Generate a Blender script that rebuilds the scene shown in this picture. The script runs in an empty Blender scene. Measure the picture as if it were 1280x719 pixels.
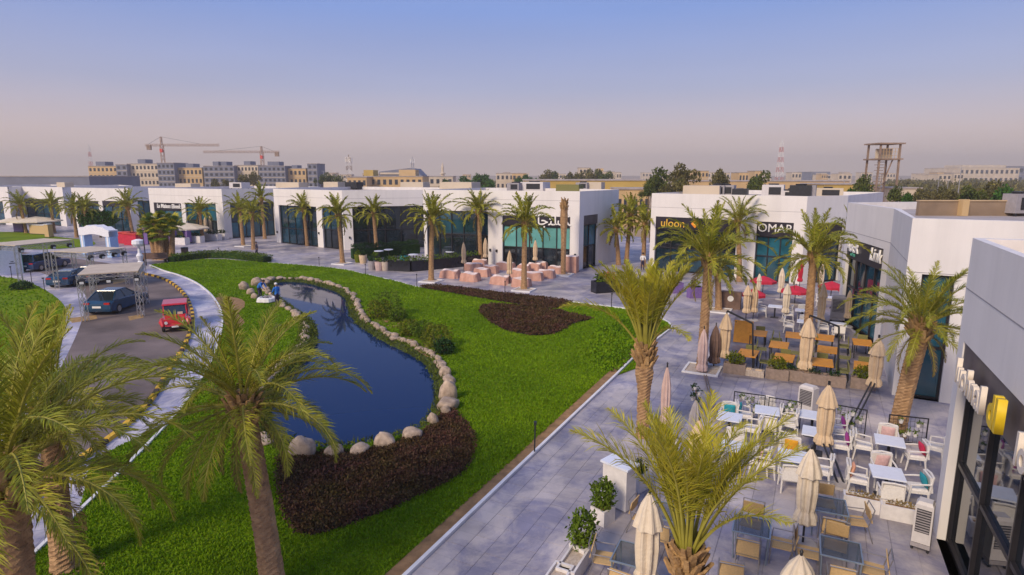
import bpy, bmesh, math, random
import numpy as np
from mathutils import Vector, Matrix, noise
from mathutils.geometry import tessellate_polygon
R = math.radians
scene = bpy.context.scene
col = scene.collection
rnd = random.Random(7)

# ------------------------------------------------------------------ camera, sky, sun, exposure
CAM_H, FPX, PITCH = 9.0, 760.0, math.atan((359.5 - 219.0) / 760.0)
cam_d = bpy.data.cameras.new('camera'); cam = bpy.data.objects.new('camera', cam_d); col.objects.link(cam)
cam_d.sensor_width = 36.0; cam_d.lens = FPX / 1280 * 36.0; cam_d.clip_end = 20000; cam_d.clip_start = 0.1
cam.location = (0, 0, CAM_H); cam.rotation_euler = (math.pi / 2 - PITCH, 0, 0)
scene.camera = cam

SUN_EL, SUN_AZ = R(36), math.atan2(-0.62, -0.78)      # direction towards the sun: behind the camera, to its left
to_sun = Vector((math.cos(SUN_EL) * -0.62, math.cos(SUN_EL) * -0.78, math.sin(SUN_EL))).normalized()
sun_d = bpy.data.lights.new('sun', 'SUN'); sun_d.energy = 2.55; sun_d.angle = R(16); sun_d.color = (1.0, 0.83, 0.62)
sun = bpy.data.objects.new('sun', sun_d); col.objects.link(sun)
sun.rotation_euler = to_sun.to_track_quat('Z', 'Y').to_euler()

world = bpy.data.worlds.new('World'); scene.world = world; world.use_nodes = True
wt = world.node_tree; wt.nodes.clear()
def wn(t, **k):
    n = wt.nodes.new(t)
    for a, v in k.items(): setattr(n, a, v)
    return n
sky = wn('ShaderNodeTexSky', sky_type='NISHITA'); sky.sun_disc = False
sky.sun_elevation = SUN_EL; sky.sun_rotation = math.atan2(to_sun.x, to_sun.y)
sky.air_density = 1.0; sky.dust_density = 3.0; sky.ozone_density = 3.0
tc = wn('ShaderNodeTexCoord'); sep = wn('ShaderNodeSeparateXYZ'); wt.links.new(tc.outputs['Generated'], sep.inputs[0])
ramp = wn('ShaderNodeValToRGB'); cr = ramp.color_ramp
cr.elements[0].position = 0.0; cr.elements[0].color = (5.4, 4.15, 3.55, 1)
cr.elements[1].position = 1.0; cr.elements[1].color = (1.5, 2.2, 4.6, 1)
for p_, c_ in ((0.06, (4.75, 3.75, 3.75)), (0.13, (2.95, 3.0, 4.3)), (0.24, (1.6, 2.35, 5.0)), (0.45, (1.5, 2.2, 4.7))):
    e = cr.elements.new(p_); e.color = (*c_, 1)
wt.links.new(sep.outputs[2], ramp.inputs[0])
mx = wn('ShaderNodeMix', data_type='RGBA'); mx.inputs[0].default_value = 0.85
wt.links.new(sky.outputs[0], mx.inputs[6]); wt.links.new(ramp.outputs[0], mx.inputs[7])
hzn = wn('ShaderNodeTexNoise'); hzn.inputs['Scale'].default_value = 1.6; hzn.inputs['Detail'].default_value = 5; hmp = wn('ShaderNodeMapping'); hmp.inputs['Scale'].default_value = (1, 1, 7)
wt.links.new(tc.outputs['Generated'], hmp.inputs[0]); wt.links.new(hmp.outputs[0], hzn.inputs['Vector'])
hmr = wn('ShaderNodeMapRange'); hmr.inputs[1].default_value = 0.3; hmr.inputs[2].default_value = 0.7; hmr.inputs[3].default_value = 0.965; hmr.inputs[4].default_value = 1.035; wt.links.new(hzn.outputs['Fac'], hmr.inputs[0])
hmu = wn('ShaderNodeMix', data_type='RGBA', blend_type='MULTIPLY'); hmu.inputs[0].default_value = 1.0; wt.links.new(mx.outputs[2], hmu.inputs[6]); wt.links.new(hmr.outputs[0], hmu.inputs[7])
bg = wn('ShaderNodeBackground'); bg.inputs[1].default_value = 0.12
wo = wn('ShaderNodeOutputWorld')
wt.links.new(hmu.outputs[2], bg.inputs[0]); wt.links.new(bg.outputs[0], wo.inputs[0])

vs = scene.view_settings; vs.view_transform = 'Standard'; vs.look = 'None'; vs.gamma = 1.0; vs.exposure = 0.33
vs.use_curve_mapping = False
scene.cycles.max_bounces = 6; scene.cycles.transparent_max_bounces = 8; scene.cycles.volume_bounces = 0
scene.cycles.caustics_reflective = False; scene.cycles.caustics_refractive = False
scene.cycles.use_denoising = True

# ------------------------------------------------------------------ measuring: photo survey -> world metres
_c, _s = math.cos(PITCH), math.sin(PITCH)
def ray(px, py):
    u, v = (px - 640.0) / FPX, (py - 359.5) / FPX
    return Vector((u, _c - v * _s, -_s - v * _c))
def G(px, py, z=0.0):                     # where that line of sight meets the level z
    r = ray(px, py); t = (z - CAM_H) / r.z
    return Vector((r.x * t, r.y * t, z))
def AT(px, py, Y):                        # ... or the distance Y
    r = ray(px, py); t = Y / r.y
    return Vector((r.x * t, Y, CAM_H + r.z * t))
def on_face(A, B, px, py):                # ... or the upright wall A-B: metres along it and height
    r = ray(px, py); d = (B - A).xy
    det = r.x * d.y - r.y * d.x
    t = (A.x * d.y - A.y * d.x) / det
    h = Vector((r.x * t, r.y * t))
    return (h - A.xy).dot(d) / d.length, CAM_H + r.z * t

# ------------------------------------------------------------------ materials
MATS = {}
def mat(name, c, rough=0.7, metal=0.0, var=0.12, scale=6.0, bump=0.0, bscale=None, spec=0.5, c2=None, detail=4.0, coat=0.0, isl=0.0, objr=0.0, emit=None, trans=0.0, alpha=1.0, hue=0.0, coords='Object'):
    if name in MATS: return MATS[name]
    m = bpy.data.materials.new(name); m.use_nodes = True; nt = m.node_tree; b = nt.nodes['Principled BSDF']
    L = nt.links.new
    tx = nt.nodes.new('ShaderNodeTexCoord'); geo = nt.nodes.new('ShaderNodeNewGeometry')
    src = geo.outputs['Position'] if coords == 'World' else tx.outputs['Object']
    nz = nt.nodes.new('ShaderNodeTexNoise'); nz.inputs['Scale'].default_value = scale; nz.inputs['Detail'].default_value = detail
    L(src, nz.inputs['Vector'])
    mxn = nt.nodes.new('ShaderNodeMix'); mxn.data_type = 'RGBA'
    rampn = nt.nodes.new('ShaderNodeMapRange'); rampn.inputs[1].default_value = 0.3; rampn.inputs[2].default_value = 0.7
    L(nz.outputs['Fac'], rampn.inputs[0]); L(rampn.outputs[0], mxn.inputs[0])
    lo = c2 if c2 else tuple(x * (1 - var) for x in c); hi = c if c2 else tuple(min(1, x * (1 + var)) for x in c)
    mxn.inputs[6].default_value = (*lo, 1); mxn.inputs[7].default_value = (*hi, 1)
    out = mxn.outputs[2]
    if isl or objr:
        h = nt.nodes.new('ShaderNodeHueSaturation')
        rnode = geo.outputs['Random Per Island'] if isl else None
        if objr:
            oi = nt.nodes.new('ShaderNodeObjectInfo'); rnode = oi.outputs['Random']
        k = isl or objr
        mr = nt.nodes.new('ShaderNodeMapRange'); mr.inputs[3].default_value = 1 - k; mr.inputs[4].default_value = 1 + k
        L(rnode, mr.inputs[0]); L(mr.outputs[0], h.inputs['Value'])
        if hue:
            mh = nt.nodes.new('ShaderNodeMapRange'); mh.inputs[3].default_value = 0.5 - hue; mh.inputs[4].default_value = 0.5 + hue
            wv = nt.nodes.new('ShaderNodeMath'); wv.operation = 'MULTIPLY'; wv.inputs[1].default_value = 7.31
            fr = nt.nodes.new('ShaderNodeMath'); fr.operation = 'FRACT'
            L(rnode, wv.inputs[0]); L(wv.outputs[0], fr.inputs[0]); L(fr.outputs[0], mh.inputs[0]); L(mh.outputs[0], h.inputs['Hue'])
        L(out, h.inputs['Color']); out = h.outputs[0]
    L(out, b.inputs['Base Color'])
    b.inputs['Roughness'].default_value = rough; b.inputs['Metallic'].default_value = metal
    b.inputs['Specular IOR Level'].default_value = spec; b.inputs['Coat Weight'].default_value = coat
    if bump:
        n2 = nt.nodes.new('ShaderNodeTexNoise'); n2.inputs['Scale'].default_value = bscale or scale * 4; n2.inputs['Detail'].default_value = 5
        L(src, n2.inputs['Vector'])
        bp = nt.nodes.new('ShaderNodeBump'); bp.inputs['Strength'].default_value = bump; bp.inputs['Distance'].default_value = 0.05
        L(n2.outputs['Fac'], bp.inputs['Height']); L(bp.outputs[0], b.inputs['Normal'])
    if emit:
        b.inputs['Emission Color'].default_value = (*emit[0], 1); b.inputs['Emission Strength'].default_value = emit[1]
    if trans:                                            # thin leaves let some light through
        td = nt.nodes.new('ShaderNodeBsdfTranslucent'); ms = nt.nodes.new('ShaderNodeMixShader'); ms.inputs[0].default_value = trans
        L(out, td.inputs[0]); L(b.outputs[0], ms.inputs[1]); L(td.outputs[0], ms.inputs[2])
        L(ms.outputs[0], nt.nodes['Material Output'].inputs[0])
    if alpha < 1: b.inputs['Alpha'].default_value = alpha
    MATS[name] = m
    return m

M = {}
M['white_wall'] = mat('white_render', (0.78, 0.735, 0.705), 0.75, var=0.035, scale=0.6, bump=0.05, bscale=30)
M['white_cap'] = mat('white_cap', (0.72, 0.68, 0.66), 0.8, var=0.08, scale=2)
M['roof_sand'] = mat('sandy_roof', (0.52, 0.37, 0.22), 0.95, var=0.15, scale=1.5, bump=0.2)
M['roof_grey'] = mat('pale_roof', (0.40, 0.35, 0.33), 0.95, var=0.18, scale=1.0, bump=0.1)
M['glass'] = mat('dark_glass', (0.012, 0.020, 0.028), 0.03, var=0.5, scale=0.8, spec=0.9, objr=0.5)
M['glass_blue'] = mat('blue_glass', (0.010, 0.042, 0.066), 0.04, var=0.5, scale=0.9, spec=0.8, objr=0.5)
M['glass_teal'] = mat('teal_blind_glass', (0.13, 0.36, 0.34), 0.12, var=0.15, scale=0.8, spec=0.7, objr=0.15)
M['glass_petrol'] = mat('petrol_glass', (0.02, 0.11, 0.155), 0.06, var=0.35, scale=0.9, spec=0.8, objr=0.35)
M['frame_black'] = mat('black_frame', (0.018, 0.016, 0.02), 0.4, var=0.2, scale=8)
M['sign_black'] = mat('sign_panel', (0.022, 0.017, 0.026), 0.35, var=0.35, scale=1.2)
M['sign_brown'] = mat('sign_panel_brown', (0.10, 0.085, 0.095), 0.5, var=0.3, scale=1.5)
M['letter_white'] = mat('letter_white', (0.85, 0.82, 0.78), 0.5, var=0.05)
M['letter_cream'] = mat('letter_cream', (0.80, 0.70, 0.58), 0.5, var=0.05)
M['letter_gold'] = mat('letter_gold', (0.80, 0.48, 0.05), 0.45, var=0.08)
M['letter_yellow'] = mat('letter_yellow', (0.80, 0.55, 0.02), 0.45, var=0.08)
M['letter_green'] = mat('letter_green', (0.10, 0.40, 0.28), 0.5, var=0.08)
M['orange_emblem'] = mat('orange_emblem', (0.85, 0.28, 0.02), 0.5, var=0.1)
M['asphalt'] = mat('asphalt', (0.17, 0.130, 0.118), 0.92, var=0.4, scale=0.35, bump=0.25, bscale=40, detail=8)
M['sand'] = mat('desert_sand', (0.40, 0.28, 0.17), 0.97, var=0.22, scale=0.02, bump=0.2, bscale=2, detail=8)
M['soil'] = mat('bare_soil', (0.30, 0.17, 0.075), 0.98, var=0.3, scale=3, bump=0.5, bscale=25)
M['lawn'] = mat('lawn_turf', (0.185, 0.255, 0.005), 0.9, c2=(0.100, 0.170, 0.004), scale=0.28, bump=0.7, bscale=9, detail=8, coords='World', spec=0.1)
M['blade'] = mat('grass_blade', (0.215, 0.350, 0.007), 0.75, c2=(0.125, 0.240, 0.006), scale=0.22, detail=8, coords='World', isl=0.18, hue=0.01, spec=0.12, trans=0.3)
M['bed'] = mat('bed_soil', (0.035, 0.016, 0.012), 0.97, var=0.3, scale=4, bump=0.5)
M['bedleaf'] = mat('maroon_leaf', (0.100, 0.044, 0.034), 0.75, c2=(0.085, 0.058, 0.018), scale=0.9, coords='World', isl=0.5, trans=0.15, hue=0.03, spec=0.2)
M['hedge'] = mat('hedge_leaf', (0.14, 0.20, 0.014), 0.7, c2=(0.07, 0.13, 0.010), scale=1.5, isl=0.45, trans=0.25, coords='World', spec=0.2)
M['hedge_dark'] = mat('dark_hedge_leaf', (0.022, 0.060, 0.014), 0.7, var=0.3, scale=2, isl=0.45, trans=0.2, coords='World', spec=0.2)
M['shrub_yellow'] = mat('yellow_shrub_leaf', (0.20, 0.20, 0.012), 0.7, c2=(0.10, 0.14, 0.012), scale=2, isl=0.45, trans=0.25, coords='World', spec=0.2)
M['flower_red'] = mat('flower_red', (0.55, 0.10, 0.03), 0.7, var=0.3, isl=0.3)
M['frond'] = mat('palm_leaflet', (0.420, 0.385, 0.030), 0.55, c2=(0.200, 0.235, 0.018), scale=0.9, isl=0.38, trans=0.3, spec=0.35, hue=0.015)
M['frond_y'] = mat('palm_leaflet_yellow', (0.560, 0.480, 0.035), 0.55, c2=(0.31, 0.310, 0.024), scale=1.2, isl=0.32, trans=0.3, spec=0.35, hue=0.015)
M['frond_dry'] = mat('palm_leaflet_dry', (0.33, 0.22, 0.085), 0.8, c2=(0.20, 0.16, 0.045), scale=2, isl=0.3, trans=0.2, spec=0.2)
M['rachis'] = mat('palm_rib', (0.30, 0.27, 0.035), 0.6, var=0.2, scale=3)
M['bark'] = mat('palm_bark', (0.52, 0.32, 0.16), 0.95, c2=(0.28, 0.16, 0.08), scale=5, bump=0.8, bscale=30)
M['boot'] = mat('palm_boot', (0.50, 0.31, 0.13), 0.9, c2=(0.30, 0.17, 0.07), scale=5, bump=0.5, isl=0.3)
M['wood_bark'] = mat('tree_bark', (0.12, 0.085, 0.06), 0.95, var=0.3, scale=4, bump=0.6)
M['far_leaf'] = mat('far_tree_leaf', (0.115, 0.135, 0.030), 0.8, c2=(0.060, 0.085, 0.020), scale=0.5, isl=0.5, trans=0.15, coords='World', spec=0.1)
M['far_leaf2'] = mat('far_tree_leaf_olive', (0.170, 0.145, 0.045), 0.8, c2=(0.090, 0.088, 0.028), scale=0.5, isl=0.5, trans=0.15, coords='World', spec=0.1)
M['far_leaf3'] = mat('far_tree_leaf_bright', (0.065, 0.150, 0.022), 0.8, c2=(0.035, 0.090, 0.015), scale=0.5, isl=0.45, trans=0.2, coords='World', spec=0.1)
M['rock'] = mat('boulder', (0.55, 0.42, 0.31), 0.92, c2=(0.29, 0.215, 0.16), scale=2.2, bump=0.7, bscale=9, objr=0.22)
M['plaster_tan'] = mat('tan_block', (0.58, 0.40, 0.20), 0.9, var=0.12, scale=0.2)
M['plaster_yellow'] = mat('yellow_block', (0.52, 0.36, 0.10), 0.9, var=0.12, scale=0.2)
M['plaster_cream'] = mat('cream_block', (0.60, 0.50, 0.38), 0.9, var=0.12, scale=0.2)
M['plaster_grey'] = mat('grey_block', (0.17, 0.18, 0.24), 0.8, var=0.15, scale=0.2)
M['plaster_brown'] = mat('brown_wall', (0.26, 0.185, 0.125), 0.95, var=0.2, scale=0.8, bump=0.2)
M['far_window'] = mat('far_window', (0.04, 0.045, 0.06), 0.2, var=0.2)
M['steel'] = mat('steel', (0.55, 0.54, 0.55), 0.35, metal=0.8, var=0.15)
M['steel_dark'] = mat('dark_steel', (0.03, 0.03, 0.035), 0.45, metal=0.3, var=0.2)
M['crane'] = mat('crane_paint', (0.42, 0.27, 0.19), 0.6, var=0.2)
M['red_paint'] = mat('red_paint', (0.62, 0.05, 0.03), 0.5, var=0.1)
M['mast_white'] = mat('mast_white', (0.75, 0.72, 0.70), 0.6, var=0.1)
M['mast_red'] = mat('mast_red', (0.52, 0.22, 0.20), 0.6, var=0.1)
M['rust'] = mat('rusty_steel', (0.27, 0.185, 0.135), 0.85, var=0.3, scale=1)
M['kerb_white'] = mat('kerb_white', (0.74, 0.72, 0.72), 0.8, var=0.08, scale=3)
M['kerb_yellow'] = mat('kerb_yellow', (0.72, 0.42, 0.03), 0.75, var=0.15, scale=5)
M['kerb_black'] = mat('kerb_black', (0.05, 0.028, 0.025), 0.8, var=0.3, scale=5)
M['paint_yellow'] = mat('road_paint', (0.38, 0.24, 0.10), 0.9, var=0.4, scale=4)
M['wicker'] = mat('white_wicker', (0.78, 0.74, 0.70), 0.65, var=0.07, scale=25, bump=0.5, bscale=90)
M['cushion_pad'] = mat('seat_pad', (0.72, 0.68, 0.66), 0.9, var=0.1, scale=10)
M['table_white'] = mat('white_tabletop', (0.74, 0.77, 0.86), 0.35, var=0.05, scale=4)
M['teal_cloth'] = mat('teal_cushion', (0.02, 0.30, 0.36), 0.9, var=0.15, scale=10)
M['magenta_cloth'] = mat('magenta_cushion', (0.42, 0.06, 0.32), 0.9, var=0.15, scale=10)
M['red_cloth'] = mat('red_cushion', (0.62, 0.03, 0.09), 0.9, var=0.15, scale=10)
M['peach_cloth'] = mat('peach_cushion', (0.70, 0.36, 0.24), 0.9, var=0.12, scale=10)
M['pink_cloth'] = mat('pink_cushion', (0.66, 0.42, 0.40), 0.9, var=0.12, scale=10)
M['orange_cloth'] = mat('orange_cushion', (0.68, 0.32, 0.02), 0.9, var=0.12, scale=10)
M['sling'] = mat('tan_sling', (0.58, 0.39, 0.18), 0.8, var=0.1, scale=30, bump=0.3, bscale=120)
M['tube'] = mat('chair_tube', (0.33, 0.31, 0.31), 0.4, metal=0.6, var=0.1)
M['tabletop_glass'] = mat('smoked_glass_top', (0.060, 0.075, 0.080), 0.15, var=0.4, scale=3, spec=0.4, alpha=0.42)
M['tubeblue'] = mat('table_frame', (0.30, 0.36, 0.42), 0.4, metal=0.5, var=0.1)
M['orange_wood'] = mat('orange_wood', (0.66, 0.29, 0.03), 0.6, c2=(0.52, 0.21, 0.022), scale=5)
M['khaki'] = mat('khaki_weave', (0.19, 0.18, 0.06), 0.85, var=0.2, scale=20)
M['canvas'] = mat('beige_canvas', (0.68, 0.51, 0.33), 0.9, c2=(0.57, 0.42, 0.27), scale=3, bump=0.35, bscale=12)
M['canvas_cream'] = mat('cream_canvas', (0.78, 0.67, 0.52), 0.9, c2=(0.66, 0.55, 0.42), scale=3, bump=0.35, bscale=12)
M['canvas_pink'] = mat('pale_pink_cover', (0.62, 0.46, 0.42), 0.9, c2=(0.52, 0.37, 0.34), scale=3, bump=0.3, bscale=12)
M['canvas_brown'] = mat('brown_cover', (0.17, 0.105, 0.08), 0.9, var=0.2, scale=4, bump=0.3)
M['canvas_red'] = mat('red_canvas', (0.52, 0.02, 0.05), 0.85, var=0.15, scale=4, bump=0.2)
M['cover_pink'] = mat('pink_furniture_cover', (0.66, 0.38, 0.29), 0.9, c2=(0.48, 0.25, 0.19), scale=1.6, bump=0.6, bscale=6)
M['cover_top'] = mat('pale_cover_top', (0.84, 0.68, 0.62), 0.9, var=0.15, scale=2, bump=0.5, bscale=6)
M['concrete'] = mat('concrete', (0.42, 0.38, 0.36), 0.9, var=0.15, scale=5, bump=0.2)
M['planter_white'] = mat('white_planter', (0.72, 0.68, 0.66), 0.7, var=0.08, scale=6)
M['planter_wood'] = mat('brown_planter', (0.27, 0.20, 0.16), 0.85, var=0.18, scale=8)
M['black_gloss'] = mat('black_panel', (0.015, 0.015, 0.022), 0.25, var=0.3, scale=3)
M['plastic_white'] = mat('cooler_plastic', (0.62, 0.58, 0.57), 0.5, var=0.06)
M['plastic_grey'] = mat('grey_plastic', (0.34, 0.31, 0.32), 0.6, var=0.1)
M['purple'] = mat('purple_panel', (0.20, 0.12, 0.34), 0.7, var=0.15)
M['pot_grey'] = mat('grey_pot', (0.30, 0.28, 0.30), 0.7, var=0.12)
M['gravel'] = mat('white_gravel', (0.66, 0.56, 0.46), 0.95, c2=(0.46, 0.36, 0.28), scale=14, bump=0.6)
M['skin'] = mat('skin', (0.32, 0.18, 0.11), 0.6, var=0.1)
M['hair'] = mat('dark_hair', (0.02, 0.015, 0.012), 0.7, var=0.2)
M['jacket_blue'] = mat('blue_jacket', (0.02, 0.16, 0.55), 0.85, var=0.15, scale=8)
M['trousers'] = mat('dark_trousers', (0.04, 0.035, 0.07), 0.9, var=0.2, scale=8)
M['white_cloth'] = mat('white_cloth', (0.75, 0.72, 0.70), 0.9, var=0.1, scale=8)
M['car_blue'] = mat('blue_car_paint', (0.008, 0.055, 0.13), 0.25, var=0.1, coat=0.6, spec=0.5)
M['car_navy'] = mat('navy_car_paint', (0.012, 0.045, 0.13), 0.25, var=0.1, coat=0.6)
M['car_red'] = mat('red_car_paint', (0.58, 0.015, 0.025), 0.3, var=0.08, coat=0.5)
M['car_white'] = mat('white_car_paint', (0.70, 0.70, 0.72), 0.3, var=0.05, coat=0.5)
M['tyre'] = mat('tyre', (0.02, 0.02, 0.02), 0.85, var=0.2)
M['lamp_clear'] = mat('headlamp', (0.70, 0.70, 0.68), 0.15, var=0.05)
M['lamp_red'] = mat('tail_lamp', (0.50, 0.02, 0.02), 0.2, var=0.1)
M['canopy_beige'] = mat('beige_roof_sheet', (0.56, 0.46, 0.35), 0.85, var=0.1, scale=1.5)
M['arch_white'] = mat('white_arch', (0.80, 0.80, 0.84), 0.7, var=0.06)
M['arch_blue'] = mat('pale_blue_arch', (0.36, 0.52, 0.78), 0.7, var=0.06)
M['turquoise'] = mat('turquoise_awning', (0.02, 0.24, 0.34), 0.8, var=0.15)
M['bankleaf'] = mat('bank_leaf', (0.14, 0.17, 0.018), 0.8, c2=(0.07, 0.10, 0.012), scale=1.2, isl=0.5, trans=0.2, coords='World', spec=0.15)

def streaky(m, amt=0.10):
    nt = m.node_tree; b = nt.nodes['Principled BSDF']; L = nt.links.new; src = b.inputs['Base Color'].links[0].from_socket
    g = nt.nodes.new('ShaderNodeNewGeometry'); mp = nt.nodes.new('ShaderNodeMapping'); mp.inputs['Scale'].default_value = (1.6, 1.6, 0.10); L(g.outputs['Position'], mp.inputs[0])
    n = nt.nodes.new('ShaderNodeTexNoise'); n.inputs['Scale'].default_value = 1.0; n.inputs['Detail'].default_value = 7; n.inputs['Roughness'].default_value = 0.65; L(mp.outputs[0], n.inputs['Vector'])
    mr = nt.nodes.new('ShaderNodeMapRange'); mr.inputs[1].default_value = 0.45; mr.inputs[2].default_value = 0.75; mr.inputs[3].default_value = 1.0; mr.inputs[4].default_value = 1 - amt; L(n.outputs['Fac'], mr.inputs[0])
    mu = nt.nodes.new('ShaderNodeMix'); mu.data_type = 'RGBA'; mu.blend_type = 'MULTIPLY'; mu.inputs[0].default_value = 1; L(src, mu.inputs[6]); L(mr.outputs[0], mu.inputs[7]); L(mu.outputs[2], b.inputs['Base Color'])
streaky(M['white_wall'], 0.09)

# ------------------------------------------------------------------ mesh helpers
class MB:
    """collects shapes, then links them as ONE mesh object"""
    def __init__(s): s.v = []; s.f = []; s.m = []
    def add(s, vs, fs, mi=0):
        o = len(s.v); s.v += [tuple(x) for x in vs]; s.f += [tuple(o + i for i in f) for f in fs]; s.m += [mi] * len(fs)
        return s
    def box(s, c, d, rz=0.0, mi=0, mtx=None, taper=1.0):
        x, y, z = d[0] / 2, d[1] / 2, d[2] / 2
        vs = [Vector((sx * x * (taper if sz > 0 else 1), sy * y * (taper if sz > 0 else 1), sz * z)) for sz in (-1, 1) for sx, sy in ((-1, -1), (1, -1), (1, 1), (-1, 1))]
        mm = mtx if mtx is not None else Matrix.Rotation(rz, 3, 'Z')
        c = Vector(c); vs = [mm @ v + c for v in vs]
        return s.add(vs, [(3, 2, 1, 0), (4, 5, 6, 7), (0, 1, 5, 4), (1, 2, 6, 5), (2, 3, 7, 6), (3, 0, 4, 7)], mi)
    def bar(s, a, b, w, h=None, mi=0):
        a, b = Vector(a), Vector(b); d = b - a
        if d.length < 1e-6: return s
        q = d.to_track_quat('Y', 'Z').to_matrix()
        return s.box((a + b) / 2, (w, d.length, h or w), mtx=q, mi=mi)
    def tube(s, pts, r, n=8, mi=0, cap=True):
        pts = [Vector(p) for p in pts]; k = len(pts)
        rs = r if isinstance(r, (list, tuple)) else [r] * k
        ref = None; rings = []
        for i, p in enumerate(pts):
            d = (pts[min(i + 1, k - 1)] - pts[max(i - 1, 0)]).normalized()
            if ref is None: ref = d.orthogonal().normalized()
            ref = (ref - d * ref.dot(d)).normalized(); b = d.cross(ref)
            rings.append([p + (ref * math.cos(2 * math.pi * j / n) + b * math.sin(2 * math.pi * j / n)) * rs[i] for j in range(n)])
        vs = [v for rg in rings for v in rg]
        fs = [(i * n + j, i * n + (j + 1) % n, (i + 1) * n + (j + 1) % n, (i + 1) * n + j) for i in range(k - 1) for j in range(n)]
        if cap: fs += [tuple(range(n - 1, -1, -1)), tuple((k - 1) * n + j for j in range(n))]
        return s.add(vs, fs, mi)
    def lathe(s, prof, n=16, c=(0, 0, 0), mi=0, fold=0.0, folds=8, ph=0.0):
        c = Vector(c); vs = []
        for (r, z) in prof:
            for j in range(n):
                a = 2 * math.pi * j / n
                rr = r * (1 + fold * math.cos(folds * a + ph))
                vs.append(c + Vector((rr * math.cos(a), rr * math.sin(a), z)))
        k = len(prof)
        fs = [(i * n + j, i * n + (j + 1) % n, (i + 1) * n + (j + 1) % n, (i + 1) * n + j) for i in range(k - 1) for j in range(n)]
        fs += [tuple(range(n - 1, -1, -1)), tuple((k - 1) * n + j for j in range(n))]
        return s.add(vs, fs, mi)
    def prism(s, poly, z0, z1, mi=0):
        n = len(poly); vs = [Vector((p[0], p[1], z0)) for p in poly] + [Vector((p[0], p[1], z1)) for p in poly]
        tri = tessellate_polygon([[Vector((p[0], p[1], 0)) for p in poly]])
        fs = [(i, (i + 1) % n, n + (i + 1) % n, n + i) for i in range(n)]
        fs += [tuple(n + i for i in t) for t in tri] + [tuple(reversed(t)) for t in tri]
        return s.add(vs, fs, mi)
    def build(s, name, mats, parent=None, smooth=False, loc=None, fix=True):
        me = s.mesh(name, mats, smooth, fix)
        return link(name, me, parent, loc)
    def mesh(s, name, mats, smooth=False, fix=True):
        me = bpy.data.meshes.new(name); me.from_pydata(s.v, [], s.f)
        if not isinstance(mats, (list, tuple)): mats = [mats]
        for m_ in mats: me.materials.append(m_)
        if len(mats) > 1: me.polygons.foreach_set('material_index', s.m)
        if smooth: me.polygons.foreach_set('use_smooth', [True] * len(me.polygons))
        if fix:
            bm = bmesh.new(); bm.from_mesh(me); bmesh.ops.recalc_face_normals(bm, faces=bm.faces); bm.to_mesh(me); bm.free()
        me.update()
        return me
def link(name, data, parent=None, loc=None):
    o = bpy.data.objects.new(name, data); col.objects.link(o)
    if parent is not None: o.parent = parent
    if loc is not None: o.location = loc
    return o
def tag(o, label, cat, group=None, kind=None):
    if label: o['label'] = label
    if cat: o['category'] = cat
    if group: o['group'] = group
    if kind: o['kind'] = kind
    return o
def thing(name, label, cat, loc=(0, 0, 0), rz=0.0, group=None):
    o = bpy.data.objects.new(name, None); col.objects.link(o); o.empty_display_size = 0.3
    o.location = loc; o.rotation_euler = (0, 0, rz)
    return tag(o, label, cat, group)
def struct(o, label=None):
    o['kind'] = 'structure'
    if label: o['label'] = label
    return o
def kids(o): return [c for c in bpy.data.objects if c.parent == o]
CH = {}
def proto(root):                          # remember a thing's parts for copying
    ch = kids(root); CH[root.name] = [(c, kids(c)) for c in ch]; return root
def dup(root, loc, rz=0.0, label=None, group=None, scale=None):
    r = root.copy(); col.objects.link(r); r.location = loc; r.rotation_euler = (0, 0, rz)
    if label: r['label'] = label
    if group: r['group'] = group
    if scale: r.scale = scale if isinstance(scale, (tuple, list)) else (scale,) * 3
    for c, gs in CH[root.name]:
        k = c.copy(); col.objects.link(k); k.parent = r
        for g in gs:
            q = g.copy(); col.objects.link(q); q.parent = k
    return r
class Stock:
    """first use moves the prototype itself, later uses copy it"""
    def __init__(s, root): s.root = proto(root); s.used = False
    def put(s, loc, rz=0.0, label=None, group=None, scale=None):
        if not s.used:
            s.used = True; r = s.root; r.location = loc; r.rotation_euler = (0, 0, rz)
            if label: r['label'] = label
            if group: r['group'] = group
            s.sc = scale
            s.later = r; s.later_scale = scale
            return r
        return dup(s.root, loc, rz, label, group, scale)
    def done(s):
        if s.used and s.later_scale: s.later.scale = s.later_scale if isinstance(s.later_scale, (tuple, list)) else (s.later_scale,) * 3
def smooth_closed(pts, n=4):
    """Catmull-Rom through closed 2D points"""
    out = []; k = len(pts)
    for i in range(k):
        p0, p1, p2, p3 = (Vector(pts[(i + j - 1) % k]).to_2d() for j in range(4))
        for q in range(n):
            t = q / n
            out.append(0.5 * ((2 * p1) + (p2 - p0) * t + (2 * p0 - 5 * p1 + 4 * p2 - p3) * t * t + (3 * p1 - p0 - 3 * p2 + p3) * t ** 3))
    return out
def smooth_open(pts, n=4):
    P = [Vector(p).to_2d() for p in pts]; P = [2 * P[0] - P[1]] + P + [2 * P[-1] - P[-2]]; out = []
    for i in range(1, len(P) - 2):
        p0, p1, p2, p3 = P[i - 1:i + 3]
        for q in range(n):
            t = q / n
            out.append(0.5 * ((2 * p1) + (p2 - p0) * t + (2 * p0 - 5 * p1 + 4 * p2 - p3) * t * t + (3 * p1 - p0 - 3 * p2 + p3) * t ** 3))
    out.append(P[-2]); return out
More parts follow.
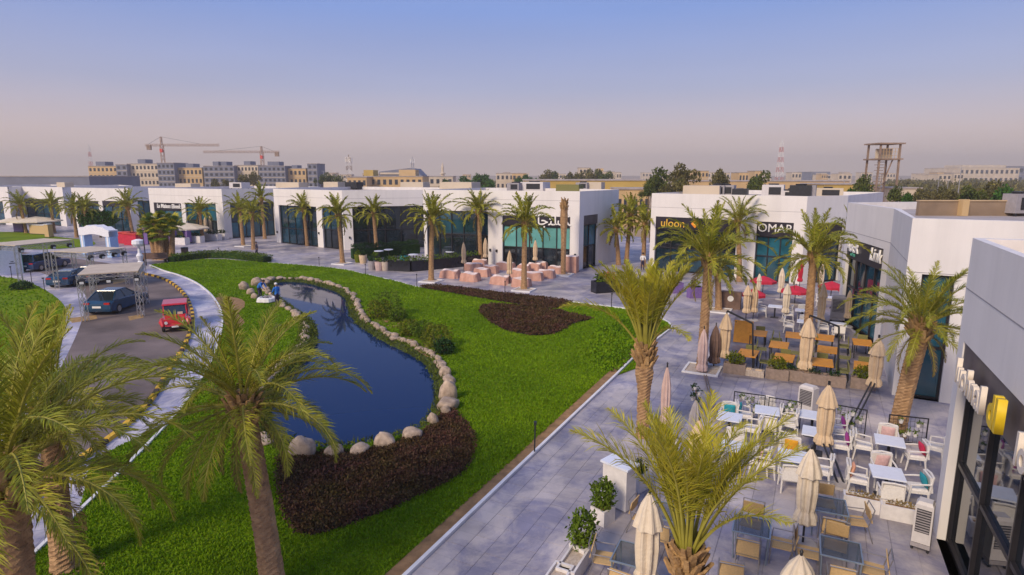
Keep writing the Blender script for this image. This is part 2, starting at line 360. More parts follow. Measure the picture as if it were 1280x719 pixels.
def sheet(name, loops, z, m, parent=None):
    """flat sheet: outer loop, then holes"""
    loops = [[Vector((p[0], p[1], 0)) for p in l] for l in loops]
    flat = [p for l in loops for p in l]; tri = tessellate_polygon(loops)
    me = bpy.data.meshes.new(name); me.from_pydata([(p.x, p.y, z) for p in flat], [], [tuple(t) for t in tri]); me.materials.append(m)
    bm = bmesh.new(); bm.from_mesh(me)
    for f in bm.faces:
        f.normal_update()
        if f.normal.z < 0: f.normal_flip()
    bm.to_mesh(me); bm.free()
    return link(name, me, parent)
def inside(p, poly):
    x, y = p[0], p[1]; c = False; n = len(poly); j = n - 1
    for i in range(n):
        xi, yi, xj, yj = poly[i][0], poly[i][1], poly[j][0], poly[j][1]
        if (yi > y) != (yj > y) and x < (xj - xi) * (y - yi) / (yj - yi) + xi: c = not c
        j = i
    return c
def inside_np(P, poly):
    c = np.zeros(len(P), bool); n = len(poly); j = n - 1
    for i in range(n):
        xi, yi, xj, yj = poly[i][0], poly[i][1], poly[j][0], poly[j][1]
        if yi != yj:
            k = ((yi > P[:, 1]) != (yj > P[:, 1])) & (P[:, 0] < (xj - xi) * (P[:, 1] - yi) / (yj - yi) + xi); c ^= k
        j = i
    return c
def ribbon(name, line, w, z, m, parent=None, h=0.0, side=0.0):
    """a strip (or low kerb when h > 0) along an open line"""
    P = [Vector(p).to_2d() for p in line]; Lf, Rt = [], []
    for i, p in enumerate(P):
        d = (P[min(i + 1, len(P) - 1)] - P[max(i - 1, 0)]).normalized(); n = Vector((-d.y, d.x))
        Lf.append(p + n * (w / 2 + side)); Rt.append(p - n * (w / 2 - side))
    mb = MB()
    vs = [(a.x, a.y, z) for a in Lf] + [(a.x, a.y, z) for a in Rt]; k = len(P)
    if h:
        vs += [(a.x, a.y, z + h) for a in Lf] + [(a.x, a.y, z + h) for a in Rt]
        fs = []
        for i in range(k - 1):
            fs += [(2 * k + i, 2 * k + i + 1, 3 * k + i + 1, 3 * k + i), (i, i + 1, 2 * k + i + 1, 2 * k + i), (k + i, k + i + 1, 3 * k + i + 1, 3 * k + i)]
        fs += [(0, k, 3 * k, 2 * k), (k - 1, 2 * k - 1, 4 * k - 1, 3 * k - 1)]
    else: fs = [(i, i + 1, k + i + 1, k + i) for i in range(k - 1)]
    mb.add(vs, fs); o = mb.build(name, m, parent)
    if not h and o.data.polygons[0].normal.z < 0:
        o.data.flip_normals()
    return o
def leaves_mesh(name, pts, size, m, seed=1, flat=0.5, aspect=1.8, tris=True):
    """one small face per point, turned every way; pts: (n,3) array, size: scalar or (n,)"""
    rg = np.random.default_rng(seed); n = len(pts); pts = np.asarray(pts, float)
    a = rg.uniform(0, 2 * np.pi, n); tl = rg.uniform(-1, 1, n) * (1 - flat) * 1.5 + 0.3
    d = np.stack([np.cos(a) * np.cos(tl), np.sin(a) * np.cos(tl), np.sin(tl)], 1)
    b = rg.normal(size=(n, 3)); b[:, 2] *= (1 - flat); w = np.cross(d, b); w /= np.linalg.norm(w, axis=1)[:, None] + 1e-9
    s = np.broadcast_to(np.asarray(size, float), (n,)) * rg.uniform(0.7, 1.3, n)
    L = (d * s[:, None]); W = w * (s / aspect / 2)[:, None]
    if tris:
        v = np.stack([pts - W, pts + W, pts + L], 1).reshape(-1, 3); k = 3
    else:
        v = np.stack([pts, pts + L * 0.5 + W, pts + L, pts + L * 0.5 - W], 1).reshape(-1, 3); k = 4
    return raw_mesh(name, v, k, m)
def raw_mesh(name, v, k, m):
    n = len(v) // k; me = bpy.data.meshes.new(name)
    me.vertices.add(len(v)); me.vertices.foreach_set('co', np.ascontiguousarray(v, np.float32).ravel())
    me.loops.add(n * k); me.loops.foreach_set('vertex_index', np.arange(n * k, dtype=np.int32))
    me.polygons.add(n); me.polygons.foreach_set('loop_start', np.arange(0, n * k, k, dtype=np.int32))
    me.materials.append(m); me.update(); me.validate()
    return me
def text_mesh(name, body, size, m, extrude=0.03, bold=0.0, shear=0.0):
    cu = bpy.data.curves.new(name, 'FONT'); cu.body = body; cu.size = size; cu.extrude = extrude; cu.offset = bold
    cu.align_x = 'CENTER'; cu.align_y = 'CENTER'; cu.shear = shear; cu.resolution_u = 3
    o = bpy.data.objects.new(name + '_tmp', cu); col.objects.link(o)
    dg = bpy.context.evaluated_depsgraph_get(); me = bpy.data.meshes.new_from_object(o.evaluated_get(dg)); me.name = name
    bpy.data.objects.remove(o); bpy.data.curves.remove(cu)
    me.materials.clear(); me.materials.append(m)
    return me

# ================================================================== THE SETTING
# ---- ground
struct(sheet('ground', [[(-6000, -200), (6000, -200), (6000, 9000), (-6000, 9000)]], -0.9, M['sand']))

LAWN_PX = [(470, 757), (510, 719), (640, 594), (770, 470), (800, 441), (829, 419), (839, 409), (826, 399), (795, 389), (765, 384.5), (735, 381), (712, 378), (690, 375), (650, 370), (610, 366), (575, 361), (545, 358.5), (525, 359.5), (500, 353), (475, 347), (450, 341.5), (430, 337), (400, 333.5), (370, 331), (335, 328.5), (300, 326), (260, 324), (215, 328), (187, 332), (205, 339), (225, 345), (245, 354), (262, 367), (272, 380), (277, 392), (278, 405), (274, 425), (263, 455), (240, 492), (213, 527), (161, 581), (100, 640), (50, 687), (-20, 757)]
lawn = [G(*p) for p in LAWN_PX]
lawn_s = smooth_closed(lawn[3:41], 3)[:-3] + [p.to_2d() for p in lawn[41:]] + [p.to_2d() for p in lawn[:3]]
WATER_Z = -0.16
POND_PX = [(348, 353.5), (365, 353), (385, 355), (405, 360.5), (420, 365.5), (430, 373), (435, 383), (437, 393), (444, 403), (453, 411), (466, 420), (481, 428.5), (500, 438), (516, 446), (530, 456), (538, 467), (542.5, 481), (543, 495), (541, 508), (535, 521), (522, 534), (500, 543), (475, 549), (445, 555), (412, 558), (380, 556), (356, 551), (342, 538), (338, 520), (341, 503), (352, 484), (366, 468), (382, 452), (392, 437), (396, 425), (395, 412), (388, 402), (378, 393), (366, 385), (356, 378), (347, 370), (341, 361)]
pond = smooth_closed([G(p[0], p[1], WATER_Z) for p in POND_PX], 3)
def offset_poly(poly, d):
    out = []; n = len(poly); A = sum(poly[i][0] * poly[(i + 1) % n][1] - poly[(i + 1) % n][0] * poly[i][1] for i in range(n))
    sg = 1 if A > 0 else -1
    for i in range(n):
        t = (Vector(poly[(i + 1) % n]).to_2d() - Vector(poly[i - 1]).to_2d()).normalized()
        out.append(Vector(poly[i]).to_2d() + Vector((t.y, -t.x)) * sg * d)
    return out
pond_rim = offset_poly(pond, 0.45)

# ---- paving of the plaza (slabs are laid further down)
def paving_mat(name, c1, c2, mortar, axis, sw, sh, patch=0.12):
    m = bpy.data.materials.new(name); m.use_nodes = True; nt = m.node_tree; b = nt.nodes['Principled BSDF']; L = nt.links.new
    g = nt.nodes.new('ShaderNodeNewGeometry'); mp = nt.nodes.new('ShaderNodeMapping'); mp.inputs['Rotation'].default_value = (0, 0, -axis)
    L(g.outputs['Position'], mp.inputs[0])
    br = nt.nodes.new('ShaderNodeTexBrick'); br.inputs['Scale'].default_value = 1; br.inputs['Brick Width'].default_value = sw; br.inputs['Row Height'].default_value = sh
    br.inputs['Mortar Size'].default_value = 0.012; br.inputs['Color1'].default_value = (*c1, 1); br.inputs['Color2'].default_value = (*c2, 1); br.inputs['Mortar'].default_value = (*mortar, 1)
    L(mp.outputs[0], br.inputs['Vector'])
    n1 = nt.nodes.new('ShaderNodeTexNoise'); n1.inputs['Scale'].default_value = patch; n1.inputs['Detail'].default_value = 9; n1.inputs['Roughness'].default_value = 0.62
    L(g.outputs['Position'], n1.inputs['Vector'])
    mr = nt.nodes.new('ShaderNodeMapRange'); mr.inputs[1].default_value = 0.34; mr.inputs[2].default_value = 0.66; mr.inputs[3].default_value = 0.62; mr.inputs[4].default_value = 1.30
    L(n1.outputs['Fac'], mr.inputs[0])
    mu = nt.nodes.new('ShaderNodeMix'); mu.data_type = 'RGBA'; mu.blend_type = 'MULTIPLY'; mu.inputs[0].default_value = 1
    L(br.outputs['Color'], mu.inputs[6]); L(mr.outputs[0], mu.inputs[7])
    n3 = nt.nodes.new('ShaderNodeTexNoise'); n3.inputs['Scale'].default_value = 0.55; n3.inputs['Detail'].default_value = 10; n3.inputs['Roughness'].default_value = 0.7; n3.inputs['Distortion'].default_value = 0.6; L(g.outputs['Position'], n3.inputs['Vector'])
    mr3 = nt.nodes.new('ShaderNodeMapRange'); mr3.inputs[1].default_value = 0.43; mr3.inputs[2].default_value = 0.60; L(n3.outputs['Fac'], mr3.inputs[0])
    mt = nt.nodes.new('ShaderNodeMix'); mt.data_type = 'RGBA'; mt.inputs[6].default_value = (1.20, 1.15, 1.08, 1); mt.inputs[7].default_value = (0.58, 0.59, 0.77, 1); L(mr3.outputs[0], mt.inputs[0])
    m2 = nt.nodes.new('ShaderNodeMix'); m2.data_type = 'RGBA'; m2.blend_type = 'MULTIPLY'; m2.inputs[0].default_value = 1; L(mu.outputs[2], m2.inputs[6]); L(mt.outputs[2], m2.inputs[7]); L(m2.outputs[2], b.inputs['Base Color'])
    n2 = nt.nodes.new('ShaderNodeTexNoise'); n2.inputs['Scale'].default_value = 1.3; n2.inputs['Detail'].default_value = 6; L(g.outputs['Position'], n2.inputs['Vector'])
    mr2 = nt.nodes.new('ShaderNodeMapRange'); mr2.inputs[3].default_value = 0.30; mr2.inputs[4].default_value = 0.62; L(n2.outputs['Fac'], mr2.inputs[0]); L(mr2.outputs[0], b.inputs['Roughness'])
    bp = nt.nodes.new('ShaderNodeBump'); bp.inputs['Strength'].default_value = 0.25; bp.inputs['Distance'].default_value = 0.02; L(n2.outputs['Fac'], bp.inputs['Height']); L(bp.outputs[0], b.inputs['Normal'])
    b.inputs['Specular IOR Level'].default_value = 0.45
    return m
_e = (G(770, 470) - G(510, 719)).normalized(); PATH_AX = math.atan2(_e.y, _e.x)
M['paving'] = paving_mat('plaza_paving', (0.415, 0.382, 0.395), (0.395, 0.365, 0.380), (0.35, 0.325, 0.338), PATH_AX, 1.1, 0.55, patch=0.22)
M['walk_paving'] = paving_mat('walkway_paving', (0.56, 0.53, 0.58), (0.46, 0.445, 0.50), (0.33, 0.32, 0.37), 0.3, 2.4, 0.42, patch=0.3)
plaza = sheet('pavement', [[(-170, -12), (48, -12), (48, 74), (24, 84), (10, 100), (-40, 128), (-170, 190)], lawn_s], 0.0, M['paving'])
struct(plaza)

M['deck_paving'] = paving_mat('terrace_paving', (0.25, 0.225, 0.24), (0.215, 0.195, 0.21), (0.15, 0.14, 0.15), PATH_AX + .6, 0.7, 0.7, patch=0.4)
struct(sheet('terrace_floor', [[G(*p) for p in [(902, 471), (1000, 481), (1098, 492), (1092, 440), (1058, 408), (1046, 398), (985, 372), (928, 378), (908, 420)]]], 0.026, M['deck_paving']))
# ---- lawn with the pond's opening, sloping bank, water
lawn_o = sheet('lawn', [lawn_s, pond_rim], 0.02, M['lawn']); struct(lawn_o)
mb = MB(); n = len(pond)
pin = offset_poly(pond, -0.5)
mb.add([(p.x, p.y, 0.02) for p in pond_rim] + [(p.x, p.y, WATER_Z - 0.02) for p in pond] + [(p.x, p.y, -0.7) for p in pin], [(r * n + i, r * n + (i + 1) % n, (r + 1) * n + (i + 1) % n, (r + 1) * n + i) for r in (0, 1) for i in range(n)])
mb.add([(p.x, p.y, -0.7) for p in pin], [tuple(t) for t in tessellate_polygon([[Vector((p.x, p.y, 0)) for p in pin]])])
M['bank'] = mat('pond_bank', (0.055, 0.075, 0.012), 0.95, c2=(0.03, 0.045, 0.01), scale=2, bump=0.6)
struct(mb.build('pond_bank', M['bank']))
wm = bpy.data.materials.new('pond_water'); wm.use_nodes = True; b = wm.node_tree.nodes['Principled BSDF']
b.inputs['Base Color'].default_value = (0.0006, 0.017, 0.080, 1); b.inputs['Roughness'].default_value = 0.03; b.inputs['IOR'].default_value = 1.33
b.inputs['Specular IOR Level'].default_value = 0.26
nz = wm.node_tree.nodes.new('ShaderNodeTexNoise'); nz.inputs['Scale'].default_value = 1.2; nz.inputs['Detail'].default_value = 3
bp = wm.node_tree.nodes.new('ShaderNodeBump'); bp.inputs['Strength'].default_value = 0.06; bp.inputs['Distance'].default_value = 0.05
wm.node_tree.links.new(nz.outputs['Fac'], bp.inputs['Height']); wm.node_tree.links.new(bp.outputs[0], b.inputs['Normal'])
water = sheet('pond_water', [offset_poly(pond, 0.06)], WATER_Z, wm); struct(water, 'still blue pond water inside the boulder rim')

# ---- lawn edging, soil strip along the path
edge_r = [p.to_2d() for p in lawn[:5]]; edge_r = edge_r[:4] + smooth_open([lawn[i] for i in range(3, 12)], 4)
struct(ribbon('lawn_kerb', edge_r, 0.10, 0.0, M['kerb_white'], h=0.10))
struct(ribbon('soil_strip', [p.to_2d() for p in lawn[:6]], 0.42, 0.026, M['soil'], side=0.25))
edge_l = smooth_open([lawn[i] for i in range(28, 44)], 4)
struct(ribbon('walkway_kerb', edge_l, 0.10, 0.0, M['kerb_white'], h=0.09))
edge_t = smooth_open([lawn[i] for i in range(11, 25)], 3)
struct(ribbon('plaza_kerb', edge_t, 0.10, 0.0, M['kerb_white'], h=0.05))

_l = [p.to_2d() for p in lawn[:6]]; _n = [Vector((-(b_ - a).normalized().y, (b_ - a).normalized().x)) for a, b_ in zip(_l, _l[1:] + [_l[-1] + (_l[-1] - _l[-2])])]
SOIL_STRIP = [p - n_ * .1 for p, n_ in zip(_l, _n)] + [p + n_ * (.40 + .07 * (i % 2)) for i, (p, n_) in reversed(list(enumerate(zip(_l, _n))))]
# ---- road, walkway, painted kerb blocks, left-hand lawns
KERB_PX = [(150, 331), (178, 342), (196, 346.5), (212, 353), (225, 363), (234, 374), (239, 386), (241, 398), (238, 415), (229, 437), (212, 463), (190, 500), (150, 540), (103, 575), (58, 613), (20, 648), (-40, 705)]
kerb = smooth_open([G(*p) for p in KERB_PX], 6)
ROADL_PX = [(-40, 322), (0, 331), (40, 338), (75, 350), (100, 362), (108, 374), (105, 392), (95, 420), (70, 470), (30, 530), (-20, 570), (-120, 640)]
roadl = smooth_open([G(*p) for p in ROADL_PX], 4)
struct(sheet('road', [kerb + [Vector((-22, 8)), Vector((-34, 10))] + list(reversed(roadl)) + [G(-40, 309).to_2d(), G(60, 318).to_2d(), G(120, 327).to_2d()]], 0.004, M['asphalt']))
struct(sheet('walkway', [kerb[6:] + list(reversed([p for p in edge_l]))], 0.006, M['walk_paving']))
k = thing('kerb', None, None); struct(k, 'yellow and black painted kerb curving round the road')
acc = 0.0; seg = []
L_ = [0]
for i in range(1, len(kerb)): L_.append(L_[-1] + (kerb[i] - kerb[i - 1]).length)
def along(P, LL, s):
    for i in range(1, len(P)):
        if LL[i] >= s or i == len(P) - 1:
            t = (s - LL[i - 1]) / max(1e-6, LL[i] - LL[i - 1]); return P[i - 1].lerp(P[i], t), (P[i] - P[i - 1]).normalized()
kb = [MB().box((0, 0, 0.075), (0.62, 0.2, 0.15), taper=0.93).mesh('kerb_block', m_) for m_ in (M['kerb_yellow'], M['kerb_black'])]
s_ = 0.3; i = 0
while s_ < L_[-1] - 1 and i < 120:
    p, d = along(kerb, L_, s_); o = link('kerb_block', kb[i % 2], k, (p.x, p.y, 0.004)); o.rotation_euler.z = math.atan2(d.y, d.x) + rnd.uniform(-.02, .02)
    s_ += 0.64; i += 1
left_walk_out = smooth_open([G(*p) for p in [(-60, 337), (0, 346), (30, 351), (60, 365), (80, 382), (82, 400), (70, 430), (45, 480), (0, 530), (-90, 590)]], 4)
struct(sheet('left_walkway', [roadl[2:-2] + list(reversed(left_walk_out))], 0.008, M['walk_paving']))
struct(sheet('left_lawn', [left_walk_out + [Vector((-45, 14)), Vector((-60, 30))]], 0.03, M['lawn']))
far_lawn = [G(*p) for p in [(-80, 291), (0, 290), (42, 292), (78, 297), (112, 301), (118, 306), (90, 310), (40, 312), (-10, 306), (-80, 303)]]
struct(sheet('far_lawn', [smooth_closed(far_lawn, 3)], 0.03, M['lawn']))
sheetp = [[(86, 398), (120, 394), (122, 399), (90, 404)], [(160, 396), (178, 393), (180, 397), (162, 401)], [(140, 350), (158, 348), (160, 352), (142, 355)]]
for q in sheetp: struct(sheet('road_marking', [[G(*p) for p in q]], 0.009, M['paint_yellow']))
worn = [(268, 374), (282, 371), (303, 375), (306, 384), (298, 392), (306, 404), (290, 412), (279, 402), (275, 388)]
struct(sheet('bare_patch', [smooth_closed([G(*p) for p in worn], 3)], 0.028, M['soil']))
struct(sheet('bare_patch', [smooth_closed([G(*p) for p in [(60, 700), (95, 690), (130, 700), (120, 730), (60, 735)]], 3)], 0.028, M['soil']))

# ---- planting beds
BED_BIG = smooth_closed([G(*p) for p in [(352, 574), (400, 570), (440, 568), (480, 563), (505, 553), (530, 544), (545, 530), (560, 514), (574, 527), (588, 545), (590, 560), (585, 580), (565, 600), (520, 622), (480, 640), (440, 655), (405, 667), (383, 669), (366, 657), (355, 630)]], 3)
BED_TIP = smooth_closed([G(*p) for p in [(602, 386), (622, 382), (645, 383.5), (680, 387), (710, 393), (738, 399.5), (716, 405), (700, 415), (678, 420), (650, 418), (625, 410), (606, 397)]], 3)
BED_STRIP = smooth_closed([G(*p) for p in [(526, 360), (545, 358.5), (575, 361), (610, 366), (650, 370), (690, 375), (712, 378.5), (706, 384), (680, 386), (640, 380), (600, 373), (560, 366)]], 3)
def scatter(poly, n, seed):
    rg = np.random.default_rng(seed); P = np.array([[p[0], p[1]] for p in poly]); lo, hi = P.min(0), P.max(0)
    q = rg.uniform(lo, hi, (int(n * np.prod(hi - lo)) + 10, 2)); return q[inside_np(q, [tuple(p) for p in P])]
for nm, poly, dens, hgt, lab, sz in (('planting_bed', BED_BIG, 1300, 0.15, 'large dark maroon planting bed in front of the pond boulders', 0.085),
                                 ('planting_bed', BED_TIP, 500, 0.14, 'maroon planting bed shaped like a teardrop at the tip of the lawn', 0.12),
                                 ('planting_bed', BED_STRIP, 500, 0.15, 'long thin maroon planting strip along the paved edge of the lawn', 0.12)):
    o = sheet(nm, [poly], 0.032, M['bed']); tag(o, lab, 'flower bed')
    q = scatter(offset_poly(poly, 0.14), dens, 5); rg = np.random.default_rng(3)
    q = q[inside_np(q, [tuple(p) for p in poly]) | (rg.uniform(0, 1, len(q)) < .45)]
    hh = np.array([noise.noise(Vector((x * 1.7, y * 1.7, 0))) for x, y in q]) * 0.16 + hgt * 0.8
    z = 0.05 + rg.uniform(0.25, 1, len(q)) ** 0.7 * hh
    me = leaves_mesh('foliage', np.column_stack([q, z]), sz, M['bedleaf'], seed=11, flat=0.45, tris=False); f = link('foliage', me, o); f['kind'] = 'stuff'

# ---- grass blades (uncountable)
def grass(name, poly, holes, near, seed, label, zf=0.03, dmax=150, hgt=0.11):
    rg = np.random.default_rng(seed); P = np.array([[p[0], p[1]] for p in poly]); lo, hi = P.min(0), P.max(0)
    q = rg.uniform(lo, hi, (int(dmax * np.prod(hi - lo)), 2))
    dist = np.hypot(q[:, 0], q[:, 1]); keep = rg.uniform(0, 1, len(q)) < np.clip((near / np.maximum(dist, 1)) ** 1.5, 0.05, 1)
    q = q[keep]; q = q[inside_np(q, [tuple(p) for p in P])]
    for h in holes: q = q[~inside_np(q, [(p[0], p[1]) for p in h])]
    dist = np.hypot(q[:, 0], q[:, 1]); n = len(q)
    nz = np.array([noise.noise(Vector((x * 1.1, y * 1.1, 3))) + 0.6 * noise.noise(Vector((x * 3.3, y * 3.3, 8))) for x, y in q])
    a = rg.uniform(0, 2 * np.pi, n); h = hgt * (1 + 0.55 * nz) * rg.uniform(0.6, 1.3, n); w = (0.011 + 0.0010 * dist) * rg.uniform(0.7, 1.3, n)
    le = rg.uniform(0.2, 1.0, n) * h; b = rg.uniform(0, 2 * np.pi, n)
    c = np.column_stack([q, np.full(n, zf)]); wv = np.stack([np.cos(a) * w, np.sin(a) * w, np.zeros(n)], 1)
    tip = c + np.stack([np.cos(b) * le, np.sin(b) * le, h], 1)
    v = np.stack([c - wv, c + wv, tip], 1).reshape(-1, 3)
    o = link(name, raw_mesh(name, v, 3, M['blade'])); tag(o, label, 'grass', kind='stuff'); return o
grass('grass', lawn_s, [SOIL_STRIP, pond_rim, BED_BIG, BED_TIP, BED_STRIP, smooth_closed([G(*p) for p in worn], 3)], 13, 21, 'bright green grass of the lawn around the pond', dmax=1100, hgt=0.06)
grass('grass', [p for p in left_walk_out] + [Vector((-45, 14)), Vector((-60, 30))], [], 13, 22, 'green grass beside the road behind the near palms', dmax=130, hgt=0.12)

# ---- paving slabs near the camera: the 300 largest in view one by one, the rest as one mass
def slab_mat(name, isl):
    m = M['paving'].copy(); m.name = name; nt = m.node_tree; b = nt.nodes['Principled BSDF']; L = nt.links.new
    src = b.inputs['Base Color'].links[0].from_socket; h = nt.nodes.new('ShaderNodeHueSaturation'); mr = nt.nodes.new('ShaderNodeMapRange')
    mr.inputs[3].default_value = 0.93; mr.inputs[4].default_value = 1.06
    if isl: rr = nt.nodes.new('ShaderNodeNewGeometry').outputs['Random Per Island']
    else: rr = nt.nodes.new('ShaderNodeObjectInfo').outputs['Random']
    L(rr, mr.inputs[0]); L(mr.outputs[0], h.inputs['Value']); L(src, h.inputs['Color']); L(h.outputs[0], b.inputs['Base Color'])
    return m
SLAB_AREA = [G(*p) for p in [(473, 757), (640, 597), (770, 473), (840, 410), (900, 372), (1000, 372), (1100, 470), (1168, 520), (1172, 672), (1195, 757)]]
ca, sa = math.cos(PATH_AX), math.sin(PATH_AX); SW, SH = 1.1, 0.55
def loc2w(u, v): return Vector((ca * u - sa * v, sa * u + ca * v, 0))
cells = []
for iv in range(-60, 90):
    for iu in range(-10, 60):
        u = (iu + (0.5 if iv % 2 else 0.0)) * SW; v = iv * SH
        cs = [loc2w(u + du, v + dv) for du, dv in ((0.02, 0.02), (SW - 0.02, 0.02), (SW - 0.02, SH - 0.02), (0.02, SH - 0.02))]
        if all(inside(c, SLAB_AREA) for c in cs) and not any(inside(c, lawn_s) for c in cs):
            cc = loc2w(u + SW / 2, v + SH / 2); cells.append((cc.length, cc))
cells.sort(key=lambda c: c[0])
gap = 0.005
sm = MB().box((0, 0, 0.008), (SW - gap, SH - gap, 0.016), taper=0.995).mesh('paving_slab', slab_mat('slab_stone', False))
rs = random.Random(4)
vis = [c for c in cells if c[1].y > 10.2 and abs(c[1].x) < c[1].y * 0.92]
sel = set(id(c) for c in vis[:300])
for c in vis[:300]:
    o = link('paving_slab', sm, plaza, (c[1].x, c[1].y, 0.001 + rs.uniform(0, 0.003))); o.rotation_euler.z = PATH_AX
mb = MB()
for c in cells:
    if id(c) not in sel: mb.box((c[1].x, c[1].y, 0.008 + rs.uniform(0.0, 0.004)), (SW - gap, SH - gap, 0.016), PATH_AX)
o = mb.build('paving_slabs', slab_mat('slab_stone_mass', True), plaza, fix=False); o['kind'] = 'stuff'

# ================================================================== BUILDINGS
def wpart(mb, name, mats, root, origin, parent=None, smooth=False):
    me = mb.mesh(name, mats, smooth); me.transform(Matrix.Translation(-origin)); return link(name, me, parent or root)
def building(name, label, H, pts, back, faces, roof='roof_grey', cat='building', seam=None, lamps=()):
    """pts: front corners left to right on the ground; back: remaining corners; faces: {i: [openings]} between pts[i] and pts[i+1]"""
    org = Vector((pts[0].x, pts[0].y, 0)); root = thing(name, label, cat, org)
    foot = [p.to_2d() for p in pts] + [Vector(b).to_2d() for b in back]; n = len(foot)
    wall = MB(); details = []
    for i in range(n):
        A = Vector((*foot[i], 0)); B = Vector((*foot[(i + 1) % n], 0)); Lh = (B - A).length; d = (B - A) / Lh; nr = Vector((d.y, -d.x, 0))
        P = lambda u, z, o=0.0: A + d * u + nr * o + Vector((0, 0, z))
        ops = []
        for op in faces.get(i, []):
            x0, y0, x1, y1 = op['px']; ym = (y0 + (y1 or y0 + 40)) / 2
            u0, z1 = on_face(A, B, x0, y0); u1, z1b = on_face(A, B, x1, op.get('yr', y0)); z1 = (z1 + z1b) / 2
            u0 = on_face(A, B, x0, ym)[0]; u1 = on_face(A, B, x1, ym)[0]
            z0 = 0.0 if y1 is None else max(0.0, on_face(A, B, x1, y1)[1])
            if 'u' in op: (u0, u1), z1 = op['u'], op['z1']
            u0, u1 = max(0.15, u0), min(Lh - 0.15, u1)
            if u1 - u0 < 0.3: continue
            ops.append((u0, u1, z0, min(z1, H - 0.4), op))
        ops.sort(key=lambda o: o[0]); u = 0.0; dp = 0.32
        q = lambda a, b_, c, e: wall.add([a, b_, c, e], [(0, 1, 2, 3)])
        for (u0, u1, z0, z1, op) in ops:
            q(P(u, 0), P(u0, 0), P(u0, H), P(u, H)); q(P(u0, z1), P(u1, z1), P(u1, H), P(u0, H))
            if z0 > 0.03: q(P(u0, 0), P(u1, 0), P(u1, z0), P(u0, z0))
            q(P(u0, z0), P(u0, z0, -dp), P(u0, z1, -dp), P(u0, z1)); q(P(u1, z0, -dp), P(u1, z0), P(u1, z1), P(u1, z1, -dp)); q(P(u0, z1), P(u0, z1, -dp), P(u1, z1, -dp), P(u1, z1))
            q(P(u0, z0, -dp), P(u0, z0), P(u1, z0), P(u1, z0, -dp))
            u = u1; details.append((A, B, d, nr, P, u0, u1, z0, z1, dp, op))
        q(P(u, 0), P(Lh, 0), P(Lh, H), P(u, H))
    ins = offset_poly(foot, -0.28); rz = H - 0.45
    cap = MB()
    for i in range(n):
        j = (i + 1) % n
        cap.add([(*foot[i], H), (*foot[j], H), (*ins[j], H), (*ins[i], H)], [(0, 1, 2, 3)])
        cap.add([(*ins[i], H), (*ins[j], H), (*ins[j], rz), (*ins[i], rz)], [(0, 1, 2, 3)])
    me = wall.mesh('wall', M['white_wall'], fix=False); me.transform(Matrix.Translation(-org)); w_o = link('wall', me, root)
    if me.polygons and True:
        bm = bmesh.new(); bm.from_mesh(me); bmesh.ops.remove_doubles(bm, verts=bm.verts, dist=1e-4); bmesh.ops.recalc_face_normals(bm, faces=bm.faces); bm.to_mesh(me); bm.free()
    cm = cap.mesh('parapet', M['white_cap'], fix=True); cm.transform(Matrix.Translation(-org)); link('parapet', cm, root)
    ro = sheet('roof', [ins], rz, M[roof], root); ro.data.transform(Matrix.Translation(-org))
    for (A, B, d, nr, P, u0, u1, z0, z1, dp, op) in details:
        ang = math.atan2(d.y, d.x); back_o = -dp + 0.02
        sh = op.get('sign_h', 0.0); zt = z1 - sh
        fr = MB(); fw = op.get('fw', 0.09)
        def rect(mb, ua, ub, za, zb, o, t, mi=0): mb.box(P((ua + ub) / 2, (za + zb) / 2, o), (abs(ub - ua), t, abs(zb - za)), ang, mi)
        k = op.get('n', 2); us = [u0 + (u1 - u0) * j / k for j in range(k + 1)]
        trs = [z0 + 0.02] + [z0 + (zt - z0) * t for t in op.get('tr', [])] + [zt]
        for j, uu in enumerate(us):
            uu2 = min(max(uu, u0 + fw / 2), u1 - fw / 2); rect(fr, uu2 - fw / 2, uu2 + fw / 2, z0, zt, back_o + 0.05, 0.12)
        for j in range(k):
            for t_ in trs: rect(fr, us[j] + fw / 2 + (fw / 2 if j == 0 else 0), us[j + 1] - fw / 2 - (fw / 2 if j == k - 1 else 0), min(max(t_ - 0.05, z0), zt - 0.1), min(max(t_ - 0.05, z0), zt - 0.1) + 0.1, back_o + 0.045, 0.10)
        win = wpart(fr, 'window', M['frame_black'], root, org)
        gl = op.get('g', ['glass'])
        for r_ in range(len(trs) - 1):
            for j in range(k):
                pm = MB(); rect(pm, us[j] + 0.01, us[j + 1] - 0.01, trs[r_] + 0.01, trs[r_ + 1] - 0.01, back_o + 0.01, 0.015)
                wpart(pm, 'pane', M[gl[min(r_, len(gl) - 1)]], root, org, win)
        if sh:
            sp = MB(); rect(sp, u0 + 0.01, u1 - 0.01, zt + 0.002, z1 - 0.01, -0.10, 0.14); so = wpart(sp, 'sign_panel', M[op.get('sm', 'sign_black')], root, org)
            for (txt, px, py, size, mk, kw) in op.get('text', []):
                uu, zz = on_face(A, B, px, py); me = text_mesh('lettering', txt, size, M[mk], **kw)
                me.transform(Matrix.Rotation(math.pi / 2, 4, 'X')); me.transform(Matrix.Rotation(ang, 4, 'Z')); me.transform(Matrix.Translation(P(uu, zz, 0.03) - org))
                link('lettering', me, so)
            for (px, py, s) in op.get('emblem', []):
                uu, zz = on_face(A, B, px, py); em = MB()
                em.box(P(uu, zz, 0.02), (s, 0.06, s), mtx=Matrix.Rotation(ang, 3, 'Z') @ Matrix.Rotation(R(45), 3, 'Y')); wpart(em, 'emblem', M['orange_emblem'], root, org, so)
                em = MB(); em.box(P(uu, zz, 0.06), (s * .45, 0.03, s * .45), mtx=Matrix.Rotation(ang, 3, 'Z') @ Matrix.Rotation(R(45), 3, 'Y')); wpart(em, 'emblem_core', M['letter_gold'], root, org, so)
